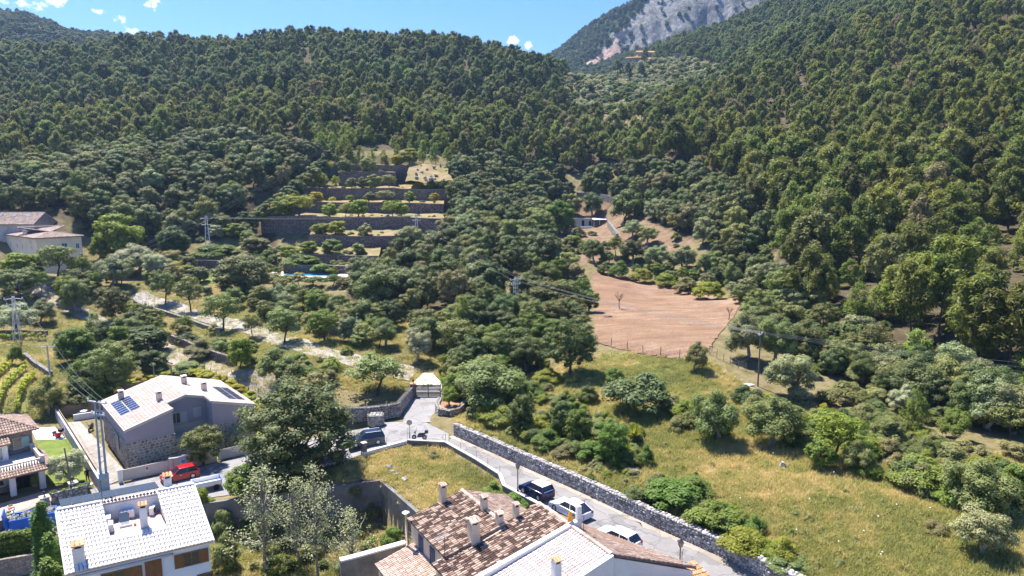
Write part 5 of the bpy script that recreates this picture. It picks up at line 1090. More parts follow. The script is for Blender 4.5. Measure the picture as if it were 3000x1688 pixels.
# ------------------------------------------------------------------ shade-tinted white house with white tiled roof and roof terrace
def house_b():
    L, ze, zr, run = 9.9, 3.8, 6.4, 5.9; O = np.array([-23.85, 52.02]); e = np.array([0.87, 0.493]); nn = np.array([-0.6, 0.8])
    f = Fr(O - e * L, e, nn); zb = -5.8; t = thing('white_roof_house', 'white house, walls tinted blue as shade, with white tiled roof and sunken roof terrace', 'house', f.p(0, 0, zb)); rz = lambda v: ze + (zr - ze) * v / run
    mb = MB(); f.box(mb, 0.25, L - 0.25, 0.35, run + 3.2, zb, ze - 0.12); mb.build('wall', 'stucco_blue_shade', t); ta, tb, tv = 3.05, 7.15, 2.35; tz = rz(tv) - 0.05
    mb = MB()
    for u0, u1 in ((0.25, 0.5), (ta - 0.2, ta), (tb, tb + 0.2), (L - 0.5, L - 0.25)): mb.prism([f.p(u0, 0.35, ze - 0.12), f.p(u0, run, ze - 0.12), f.p(u0, run, zr - 0.12), f.p(u0, 0.35, ze + 0.0)], f.ex * (u1 - u0))
    f.box(mb, ta, tb, run - 0.1, run + 0.15, ze - 0.1, zr - 0.25); mb.build('gable_wall', 'stucco_white', t)
    f.box(MB(), ta - 0.05, tb + 0.05, tv, run - 0.1, tz - 0.15, tz).build('terrace_floor', 'roof_terrace', t)
    S = f.ey * run + np.array([0, 0, zr - ze]); SL = np.linalg.norm(S); k = run / SL
    tile_roof(t, f.p(0, 0, ze), f.ex, S, L, SL, 'tile_white', 'roof_pan_pale', 0.26, 0.43, 300, lambda u, s: not (ta < u < tb and s * k > tv - 0.1))
    S2 = -f.ey * 3.2 * -1 + np.array([0, 0, -1.35]); tile_roof(t, f.p(0, run + 3.2, zr - 1.35), f.ex, -S2, L, np.linalg.norm(S2), 'tile_white', 'roof_pan_pale', 0.26, 0.43, 0)
    for a, b in ((0, ta), (tb, L)): ridge_tiles(t, f.p(a, run, zr + 0.06), f.p(b, run, zr + 0.06), 'tile_white', 0.19)
    tile_roof(t, f.p(ta, run - 0.12, zr - 0.2), f.ex, f.ey * 0.4 + np.array([0, 0, 0.16]), tb - ta, 0.42, 'tile_pale', 'roof_pan_pale', 0.26, 0.42, 0)
    mb = MB(); d = lambda u0, u1: mb.hexa([f.p(u, v, rz(v) + z) for z in (-0.3, 0.06) for u, v in ((u0, 0.0), (u1, 0.0), (u1, run), (u0, run))]); d(-0.14, 0.02); d(L - 0.02, L + 0.1); mb.build('verge', 'stucco_white', t)
    f.box(MB(), 0.1, L - 0.1, 0.12, 0.36, ze - 0.28, ze - 0.12).build('eave', 'stucco_white', t)
    mb = MB(); f.box(mb, 0.4, 7.0, -0.02, 0.12, ze - 0.42, ze - 0.26); mb.build('awning_box', 'stucco_grey', t)
    window(t, f.p(8.3, 0.35, 2.05), f.ex, -f.ey, 1.25, 1.15, 'wood_brown', 'glass', 'wood_brown', True, 'stucco_blue_shade'); window(t, f.p(5.6, 0.35, 1.3), f.ex, -f.ey, 1.15, 1.9, 'wood_brown', 'wood_brown', 'wood_brown', False); window(t, f.p(2.9, 0.35, 1.3), f.ex, -f.ey, 1.6, 1.75, 'wood_brown', 'glass', 'wood_brown', 1.5); window(t, f.p(9.2, 0.35, -0.2), f.ex, -f.ey, 1.2, 1.3, 'wood_brown', 'glass')
    az = math.atan2(e[1], e[0])
    chimney(t, f.p(0.9, 0.95, rz(0.95)), 0.72, 1.1, 'stucco_white', 'tiles', 'tile_orange', az); chimney(t, f.p(5.6, 3.25, tz), 0.55, 1.65, 'stucco_white', 'tiles', 'tile_orange', az); chimney(t, f.p(8.1, run + 1.0, zr - 0.4), 0.6, 1.1, 'stucco_white', 'tiles', 'tile_orange', az)
    # dark solar strip along the back slope
    s = thing('solar_array', 'row of dark solar panels along the far edge of the white roof', 'solar panel', f.p(0.5, run + 0.5, zr))
    for i in range(9):
        for j in range(2):
            q = lambda h, e_: [f.p(0.3 + i * 0.78 + x, run + 0.35 + j * 0.85 + y, zr + 0.16 - 0.08 * j + h) for x, y in ((e_, e_), (0.76 - e_, e_), (0.76 - e_, 0.82 - e_), (e_, 0.82 - e_))]; o = MB().hexa(q(0, 0) + q(0.06, 0)).build('panel_frame', 'metal_dark', s); MB().hexa(q(0.03, 0.015) + q(0.066, 0.015)).build('panel', 'solar_dark', o)
    def ac(u, v, rot, lab, w=0.85):
        a = thing('air_conditioner', lab, 'air conditioner', f.p(u, v, tz)); c = f.p(u, v, tz); rzz = az + rot; MB().box(c + np.array([0, 0, 0.4]), (w, 0.34, 0.62), rzz).build('case', 'plastic_white', a); nrm = np.array([math.sin(rzz), -math.cos(rzz), 0]); dd = np.array([math.cos(rzz), math.sin(rzz), 0])
        MB().poly([c + nrm * 0.176 - dd * 0.12 + np.array([0, 0, 0.4]) + dd * 0.24 * math.cos(k * 0.449) + np.array([0, 0, 0.24 * math.sin(k * 0.449)]) for k in range(14)]).build('fan_grille', 'metal_dark', a); m = MB()
        for sx in (-1, 1): m.box(c + dd * sx * w * 0.35 + np.array([0, 0, 0.045]), (0.08, 0.4, 0.09), rzz)
        m.build('foot', 'metal_grey', a)
    ac(4.75, run - 0.45, 0.0, 'air conditioner against the back wall of the roof terrace', 1.0); ac(6.6, run - 0.6, 1.2, 'air conditioner in the far corner of the roof terrace', 0.8); ac(3.35, run - 0.9, 1.57, 'upper air conditioner beside the sunken roof terrace'); ac(3.35, run - 2.2, 1.57, 'lower air conditioner beside the sunken roof terrace')
    sk = thing('skylight', 'glazed roof hatch standing open on the roof terrace', 'skylight', f.p(4.3, 4.3, tz)); f.box(MB(), 3.95, 4.85, 3.85, 4.55, tz, tz + 0.18).build('curb', 'stucco_white', sk); f.box(MB(), 4.08, 4.72, 3.95, 4.45, tz + 0.17, tz + 0.2).build('pane', 'glass_pale', sk)
    MB().hexa([f.p(u, v, tz + z) for (u, v, z) in ((4.0, 4.55, 0.2), (4.8, 4.55, 0.2), (4.8, 4.6, 0.2), (4.0, 4.6, 0.2), (4.1, 4.85, 0.85), (4.7, 4.85, 0.85), (4.7, 4.9, 0.85), (4.1, 4.9, 0.85))]).build('lid', 'glass_pale', sk)
    o = f.box(MB(), 4.95, 5.12, 3.7, 3.87, tz, tz + 0.2).build('vent_pipe', 'terracotta'); tag(o, 'short square vent stub on the roof terrace floor', 'vent')
    m = thing('antenna_mast', 'thin aerial mast rising from the white roof', 'antenna', f.p(3.1, run - 0.3, zr - 0.3)); p = f.p(3.1, run - 0.3, zr - 0.3); MB().tube([p, p + np.array([0, 0, 2.3])], 0.025, 5).build('mast', 'metal_dark', m)
house_b()

# ------------------------------------------------------------------ villa with balcony at the picture's edge
def house_c():
    f = Fr((-53.1, 75.4), (0.71, 0.704), (-0.704, 0.71)); zb = -2.65; t = thing('villa', 'stone villa with balustraded balcony, porch and brown tiled roofs', 'house', f.p(0, 0, zb)); U0 = -14
    mb = MB(); f.box(mb, U0, -1.2, 2.4, 12, zb, 0.15); mb.build('ground_floor', 'stone_villa', t); mb = MB(); f.box(mb, U0, 0.1, 6.6, 12, 0.15, 3.0); mb.build('upper_floor', 'stone_villa', t); f.box(MB(), U0, -2.6, 5.2, 6.8, 0.15, 2.25).build('bay', 'stucco_white', t)
    f.box(MB(), U0, 0.2, 0.5, 6.7, 0.0, 0.22).build('balcony_floor', 'stucco_pale', t)
    for u in (-0.3, -3.1, -6.4, -9.5): f.box(MB(), u - 0.28, u + 0.28, 0.55, 1.1, zb, 0.02).build('column', 'stucco_white', t)
    S = V3(f.ey) * 1.0 + np.array([0, 0, 0.42]); tile_roof(t, f.p(U0, -0.6, 0.05), f.ex, S, 14.7, 1.15, 'tile_brown', 'roof_pan', 0.27, 0.42, 70)
    S = -V3(f.ex) * 1.0 + np.array([0, 0, 0.42]); tile_roof(t, f.p(0.95, -0.4, 0.05), f.ey, S, 6.8, 1.0, 'tile_brown', 'roof_pan', 0.27, 0.42, 20)
    rail = thing('balustrade', 'pale balustrade with turned balusters around the villa balcony', 'balustrade', f.p(-0.1, 0.8, 0.25))
    for u in np.arange(-7.9, -0.3, 0.26): MB().lathe(f.p(u, 0.75, 0.3), [(0.07, 0), (0.05, 0.1), (0.095, 0.28), (0.05, 0.55), (0.07, 0.68)], 7).build('baluster', 'stucco_pale', rail)
    for v in np.arange(1.2, 5.8, 0.26): MB().lathe(f.p(-0.1, v, 0.3), [(0.07, 0), (0.05, 0.1), (0.095, 0.28), (0.05, 0.55), (0.07, 0.68)], 7).build('baluster', 'stucco_pale', rail)
    mb = MB(); f.box(mb, -8, -0.1, 0.62, 0.88, 0.97, 1.1); mb.build('handrail', 'stucco_pale', rail); mb = MB(); f.box(mb, -0.23, 0.03, 0.95, 5.9, 0.97, 1.1); mb.build('handrail', 'stucco_pale', rail); mb = MB(); f.box(mb, -8, -0.1, 0.62, 0.88, 0.22, 0.31); f.box(mb, -0.23, 0.03, 0.9, 5.9, 0.22, 0.31); mb.build('plinth', 'stucco_pale', rail)
    for u, v in ((-0.1, 0.75), (-0.1, 6.0)): f.box(MB(), u - 0.2, u + 0.2, v - 0.2, v + 0.2, 0.22, 1.35).build('post', 'stucco_pale', rail)
    # hipped upper roof, lower side roof
    e0, e1, zr = f.p(0.75, 5.9, 2.95), f.p(0.75, 12.6, 2.95), 4.7; rA = f.p(-3.2, 9.3, zr)
    S = rA - f.p(-3.2, 5.9, 2.95); tile_roof(t, f.p(U0, 5.9, 2.95), f.ex, S, 14.75, np.linalg.norm(S), 'tile_brown', 'roof_pan', 0.27, 0.42, 120, lambda u, s: u < 10.8 + 3.95 * (1 - s / np.linalg.norm(S)))
    S2 = rA - f.p(0.75, 9.3, 2.95); L2 = np.linalg.norm(S2); tile_roof(t, f.p(0.75, 5.9, 2.95), f.ey, S2, 6.8, L2, 'tile_brown', 'roof_pan', 0.27, 0.42, 60, lambda v, s: abs(v - 3.4) < 3.4 * (1 - s / L2) + 0.1)
    ridge_tiles(t, f.p(0.75, 5.9, 3.0), rA + np.array([0, 0, 0.08]), 'tile_brown'); ridge_tiles(t, f.p(0.75, 12.6, 3.0), rA + np.array([0, 0, 0.08]), 'tile_brown'); ridge_tiles(t, rA + np.array([0, 0, 0.08]), f.p(U0, 9.3, zr + 0.08), 'tile_brown')
    S = V3(f.ey) * 2.2 + np.array([0, 0, 0.95]); tile_roof(t, f.p(U0, 4.7, 2.2), f.ex, S, 11.7, np.linalg.norm(S), 'tile_brown', 'roof_pan', 0.27, 0.42, 60)
    window(t, f.p(-1.4, 6.6, 0.95), f.ex, -f.ey, 0.95, 1.25, 'stucco_pale', 'glass', 'shutter_green', 1.5, 'stucco_pale', one=True); window(t, f.p(-4.1, 2.4, -1.7), f.ex, -f.ey, 1.0, 1.4, 'stucco_pale', 'glass', 'shutter_green', 1.5, 'stucco_pale'); window(t, f.p(-1.9, 2.4, zb + 0.05), f.ex, -f.ey, 1.4, 2.2, 'wood_dark', 'dark_inside', name='door'); window(t, f.p(-3.5, 5.2, 0.3), f.ex, -f.ey, 0.9, 1.6, 'stucco_white', 'glass_pale', one=True)
    chimney(t, f.p(-3.5, 6.0, 2.9), 0.5, 1.0, 'stucco_pale', 'flat', 'stucco_pale', 0.78)
    for k, (u, v, lab) in enumerate(((1.7, -4.0, 'gate post with black lamp beside the blue skip'), (-1.4, -6.0, 'gate post with black lamp on the villa side of the path'))):
        g = thing('gate_post', lab, 'gate post', f.p(u, v, zb)); p = f.p(u, v, zb); MB().box(p + np.array([0, 0, 0.75]), (0.75, 0.75, 1.7), 0.78).build('shaft', 'stone_villa', g); MB().box(p + np.array([0, 0, 1.65]), (0.92, 0.92, 0.12), 0.78).build('cap', 'stucco_pale', g)
        MB().tube([p + np.array([0, 0, 1.7]), p + np.array([0, 0, 1.95])], 0.06, 6).lathe(p + np.array([0, 0, 1.95]), [(0.06, 0), (0.19, 0.12), (0.12, 0.3), (0.03, 0.36)], 8).build('lamp', 'metal_dark', g)
    o = wall_mb([f.p(-14, -10.2, 0), f.p(-5, -7.6, 0), f.p(-2.0, -6.4, 0)], 0.4, -2.9, -1.5).build('street_wall', 'stone_villa'); tag(o, 'low stone street wall in front of the villa porch', 'wall')
    o = wall_mb([(-50.0,71.4),(-47.5,73.7)], 0.4, -2.9, -1.2).build('street_wall', 'stone_dry'); tag(o, 'low stone wall under the clipped hedge by the wooden pole', 'wall')
    for u, v, r_, lab in ((-0.9, 1.9, 0.28, 'potted shrub beside the villa porch column'), (-2.9, 1.9, 0.28, 'potted shrub by the villa front door')):
        q = thing('plant_pot', lab, 'plant pot', f.p(u, v, zb)); MB().lathe(f.p(u, v, zb), [(0.2, 0), (0.3, 0.45), (0.32, 0.5)], 9).build('pot', 'terracotta', q); m = MB(); m.blob(f.p(u, v, zb + 0.9), (0.38, 0.38, 0.5), 5, 0.25, 2); m.build('foliage', 'hedge_dark', q)
    o = thing('flower_planter', 'row of white planters with red flowers beside the villa', 'planter', f.p(-4.2, -5.2, zb))
    for k in range(4): q = f.p(-4.6 + 0.2 * k, -5.6 + k * 0.8, zb); MB().box(q + np.array([0, 0, 0.3]), (0.5, 0.7, 0.5), 0.9).build('box', 'plastic_white', o); MB().blob(q + np.array([0, 0, 0.6]), (0.22, 0.3, 0.15), k, 0.3).build('flowers', 'red_plastic' if k == 2 else 'leaf_green', o)
house_c()

# ------------------------------------------------------------------ tiled row houses beside the road
def row_houses():
    a = np.array([0.52, -0.854]); b = np.array([0.854, 0.52]); A3, B3 = V3((*a, 0)), V3((*b, 0)); UP = np.array([0, 0, 1.0]); zb = -5.9
    # tiled house
    E1 = V3((-9.17, 57.26, 3.0)); t = thing('tiled_house', 'cream house with dark shutters under mottled brown clay-tile roofs', 'house', (-9.17, 57.26, zb)); r1, h1 = 5.4, 1.35; L1 = 7.6; S = B3 * r1 + UP * h1; N1 = np.linalg.norm(S)
    cor = lambda P, z: np.array([P[0], P[1], z])
    def body(P, L, run, z1, mat, nm, hr):
        q = [P + A3 * 0.05 + B3 * 0.35, P + A3 * L + B3 * 0.35, P + A3 * L + B3 * run, P + A3 * 0.05 + B3 * run]; mb = MB(); mb.hexa([cor(p, zb) for p in q] + [cor(q[0], z1 - 0.12), cor(q[1], z1 - 0.12), cor(q[2], z1 + hr - 0.15), cor(q[3], z1 + hr - 0.15)]); return mb.build(nm, mat, t)
    body(E1, L1 + 0.2, r1, 3.0, 'stucco_cream', 'wall', h1); tile_roof(t, E1, A3, S, L1, N1, 'tile_mixed', 'roof_pan', 0.25, 0.42, 150)
    R1 = E1 + S; S2 = B3 * 4.6 - UP * 1.6; tile_roof(t, R1 + S2 + A3 * L1, -A3, -S2, L1, np.linalg.norm(S2), 'tile_brown', 'roof_pan', 0.25, 0.42, 0); q = [R1 + A3 * 0.05, R1 + A3 * L1, R1 + S2 * 0.95 + A3 * L1, R1 + S2 * 0.95 + A3 * 0.05]; MB().hexa([cor(p, -0.4) for p in q] + [p - UP * 0.15 for p in q]).build('wall', 'stucco_cream', t)
    ridge_tiles(t, R1 + UP * 0.05, R1 + A3 * L1 + UP * 0.05, 'tile_light', 0.17)
    E2 = V3((-6.3, 50.8, 2.5)); r2, h2, L2 = 10.1, 2.5, 4.3; S = B3 * r2 + UP * h2; tile_roof(t, E2, A3, S, L2, np.linalg.norm(S), 'tile_mixed', 'roof_pan', 0.25, 0.42, 150); body(E2, L2, r2, 2.5, 'stucco_cream', 'wall', h2); R2 = E2 + S
    ridge_tiles(t, R2 + UP * 0.05, R2 + A3 * L2 + UP * 0.05, 'tile_light', 0.17)
    # lower annex roof
    E3 = V3(PZ(1098, 1655, -0.1)); S = B3 * 4.0 + UP * 1.05; tile_roof(t, E3 + A3 * 0, A3, S, 5.5, np.linalg.norm(S), 'tile_light', 'roof_pan', 0.25, 0.42, 0); q = [E3 + A3 * 0.1 + B3 * 0.3, E3 + A3 * 5.5 + B3 * 0.3, E3 + A3 * 5.5 + B3 * 4.0, E3 + A3 * 0.1 + B3 * 4.0]; MB().hexa([cor(p, zb) for p in q] + [q[0] - UP * 0.05, q[1] - UP * 0.05, q[2] + UP * 0.85, q[3] + UP * 0.85]).build('annex_wall', 'stucco_cream', t)
    for s in (2.3, 4.6): window(t, cor(E1 + A3 * s + B3 * 0.35, 0.9), A3, -B3, 0.95, 1.5, 'white_paint', 'shutter_navy', 'shutter_navy', False, 'stucco_white')
    az = math.atan2(b[1], b[0])
    for P, w, h, cm in ((E1 + A3 * 0.35 + B3 * 3.3 + UP * 0.8, 0.5, 1.5, 'tile_light'), (R1 + A3 * 4.3 - B3 * 0.1, 0.5, 0.95, 'tile_light'), (E2 + A3 * 0.3 + B3 * 3.6 + UP * 0.9, 0.75, 1.7, 'tile_light'), (E2 + A3 * 0.1 + B3 * 6.1 + UP * 1.5, 0.5, 1.0, 'tile_light'), (E2 + A3 * 0.1 + B3 * 7.7 + UP * 1.9, 0.42, 1.0, 'tile_light')): chimney(t, P, w, h, 'stucco_cream', 'tiles', cm, az)
    st = thing('flue_pipe', 'tall steel flue pipe with conical cap beside the tiled house', 'flue', cor(E1 + A3 * 0.5 - B3 * 0.25, -0.6)); p = cor(E1 + A3 * 0.45 - B3 * 0.3, -0.8); MB().tube([p, p + UP * 4.6], 0.11, 9).build('pipe', 'steel', st); MB().lathe(p + UP * 4.62, [(0.12, 0), (0.34, 0.08), (0.03, 0.24)], 12).build('cap', 'metal_pale', st)
    # white house with long parapet
    w = thing('white_house', 'whitewashed house with a long white parapet and pale striped tile roof', 'house', cor(R2 + A3 * L2, 0)); L3 = 4.75; r3, h3 = 10.4, 2.6; RA = R2 + A3 * (L2 + 0.55); S = B3 * r3 + UP * h3; EE = RA - S - UP * 0.1
    tile_roof(w, EE, A3, S, L3, np.linalg.norm(S), 'tile_pale', 'roof_pan', 0.3, 0.45, 300); q = [EE + B3 * 0.4, EE + A3 * (L3 - 0.05) + B3 * 0.4, EE + A3 * (L3 - 0.05) + B3 * r3, EE + B3 * r3]; MB().hexa([cor(p, zb) for p in q] + [q[0] - UP * 0.15, q[1] - UP * 0.15, q[2] + UP * (h3 - 0.2), q[3] + UP * (h3 - 0.2)]).build('wall', 'stucco_white', w)
    P0 = E2 + A3 * (L2 + 0.05) - B3 * 0.2; P1 = R2 + A3 * (L2 + 0.05) + B3 * 0.9; th = A3 * 0.42; MB().hexa([p - UP * 1.4 for p in (P0, P0 + th, P1 + th, P1)] + [p + UP * 0.42 for p in (P0, P0 + th, P1 + th, P1)]).build('parapet', 'stucco_white', w)
    c = P1 + th * 0.5 - B3 * 0.15; MB().box(c + UP * 0.75, (0.5, 0.32, 1.5), az, 0, 0.8).build('chimney', 'stucco_white', w); MB().prism([c + B3 * x + UP * z - A3 * 0.2 + A3 * 0.0 for x, z in ((-0.95, 0.3), (-0.45, 0.3), (-0.5, 0.7), (-0.62, 1.1), (-0.75, 1.3), (-0.85, 1.0), (-0.92, 0.6))], A3 * 0.08).build('roof_finial', 'orange', w)
    ridge_tiles(w, RA + UP * 0.05, RA + A3 * L3 + UP * 0.05, 'tile_light', 0.17); chimney(w, RA + A3 * (L3 - 0.9) - B3 * 4.3 - UP * 1.1, 0.55, 1.3, 'stucco_white', 'tiles', 'tile_orange', az)
    mb = MB(); g0, g1 = EE + A3 * L3, RA + A3 * L3; mb.hexa([cor(p, zb) for p in (g0, g0 + A3 * 0.3, g1 + A3 * 0.3, g1)] + [p + UP * 0.05 for p in (g0, g0 + A3 * 0.3, g1 + A3 * 0.3, g1)]); mb.build('gable', 'stucco_white', w)
    # roof falling to the road, shared skew line of the street front
    F0, F1 = V3((1.6, 60.6, 2.55)), V3((14.35, 50.3, 2.5)); d = u3(F1 - F0); rt = thing('street_front', 'brown tiled roof slope and white front of the houses facing the road', 'house', cor(F1, 0)); n = np.array([d[1], -d[0], 0]); n = n if np.dot(n, B3) < 0 else -n; Wd = np.linalg.norm(F1 - F0)
    rl0, rl1 = R2 - UP * 0.02, RA + A3 * L3 - UP * 0.02
    tile_ruled(rt, F0, F1, rl0, rl1, 'tile_brown', 'roof_pan', 0.26, 0.42, 200)
    cA, cB = rl0 + B3 * 0.3, rl1 + B3 * 0.25; e0, e1 = F0 - B3 * 0.4 + A3 * 0.3, F1 - B3 * 0.25 - A3 * 0.15; MB().hexa([cor(p, -0.3) for p in (cA, cB, e1, e0)] + [cor(cA, 4.6), cor(cB, 4.65), cor(e1, 2.25), cor(e0, 2.3)]).build('wall', 'stucco_white', rt)
    # neighbour roof just entering the picture
    k = thing('near_house', 'corner of an orange tiled roof at the very bottom beside the white gable', 'house', cor(RA + A3 * 8, 0)); E5 = V3(PZ(1895, 1682, 2.2)); S = B3 * 5.0 - UP * 0.5; q = [E5, E5 + B3 * 5.2 - UP * 0.5, E5 + B3 * 5.2 - UP * 0.5 + A3 * 5 - UP * 1.3, E5 + A3 * 5 - UP * 1.3]; MB().hexa([cor(p, zb) for p in q] + [p - UP * 0.1 for p in q]).build('wall', 'stucco_white', k)
    tile_roof(k, q[3], B3 * 5.2 - UP * 0.5, q[0] - q[3], 5.2, np.linalg.norm(q[0] - q[3]), 'tile_orange', 'roof_pan', 0.26, 0.42, 60)
    def antenna(nm, lab, P, h, L, dr, mat='aerial_white'):
        o = thing(nm, lab, 'antenna', P); MB().tube([P, V3(P) + UP * h], 0.03, 5).build('mast', 'umber', o); tp = V3(P) + UP * h; dr = u3(dr); s = np.cross(dr, UP); m = MB(); m.tube([tp - dr * L * 0.3, tp + dr * L * 0.7], 0.018, 4)
        for q in np.linspace(-0.25, 0.65, 9): m.tube([tp + dr * L * q - s * 0.3, tp + dr * L * q + s * 0.3], 0.01, 4)
        m.build('aerial', mat, o)
    antenna('tv_antenna', 'white comb-shaped aerial on a rusty mast above the tiled roof', E2 + A3 * 0.5 + B3 * 0.9 + UP * 0.2, 2.2, 1.3, -B3 + A3 * 0.3); antenna('tv_antenna', 'dark aerial on a tall mast behind the white chimney', RA + A3 * 0.6 + B3 * 0.6 - UP * 0.2, 2.6, 1.2, -B3, 'umber'); antenna('tv_antenna', 'aerial on a short mast by the white wall at the bottom edge', E5 + B3 * 3.2 + A3 * 0.5 - UP * 0.3, 1.5, 1.2, -B3 + A3 * 0.4, 'umber')
row_houses()

# ------------------------------------------------------------------ farmhouse, back building, pool shed, hut, far farmstead
def simple_house(name, label, f, W, D, z0, z1, zr, wall, tile, hip=True, wins=(), chim=(), limit=0, oh=0.5, du=0.4):
    t = thing(name, label, 'house', f.p(0, 0, z0)); f.box(MB(), 0, W, 0, D, z0 - 3, z1).build('wall', wall, t); hp = D / 2 if hip else 0.0; UP = np.array([0, 0, 1.0])
    A, B, C, E = f.p(-oh, -oh, z1), f.p(W + oh, -oh, z1), f.p(W + oh, D + oh, z1), f.p(-oh, D + oh, z1); r0, r1 = f.p(hp * 0.9 - (0 if hip else oh), D / 2, zr), f.p(W - hp * 0.9 + (0 if hip else oh), D / 2, zr)
    for P, Q, a, b in ((A, B, r0, r1), (B, C, r1, r1), (C, E, r1, r0), (E, A, r0, r0)):
        if np.linalg.norm(a - b) < 0.1 and not hip: MB().prism([P, Q, a - UP * 0.02], (Q - P) * 0 + UP * 0.01).build('gable', wall, t); continue
        L = np.linalg.norm(Q - P); U = (Q - P) / L; s0 = np.dot(a - P, U); s1 = np.dot(b - P, U); S = a - P - U * s0; SL = np.linalg.norm(S)
        tile_roof(t, P, U, S, L, SL, tile, 'roof_pan', du, du * 1.6, limit, lambda u, s, s0=s0, s1=s1, SL=SL, L=L: u >= s0 * s / SL - 0.2 and u <= L - (L - s1) * s / SL + 0.2)
    for P, Q in ((A, r0), (B, r1), (C, r1), (E, r0), (r0, r1)):
        if np.linalg.norm(P - Q) > 0.5 and (hip or P is r0): ridge_tiles(t, P + UP * 0.1, Q + UP * 0.1, tile, 0.22)
    for side, s, z, w, h, fm, pm in wins:
        if side == 'f': window(t, f.p(s, 0, z), f.ex, -f.ey, w, h, fm, pm, sill=None)
        elif side == 'l': window(t, f.p(0, s, z), -f.ey, -f.ex, w, h, fm, pm)
        else: window(t, f.p(W, s, z), f.ey, f.ex, w, h, fm, pm)
    for u, v, z in chim: chimney(t, f.p(u, v, z), 0.9, 1.0, 'stucco_pale', 'flat', 'stucco_pale', 0.3)
    return t
def farm():
    Z1 = 17.9; c = PZ(105.5, 699, Z1); r = PZ(238, 692, Z1); l = PZ(8, 687, Z1); ex = u3((r - c)); ey = np.array([-ex[1], ex[0], 0]); f = Fr(c[:2], ex[:2], ey[:2]); W = float(np.dot(r - c, ex)); D = float(abs(np.dot(l - c, ey))); zb = Z1 - 6.8
    simple_house('farmhouse', 'large cream farmhouse with hipped grey-brown tile roof beside the trees', f, W, D, zb, Z1, Z1 + 2.3, 'stucco_farm', 'tile_old', True,
        [('f', 2.9, Z1 - 3.3, 1.0, 1.5, 'white_paint', 'shutter_teal'), ('f', 6.4, Z1 - 3.6, 1.5, 2.0, 'white_paint', 'shutter_teal'), ('f', 9.6, Z1 - 3.3, 1.0, 1.5, 'white_paint', 'shutter_teal')] + [('l', s * D / 22, Z1 - 3.4, 0.8, 1.4, 'white_paint', 'shutter_teal') for s in (3.2, 9.5, 13.3, 18)] + [('l', s * D / 22, Z1 - 1.5, 0.35, 0.5, 'stucco_pale', 'dark_inside') for s in (4, 11)], [(0.8, D * 0.42, Z1 + 0.4)])
    ca = PY(92, 652, 196); f2 = Fr((ca[0] - 26, ca[1] - 1.0), (0.998, 0.06), (-0.06, 0.998)); z1 = ca[2] - 0.6
    simple_house('farm_building', 'long grey-pink farm building with skylights behind the farmhouse', f2, 26, 11, z1 - 8, z1, z1 + 3.0, 'stucco_grey', 'tile_old', False, [('f', 20.0, z1 - 4.5, 1.2, 1.8, 'stucco_white', 'wood_brown'), ('f', 13, z1 - 4.5, 1.2, 1.8, 'stucco_white', 'wood_brown')], [])
    for u, lab in ((14.5, 'skylight on the old roof nearest the picture edge'), (18.5, 'middle skylight on the old farm roof'), (22.5, 'skylight on the old roof beside the gable end')):
        q = lambda h: [f2.p(u + x, 3.2 + y, z1 + 3.2 * 3.0 / 5.5 + 0.25 + y * 0.55 + h) for x, y in ((0, 0), (1.0, 0), (1.0, 1.3), (0, 1.3))]; o = MB().hexa(q(0) + q(0.14)).build('skylight', 'glass_pale'); tag(o, lab, 'skylight')
farm()
def pool():
    z = float(hz(*G(909, 812)[:2])) + 0.3; a, b = PZ(770, 808, z), PZ(1010, 812, z); d = u3(b - a); n = np.array([-d[1], d[0], 0]); L = np.linalg.norm(b - a)
    t = thing('swimming_pool', 'blue swimming pool with a pink paved deck below the terraces', 'pool', a); MB().hexa([a + d * s + n * y + np.array([0, 0, h]) for h in (-0.25, 0.0) for s, y in ((-2, -1.5), (L + 2, -1.5), (L + 2, 9), (-2, 9))]).build('deck', 'tile_pink', t); MB().hexa([a + d * s + n * y + np.array([0, 0, h]) for h in (-2.6, -0.25) for s, y in ((-1.9, -1.3), (L + 1.9, -1.3), (L + 1.9, 8.9), (-1.9, 8.9))]).build('base', 'stone_terrace', t)
    s0, s1 = L * 0.22, L * 0.86; MB().hexa([a + d * s + n * y + np.array([0, 0, h]) for h in (0.0, 0.06) for s, y in ((s0 - 0.3, 0.7), (s1 + 0.3, 0.7), (s1 + 0.3, 4.6), (s0 - 0.3, 4.6))]).build('coping', 'paving_white', t)
    MB().hexa([a + d * s + n * y + np.array([0, 0, h]) for h in (0.0, 0.065) for s, y in ((s0, 1.0), (s1, 1.0), (s1, 4.3), (s0, 4.3))]).build('water', 'pool_water', t)
    c = PY(1008, 815, 184); f = Fr((c[0], c[1]), (0.98, 0.2), (-0.2, 0.98)); zz = c[2]; s = thing('pool_shed', 'small lean-to shed with tiled roof beside the pool', 'shed', c); f.box(MB(), 0.4, 7.0, 0.5, 4.5, zz - 1, zz + 2.6).build('wall', 'stucco_pale', s); f.box(MB(), -3.4, -3.1, 0.3, 0.6, zz - 1, zz + 1.75).build('post', 'stone_dry', s)
    A, B = f.p(-4.2, -0.2, zz + 1.75), f.p(7.5, -0.2, zz + 3.6); S = f.ey * 5.2; tile_roof(s, A + S, -f.ey, B - A, 5.2, np.linalg.norm(B - A), 'tile_light', 'roof_pan', 0.3, 0.45, 0, th=0.2)
pool()
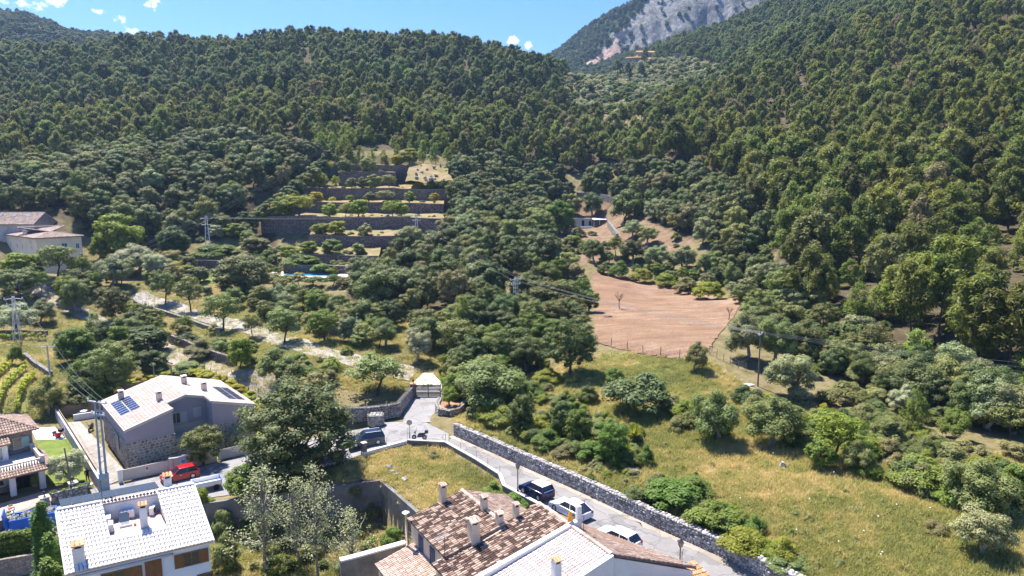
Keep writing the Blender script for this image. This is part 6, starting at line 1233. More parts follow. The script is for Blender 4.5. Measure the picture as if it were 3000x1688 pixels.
def hut():
    c = G(1690, 664); z = c[2] + 0.1; f = Fr((c[0], c[1]), (1.0, 0.03), (-0.03, 1.0)); t = thing('hut', 'small grey flat-roofed hut with dark doorways on red soil', 'hut', c); f.box(MB(), -1, 7.0, 0, 5, z - 1.5, z + 2.7).build('wall', 'stucco_grey', t); f.box(MB(), -1.3, 7.3, -0.4, 5.4, z + 2.7, z + 2.95).build('roof', 'concrete', t)
    window(t, f.p(2.3, 0, z), f.ex, -f.ey, 1.15, 2.3, 'stucco_grey', 'dark_inside', name='door', one=True); window(t, f.p(4.9, 0, z + 0.3), f.ex, -f.ey, 1.0, 1.8, 'stucco_grey', 'dark_inside', one=True)
    f.box(MB(), 0.8, 5.6, -2.0, 0, z - 0.8, z + 0.1).build('step', 'paving_white', t); p = thing('porch', 'glazed porch with white lean-to roof beside the small hut', 'porch', f.p(6, -2, z)); f.box(MB(), 5.9, 10.4, -2.4, 0.2, z - 1.0, z + 0.35).build('base', 'stone_dry', p)
    for u in (6.0, 8.1, 10.2): f.box(MB(), u, u + 0.14, -2.3, -2.15, z + 0.3, z + 2.55).build('post', 'white_paint', p)
    for u in (6.14, 8.24): f.box(MB(), u, u + 1.96, -2.24, -2.2, z + 0.35, z + 2.45).build('pane', 'glass', p)
    f.box(MB(), 5.8, 10.5, -1.9, 0.1, z + 0.3, z + 2.4).build('inside', 'dark_inside', p); MB().hexa([f.p(u, v, zz) for (u, v, zz) in ((5.6, -2.8, z + 2.5), (10.7, -2.8, z + 2.5), (10.7, 0.3, z + 2.95), (5.6, 0.3, z + 2.95), (5.6, -2.8, z + 2.6), (10.7, -2.8, z + 2.6), (10.7, 0.3, z + 3.05), (5.6, 0.3, z + 3.05))]).build('roof', 'white_paint', p)
    far_wall('garden_wall', 'crumbling pale wall stub running down from the hut porch', [(1782, 664), (1800, 690), (1808, 705)], 2.2, 'stone_dry', 0.8); far_wall('garden_wall', 'shaded stone wall stub beside the green fig tree near the hut', [(1668, 668), (1664, 690)], 2.0, 'stone_dry', 0.9); far_wall('garden_wall', 'dry-stone wall behind the round olive above the hut', [(1690, 580), (1760, 585), (1830, 592)], 2.2, 'stone_dry')
hut()
def far_farm():
    for nm, lab, px, py, Y, W, D, h, rh, ang in (('farmstead', 'pale stone farmstead with orange roof high up in the valley', 1895, 176, 640, 16, 9, 6.5, 2.0, 0.12), ('farm_wing', 'long low tiled wing of the far farmstead', 1855, 182, 632, 13, 8, 3.0, 1.6, -0.25), ('farm_barn', 'small tiled barn at the end of the far farmstead', 1915, 184, 625, 10, 7, 3.2, 1.6, 0.3), ('ruin', 'grey roofless stone house among the trees of the valley', 1995, 172, 610, 11, 7, 4.0, 0.4, 0.0), ('field_hut', 'tiny stone hut beside a cypress on the valley terraces', 1762, 330, 430, 7, 4.5, 3.0, 1.0, 0.1)):
        p = PY(px, py, Y); f = Fr((p[0] - W / 2, p[1]), (math.cos(ang), math.sin(ang)), (-math.sin(ang), math.cos(ang))); simple_house(nm, lab, f, W, D, p[2], p[2] + h, p[2] + h + rh, 'stone_farm', 'tile_orange' if nm != 'ruin' else 'tile_old', False, [('f', W * 0.3, p[2] + h - 2.4, 1.0, 1.3, 'stone_farm', 'dark_inside'), ('f', W * 0.7, p[2] + h - 2.4, 1.0, 1.3, 'stone_farm', 'dark_inside')], du=0.7)
far_farm()
# ------------------------------------------------------------------ stone terraces
def terraces():
    names = ['lowest terrace wall, above the pool', 'second terrace wall from below, behind the yellow shrub', 'third terrace wall from below, left of the dark oaks', 'fourth and longest terrace wall from below, behind the fruit trees', 'fifth terrace wall from below, just above the lattice pylon', 'sixth terrace wall from below, above the pale fruit bushes', 'short terrace wall, second from the top', 'topmost terrace wall below the young pines']
    T = TERRACES; Zs = [PY(1100, y, Y)[2] for y, Y, *_ in T]
    for i, (py, Y, xl, xr, h) in enumerate(T):
        a, b = PY(xl, py, Y), PY(xr, py, Y); z = Zs[i]; skew = 0.8; P = [(a[0], Y + skew), ((a[0] + b[0]) / 2, Y + 0.6), (b[0], Y - skew * 0.3)]; P = resample(P, 22); zz = z + 0.15 * np.sin(P[:, 0] * 0.21 + i) - (P[:, 0] - P[10, 0]) * 0.012
        o = wall_mb(P, 0.8, list(zz - h - 3.0), list(zz + 0.12 * np.sin(P[:, 0] * 1.7))).build('terrace_wall', 'stone_terrace'); tag(o, 'dry-stone ' + names[i], 'wall', 'terrace walls')
        cap = wall_mb(P, 0.95, list(zz - 0.05), list(zz + 0.16)).build('coping', 'stone_dry', o)
        zn = Zs[i + 1] - T[i + 1][4] if i + 1 < len(T) else z + 1.5; yn = T[i + 1][1] if i + 1 < len(T) else Y + 18
        x = P[:, 0]; rows = []
        for k, tt in enumerate(np.linspace(0, 1, 6)): rows.append(np.stack([x * (1 + 0.06 * tt), P[:, 1] + 0.3 + (yn - Y + 2) * tt, zz * (1 - tt) + zn * tt - 0.05 + 0.2 * np.sin(x * 0.6 + k)], 1))
        # widen the tread on both sides so that it runs into the slope
        R_ = np.array(rows); ob = link('terrace', np_mesh('terrace', R_.reshape(-1, 3), grid_faces(6, 22), 'terrace_soil', True)); ob['kind'] = 'structure'
    sl = MB()
    for k in range(20):
        px, py = rnd.uniform(1215, 1310), rnd.uniform(478, 525); q = PY(px, py, 250 + (525 - py) * 0.42); sl.blob(q - np.array([0, 0, 0.5]), rnd.uniform(0.3, 0.9), k, 0.4)
    o = sl.build('rubble_slope', 'rock_dark', None, 'stuff'); o['label'] = 'tumbled stones of the collapsed terrace corner'
    P = [PY(1200, 478, 271), PY(1250, 480, 271), PY(1310, 492, 270)]; Q = [PY(1190, 530, 252), PY(1250, 532, 251), PY(1330, 530, 252)]; o = link('collapsed_slope', np_mesh('collapsed_slope', np.concatenate([resample(P, 12) * (1 - t_) + resample(Q, 12) * t_ + rng.normal(0, 0.25, (12, 3)) for t_ in np.linspace(0, 1, 8)]), grid_faces(8, 12), 'terrace_soil', True)); o['kind'] = 'structure'
terraces()

# ------------------------------------------------------------------ vehicles
def car(name, label, loc, head, paint, L=4.3, W=1.8, H=1.48, roof=None, style='hatch', group=None):
    """x forward; body, cabin with glass, four wheels, lamps, mirrors, plate"""
    t = thing(name, label, 'car' if style != 'van' else 'van', (0, 0, 0), group); h = L / 2; belt = 0.62 * H if style != 'van' else 0.6 * H; hood = 0.56 * H; gc = 0.2
    prof = {'hatch': [(-h, 0.45), (-h + 0.04, belt * 0.9), (-h + 0.25, belt), (0.1 * L, belt), (0.2 * L, belt * 0.99), (h - 0.35, hood * 0.93), (h - 0.06, hood * 0.74), (h, 0.42)],
            'van': [(-h, 0.45), (-h + 0.02, belt), (-h + 0.1, belt), (0.2 * L, belt), (0.3 * L, belt), (h - 0.3, hood), (h - 0.05, hood * 0.78), (h, 0.42)]}['van' if style == 'van' else 'hatch']
    low = [(h - 0.08, gc), (-h + 0.1, gc)]; sec = []
    for y, k, e in ((-W / 2, 0.93, 0.06), (-W / 2 * 0.93, 1.0, 0.0), (0, 1.025, -0.05), (W / 2 * 0.93, 1.0, 0.0), (W / 2, 0.93, 0.06)): sec.append([(x * (1 - e * 0.5 / h) - (e * 0.4 if abs(x) > h - 0.1 and x > 0 else -e * 0.4 if x < -h + 0.1 else 0), y, gc + (z - gc) * k) for x, z in prof + low])
    mb = MB(); n = len(prof) + 2; mb.add([p for q in sec for p in q], [(i * n + j, i * n + (j + 1) % n, (i + 1) * n + (j + 1) % n, (i + 1) * n + j) for i in range(4) for j in range(n)] + [tuple(range(n)), tuple(range(4 * n, 5 * n))[::-1]]); body = mb.build('body', paint, t, smooth=True); bv = body.modifiers.new('round', 'BEVEL'); bv.width = 0.07; bv.segments = 3; bv.limit_method = 'ANGLE'; bv.angle_limit = R(25)
    x0, x1, a0, a1 = (-h + 0.12, 0.2 * L, -h + 0.5, 0.03 * L) if style != 'van' else (-h + 0.05, 0.3 * L, -h + 0.15, 0.17 * L)
    if style == 'coupe': a0 = -h + 1.0
    if style == 'suv': a0 = -h + 0.35
    wb, wt = W / 2 * 0.92, W / 2 * 0.74; z0, z1 = belt - 0.02, H - 0.05; B = [(x0, -wb, z0), (x1, -wb, z0), (x1, wb, z0), (x0, wb, z0)]; T = [(a0, -wt, z1), (a1, -wt, z1), (a1, wt, z1), (a0, wt, z1)]; MB().hexa(B + T).build('glass', 'car_glass', t)
    c = (a0 + a1) / 2; rf = MB(); q = [(a0 - 0.03, -wt - 0.02, z1), (a1 + 0.05, -wt - 0.02, z1), (a1 + 0.05, wt + 0.02, z1), (a0 - 0.03, wt + 0.02, z1)]; rf.hexa(q + [(c + (x - c) * 0.93, y * 0.9, H) for x, y, z in q]); bv = rf.build('roof', roof or paint, t, smooth=True).modifiers.new('round', 'BEVEL'); bv.width = 0.05; bv.segments = 3
    pil = MB()
    for s in (-1, 1):
        for bx, tx, w in ((x0, a0, 0.1 if style != 'suv' else 0.28), (x1, a1, 0.07), ((x0 + x1) / 2 - 0.1, (a0 + a1) / 2 - 0.05, 0.09)):
            o = 0.012 * s; pil.hexa([(bx - w / 2, s * wb + o, z0), (bx + w / 2, s * wb + o, z0), (bx + w / 2, s * (wb - 0.06), z0), (bx - w / 2, s * (wb - 0.06), z0), (tx - w / 2, s * wt + o, z1), (tx + w / 2, s * wt + o, z1), (tx + w / 2, s * (wt - 0.06), z1), (tx - w / 2, s * (wt - 0.06), z1)])
    pil.build('pillars', paint, t)
    if roof: MB().hexa([(x0 - 0.02, -wb * 0.9, z0 + 0.02), (x0 - 0.02, wb * 0.9, z0 + 0.02), (x0 + 0.05, wb * 0.9, z0 + 0.02), (x0 + 0.05, -wb * 0.9, z0 + 0.02), (x0 + 0.08, -wb * 0.88, z0 + 0.14), (x0 + 0.08, wb * 0.88, z0 + 0.14), (x0 + 0.14, wb * 0.88, z0 + 0.14), (x0 + 0.14, -wb * 0.88, z0 + 0.14)]).build('tailgate', roof, t)
    for sx in (-1, 1):
        for sy in (-1, 1):
            wx = sx * L * 0.305; cy = sy * (W / 2 - 0.1); wh = MB(); wh.tube([(wx, cy - 0.11, 0.33), (wx, cy + 0.11, 0.33)], 0.33, 16); wo = wh.build('wheel', 'rubber', t); MB().tube([(wx, cy + sy * 0.10, 0.33), (wx, cy + sy * 0.118, 0.33)], 0.2, 12).build('rim', 'metal_pale', wo)
            y = sy * W / 2 * 0.985; MB().tube([(wx, y - sy * 0.2, 0.36), (wx, y + sy * 0.012, 0.36)], 0.39, 16).build('wheel_arch', 'black', body)
    for sy in (-1, 1):
        MB().box((h - 0.13, sy * W * 0.36, hood * 0.76), (0.2, 0.36, 0.15)).build('headlight', 'glass_pale', t); MB().box((-h + 0.07, sy * W * 0.4, belt * 0.82), (0.12, 0.26, 0.26)).build('tail_light', 'tail_red', t); MB().box((x1 - 0.15, sy * (W / 2 + 0.06), belt + 0.08), (0.14, 0.2, 0.13)).build('mirror', paint, t)
        MB().box((0.06, sy * W / 2 * 0.975, belt * 0.8), (0.2, 0.05, 0.04)).build('door_handle', 'metal_pale', t)
    MB().box((-h + 0.02, 0, belt * 0.72), (0.05, 0.52, 0.13)).build('number_plate', 'plate_blue', t); MB().box((h - 0.0, 0, 0.5), (0.05, 0.9, 0.22)).build('grille', 'black', t); MB().box((-h + 0.02, 0, 0.33), (0.1, W * 0.9, 0.16)).build('bumper', 'metal_dark' if paint != 'car_white' else 'car_white', t)
    if style in ('suv', 'van'):
        for sy in (-1, 1): MB().tube([(a0 + 0.1, sy * wt * 0.93, H + 0.03), (a1 - 0.1, sy * wt * 0.93, H + 0.03)], 0.025, 5).build('roof_rail', 'metal_pale', t)
    t.location = tuple(map(float, loc)); t.rotation_euler = (0, 0, math.atan2(head[1], head[0])); return t
RD = (-0.64, 0.77)
car('parked_car', 'dark navy estate car parked at the junction beside the big oak', (-18.2, 82.9, 0.02), (-0.93, -0.36), 'car_navy', 4.5, 1.86, 1.6, None, 'suv')
car('parked_car', 'small dark blue hatchback with white roof parked by the street lamp', (2.55, 68.5, 0.01), RD, 'car_blue', 3.85, 1.72, 1.55, 'car_white', 'suv')
car('parked_car', 'sleek white car parked behind the blue hatchback', (5.75, 64.4, 0.01), RD, 'car_white', 4.5, 1.84, 1.42, None, 'coupe')
p = PZ(1800, 1560, 1.2); car('parked_car', 'white car half hidden by the brown tiled roof', (p[0] + 0.3, p[1] + 0.3, 0.01), (-0.68, 0.73), 'car_white', 4.4, 1.8, 1.45, None, 'hatch')
car('parked_car', 'bright red car parked in front of the cream garden wall', (-39.3, 78.2, -2.5), (-0.8, -0.6), 'car_red', 4.1, 1.75, 1.47, None, 'hatch')
car('parked_car', 'red car hidden in the shade of the big oak', (-24.9, 80.0, -1.35), (-0.85, -0.5), 'car_red', 4.1, 1.75, 1.45, None, 'hatch')
car('parked_van', 'silver-white van with roof rails parked beside the leafy shrubs', (-30.2, 78.6, -2.15), (-0.8, -0.6), 'car_silver', 4.6, 1.85, 1.85, None, 'van')
def trailer():
    t = thing('open_trailer', 'open white truck bed with a blue edge parked below the street', 'trailer', (0, 0, 0)); MB().box((0, 0, 0.62), (3.0, 1.7, 0.1)).build('bed', 'plastic_white', t)
    for x, y, a, b, m in ((0, 0.85, 3.0, 0.06, 'white_paint'), (0, -0.85, 3.0, 0.06, 'white_paint'), (1.5, 0, 0.06, 1.76, 'blue_paint'), (-1.5, 0, 0.06, 1.76, 'white_paint')): MB().box((x, y, 0.9), (a, b, 0.5)).build('side_panel', m, t)
    for sx in (-0.9, 0.9):
        for sy in (-1, 1): MB().tube([(sx, sy * 0.85 - 0.1, 0.33), (sx, sy * 0.85 + 0.1, 0.33)], 0.33, 14).build('wheel', 'rubber', t)
    t.location = (-34.9, 75.4, -2.5); t.rotation_euler = (0, 0, R(32))
trailer()
def motorbike(label, loc, head, box=True, scale=1.0, paint='black'):
    t = thing('motorcycle', label, 'motorcycle', (0, 0, 0))
    for x in (-0.62, 0.66):
        w = MB().tube([(x, -0.07, 0.29), (x, 0.07, 0.29)], 0.29, 14).build('wheel', 'rubber', t); MB().tube([(x, -0.075, 0.29), (x, 0.075, 0.29)], 0.17, 10).build('rim', 'metal_pale', w)
    MB().hexa([(-0.55, -0.15, 0.35), (0.3, -0.15, 0.3), (0.3, 0.15, 0.3), (-0.55, 0.15, 0.35), (-0.7, -0.17, 0.72), (0.18, -0.12, 0.68), (0.18, 0.12, 0.68), (-0.7, 0.17, 0.72)]).build('body', paint, t); MB().hexa([(-0.75, -0.14, 0.72), (0.1, -0.13, 0.7), (0.1, 0.13, 0.7), (-0.75, 0.14, 0.72), (-0.72, -0.1, 0.86), (0.05, -0.1, 0.8), (0.05, 0.1, 0.8), (-0.72, 0.1, 0.86)]).build('seat', 'rubber', t)
    MB().tube([(0.66, 0, 0.29), (0.5, 0, 0.75), (0.42, 0, 1.02)], [0.05, 0.06, 0.03], 6).build('fork', 'metal_grey', t); MB().tube([(0.4, -0.36, 1.06), (0.44, 0, 1.0), (0.4, 0.36, 1.06)], 0.022, 5).build('handlebar', 'metal_dark', t); MB().box((0.56, 0, 0.92), (0.16, 0.26, 0.24)).build('headlight', 'glass_pale', t)
    for s in (-1, 1): MB().tube([(0.42, s * 0.2, 1.03), (0.4, s * 0.3, 1.28)], 0.012, 4).blob((0.4, s * 0.32, 1.3), (0.03, 0.09, 0.06), 1, 0.1).build('mirror', 'metal_dark', t)
    if box: MB().box((-0.85, 0, 1.02), (0.4, 0.44, 0.34), 0, 0, 0.85).build('top_box', 'metal_dark', t)
    t.location = loc; t.rotation_euler = (0, 0, math.atan2(head[1], head[0])); t.scale = (scale,) * 3
motorbike('dark motorcycle with top box parked beside the round road sign', (-11.7, 84.35, 0.01), (-1, 0.08), True, 1.05, 'shutter_navy')
p = PZ(267, 1262, -2.45); motorbike('black scooter standing in the gravel yard of the stone house', tuple(p), (0.25, -1), False, 1.05)

# ------------------------------------------------------------------ poles, wires, lamps, signs
def pylon(label, base, H, w=1.1, arms=((0.93, 1.5), (0.8, 1.2)), rot=0.3):
    t = thing('lattice_pylon', label, 'pylon', base); B = V3(base); ca, sa = math.cos(rot), math.sin(rot); q = lambda k, z: B + np.array([ca * k[0] - sa * k[1], sa * k[0] + ca * k[1], z]); wz = lambda z: w / 2 * (1 - 0.72 * z / H); cs = ((-1, -1), (1, -1), (1, 1), (-1, 1))
    for c in cs: MB().tube([q((c[0] * wz(0), c[1] * wz(0)), -0.5), q((c[0] * wz(H), c[1] * wz(H)), H)], 0.06, 4).build('leg', 'metal_pale', t)
    m = MB(); n = 9
    for k in range(n):
        z0, z1 = H * k / n, H * (k + 1) / n
        for i in range(4):
            a, b = cs[i], cs[(i + 1) % 4]; a, b = (a, b) if k % 2 else (b, a); m.tube([q((a[0] * wz(z0), a[1] * wz(z0)), z0), q((b[0] * wz(z1), b[1] * wz(z1)), z1)], 0.03, 4)
    m.build('bracing', 'metal_pale', t); tips = []
    for hz_, L in arms:
        MB().tube([q((-L, 0), H * hz_), q((0, 0), H * hz_ + 0.25), q((L, 0), H * hz_)], 0.055, 4).build('crossarm', 'metal_pale', t)
        for s in (-1, 0.0, 1):
            if s == 0.0 and hz_ < 0.9: continue
            p = q((s * L, 0), H * hz_ + (0.25 if s == 0 else 0)); MB().lathe(p, [(0.03, 0), (0.1, 0.06), (0.05, 0.12), (0.1, 0.18), (0.05, 0.24), (0.1, 0.3), (0.03, 0.36)], 7).build('insulator', 'aerial_white', t); tips.append(p + np.array([0, 0, 0.34]))
    return tips
def at_px(px, py_base, py_top):
    b = G(px, py_base); d = ray(px, py_top); return b, HC + d[2] * b[1] / d[1] - b[2]
b, h = at_px(52, 1000, 868); T1 = pylon('lattice pylon rising from the olives at the vineyard edge', b, h, 1.2)
b, h = at_px(612, 768, 632); T2 = pylon('tall lattice pylon in front of the green hedge', b, h, 1.6)
b = PY(1221, 700, 214); b[2] -= 2; T3 = pylon('lattice pylon standing on the right end of the terraces', b, PY(1215, 628, 214)[2] - b[2], 1.4)
b, h = at_px(1511, 925, 812); T4 = pylon('lattice pylon among the oaks beside the ploughed field', b, h, 1.3, rot=0.8)
def pole(name, label, base, H, r=0.11, arms=(), mat='concrete', rot=0.3, lean=0.0):
    t = thing(name, label, 'utility pole', base); B = V3(base); MB().tube([B - np.array([0, 0, 0.4]), B + np.array([lean, 0, H])], [r, r * 0.65], 8).build('shaft', mat, t); tips = []
    for z, L in arms:
        c = B + np.array([lean, 0, z]); d = np.array([math.cos(rot), math.sin(rot), 0]); MB().hexa([c + d * x + np.array([0, 0, zz]) + np.array([-d[1], d[0], 0]) * y for zz in (-0.06, 0.06) for x, y in ((-L, -0.05), (L, -0.05), (L, 0.05), (-L, 0.05))]).build('crossarm', 'metal_pale', t)
        for s in (-0.95, 0.0, 0.95): p = c + d * L * s; MB().lathe(p + np.array([0, 0, 0.06]), [(0.03, 0), (0.09, 0.06), (0.05, 0.12), (0.09, 0.18), (0.03, 0.24)], 7).build('insulator', 'aerial_white', t); tips.append(p + np.array([0, 0, 0.3]))
    return tips
b, h = at_px(150, 1136, 1014); P1 = pole('concrete_pole', 'grey concrete pole with a crossarm above the vineyard', b, h, 0.16, ((h - 0.1, 1.1),))
b, h = at_px(2220, 1132, 962); P2 = pole('wooden_pole', 'dark wooden pole standing among olives at the meadow edge', b, h, 0.12, ((h - 0.9, 0.6),), 'wood_post', 0.9)
pole('wooden_pole', 'short leaning wooden pole beside the clipped garden olive', (-49.0, 73.6, -2.6), 5.7, 0.11, (), 'wood_post', 0, -0.55)
def twin_pole():
    t = thing('twin_pole', 'twin steel pole with blue-grey base box in front of the gravel yard', 'utility pole', (-46.15, 74.7, -2.5)); c = V3((-46.15, 74.7, -2.5)); H = 10.6; d = np.array([0.8, 0.6, 0])
    for s in (-1, 1): MB().tube([c + d * s * 0.28, c + d * s * 0.22 + np.array([0, 0, H])], [0.14, 0.09], 8).build('shaft', 'galv_blue', t)
    m = MB()
    for k in range(9): m.tube([c - d * 0.25 + np.array([0, 0, 2.4 + k * 0.9]), c + d * 0.25 + np.array([0, 0, 2.4 + k * 0.9 + (0.45 if k % 2 else 0)])], 0.035, 4)
    m.build('bracing', 'galv_blue', t); bx = MB().box(c + np.array([0, 0, 1.1]), (0.95, 0.6, 2.3), 0.64).build('base_box', 'galv_blue', t); n = np.array([0.6, -0.8, 0]); q = c + n * 0.31 + np.array([0, 0, 1.35]); MB().poly([q - d * 0.14, q + d * 0.14, q + np.array([0, 0, 0.25])]).build('warning_sign', 'yellow_sign', bx); tips = []
    for z, L in ((H - 0.1, 1.5), (H - 1.5, 1.0)):
        a = np.array([0.9, -0.35, 0]); MB().hexa([c + a * x + np.array([0, 0, z + zz]) + d * y for zz in (-0.07, 0.07) for x, y in ((-L, -0.06), (L, -0.06), (L, 0.06), (-L, 0.06))]).build('crossarm', 'metal_pale', t)
        for s in (-0.95, 0, 0.95): p = c + a * L * s + np.array([0, 0, z]); MB().lathe(p, [(0.04, 0), (0.1, 0.08), (0.05, 0.16), (0.1, 0.24), (0.04, 0.32)], 7).build('insulator', 'aerial_white' if z > 8 and s else 'metal_dark', t); tips.append(p + np.array([0, 0, 0.3]))
    return tips
P3 = twin_pole()
def wires(label, A, B, sag=0.02, r=0.022, n=3):
    t = thing('power_line', label, 'power line', A[0])
    for a, b in list(zip(A, B))[:n]:
        a, b = V3(a), V3(b); L = np.linalg.norm(b - a); pts = [a + (b - a) * k + np.array([0, 0, -4 * sag * L * k * (1 - k)]) for k in np.linspace(0, 1, 17)]; MB().tube(pts, r, 4, cap=False).build('wire', 'wire', t)
wires('power line from the vineyard pylon to the concrete pole', T1, P1, 0.015); wires('power line from the concrete pole to the twin pole', P1, P3, 0.02); wires('power line from the hedge pylon down to the vineyard pylon', T2, T1, 0.012)
wires('power line across the terraces between the two pylons', T2, T3, 0.012, 0.03); wires('power line from the terrace pylon down to the oak grove pylon', T3, T4, 0.012); wires('power line from the oak grove pylon past the ploughed field', T4, P2, 0.015)
e = PY(3150, 1108, 92); wires('power line leaving the wooden pole across the dark pines', P2, [e, e + np.array([0, 0, 0.7]), e + np.array([0, 0, 1.4])], 0.006)
e = PY(1035, 372, 305); wires('power line climbing from the hedge pylon into the pine wood', T2, [e, e + np.array([1.2, 0, 0.5]), e + np.array([2.4, 0, 1.0])], 0.012)
def lamp(label, base, H):
    t = thing('street_lamp', label, 'street lamp', base); B = V3(base); MB().lathe(B, [(0.13, 0), (0.11, 0.5), (0.06, 0.6), (0.05, H - 0.75), (0.09, H - 0.72)], 8).build('post', 'metal_dark', t); z = H - 0.72; c = B + np.array([0, 0, z]); m = MB()
    for sx, sy in ((-1, -1), (1, -1), (1, 1), (-1, 1)): m.tube([c + np.array([sx * 0.1, sy * 0.1, 0]), c + np.array([sx * 0.2, sy * 0.2, 0.42])], 0.018, 4)
    m.build('lantern_frame', 'metal_dark', t); MB().hexa([c + np.array([sx * k, sy * k, zz]) for k, zz in ((0.09, 0.02), (0.18, 0.4)) for sx, sy in ((-1, -1), (1, -1), (1, 1), (-1, 1))]).build('pane', 'glass_pale', t); MB().hexa([c + np.array([sx * k, sy * k, zz]) for k, zz in ((0.25, 0.42), (0.05, 0.62)) for sx, sy in ((-1, -1), (1, -1), (1, 1), (-1, 1))]).tube([c + np.array([0, 0, 0.6]), c + np.array([0, 0, 0.76])], 0.03, 5).build('lantern_roof', 'metal_dark', t)
lamp('black lantern street lamp beside the blue hatchback', (0.6, 68.5, 0.0), 3.55); lamp('black lantern street lamp rising behind the brown tiled roof', (13.6, 52.5, 0.0), 3.75)
t = thing('road_sign', 'round road sign seen from behind on a post at the junction', 'road sign', (-12.95, 84.35, 0)); MB().tube([(-12.95, 84.35, 0), (-12.95, 84.35, 2.5)], 0.045, 7).build('post', 'metal_grey', t); MB().tube([(-12.95, 84.32, 2.25), (-12.95, 84.29, 2.25)], 0.36, 20).build('disc', 'metal_grey', t); MB().box((-12.95, 84.35, 0.5), (0.16, 0.14, 1.0)).build('sleeve', 'concrete', t)

# ------------------------------------------------------------------ skip, person, garden things, fences, vines
def skip():
    t = thing('skip', 'bright blue rubbish skip filled with grey rubble on the street', 'skip', (0, 0, 0)); L, W, H = 3.9, 1.8, 1.25; o = MB(); 
    for x, y, a, b in ((0, W / 2, L, 0.07), (0, -W / 2, L, 0.07)): MB().box((x, y, H / 2 + 0.1), (a, b, H * 0.8)).build('side', 'blue_paint', t)
    MB().hexa([(-L / 2 - 0.3, -W / 2, 0.1), (-L / 2 - 0.2, -W / 2, 0.1), (-L / 2 - 0.2, W / 2, 0.1), (-L / 2 - 0.3, W / 2, 0.1), (-L / 2 - 0.55, -W / 2, H + 0.7), (-L / 2 - 0.45, -W / 2, H + 0.7), (-L / 2 - 0.45, W / 2, H + 0.7), (-L / 2 - 0.55, W / 2, H + 0.7)]).build('end', 'blue_paint', t); MB().box((L / 2, 0, H * 0.55), (0.07, W, H * 0.9)).build('end', 'blue_paint', t); MB().box((0, 0, 0.15), (L, W, 0.12)).build('floor', 'blue_paint', t)
    for y in (-W / 2, W / 2): MB().box((0, y, H * 0.92), (L, 0.13, 0.1)).build('rim', 'blue_paint', t)
    t.location = (-48.9, 66.9, -2.45); t.rotation_euler = (0, 0, R(30)); r = MB(); rr = random.Random(4); ca, sa = math.cos(R(30)), math.sin(R(30))
    for k in range(120): x, y = rr.uniform(-1.8, 1.8), rr.uniform(-0.75, 0.75); r.blob((-48.9 + x * ca - y * sa, 66.9 + x * sa + y * ca, -1.75 + rr.uniform(0, 0.45)), rr.uniform(0.12, 0.3), k, 0.35)
    o = r.build('rubble_load', 'rubble', None, 'stuff'); o['label'] = 'grey rubble heaped in the blue skip'
skip()
def person():
    """gardener with an arm stretched out, one skinned figure"""
    t = thing('person', 'person in dark clothes and red cap reaching out beside the garden wall', 'person', (-49.55, 77.1, -2.47)); V = [(0, 0, 0.95), (0, 0.01, 1.2), (0, 0.02, 1.42), (0, 0.0, 1.52), (0.02, -0.02, 1.62), (0.1, 0, 0.9), (0.13, 0.02, 0.5), (0.14, 0.06, 0.08), (0.15, -0.1, 0.03), (-0.1, 0, 0.9), (-0.13, 0.04, 0.5), (-0.12, 0.1, 0.08), (-0.12, -0.06, 0.03), (0.2, 0.02, 1.4), (0.45, 0.05, 1.38), (0.7, 0.05, 1.46), (0.79, 0.05, 1.48), (-0.2, 0.02, 1.38), (-0.24, -0.1, 1.12), (-0.12, -0.3, 1.05), (-0.08, -0.37, 1.05)]
    E = [(0, 1), (1, 2), (2, 3), (3, 4), (0, 5), (5, 6), (6, 7), (7, 8), (0, 9), (9, 10), (10, 11), (11, 12), (2, 13), (13, 14), (14, 15), (15, 16), (2, 17), (17, 18), (18, 19), (19, 20)]; rad = [0.16, 0.15, 0.16, 0.06, 0.1, 0.1, 0.075, 0.05, 0.045, 0.1, 0.075, 0.05, 0.045, 0.07, 0.05, 0.04, 0.04, 0.07, 0.05, 0.04, 0.04]
    me = bpy.data.meshes.new('body'); me.from_pydata(V, E, []); ob = link('body', me, t); md = ob.modifiers.new('skin', 'SKIN'); sv = me.skin_vertices[0].data if me.skin_vertices else None
    if sv is None:
        bm = bmesh.new(); bm.from_mesh(me); bm.verts.layers.skin.verify(); bm.to_mesh(me); bm.free(); sv = me.skin_vertices[0].data
    for i, q in enumerate(sv): q.radius = (rad[i], rad[i] * 0.85); q.use_root = i == 0
    ob.modifiers.new('smooth', 'SUBSURF').levels = 1; me.materials.append(M['cloth_dark'])
    def child(nm, mb, mat): o = link(nm, mb.mesh(nm, mat, True), t); return o
    child('face', MB().blob((0.02, -0.035, 1.64), (0.085, 0.1, 0.115), 1, 0.02, 2), 'skin'); child('cap', MB().blob((0.02, -0.01, 1.71), (0.11, 0.12, 0.08), 2, 0.02, 2).box((0.02, -0.13, 1.69), (0.16, 0.12, 0.02)), 'red_plastic')
    hand = MB().blob((0.83, 0.05, 1.49), (0.05, 0.035, 0.03), 1, 0.05)
    for k in range(4): hand.tube([(0.85, 0.025 + k * 0.018, 1.49), (0.9, 0.022 + k * 0.02, 1.5 - 0.003 * k), (0.93 - 0.006 * k, 0.02 + k * 0.02, 1.485)], [0.01, 0.009, 0.007], 5)
    hand.tube([(0.81, 0.02, 1.49), (0.84, -0.015, 1.485), (0.87, -0.02, 1.48)], [0.011, 0.01, 0.008], 5); child('hand', hand, 'skin'); t.rotation_euler = (0, 0, 0.25)
person()
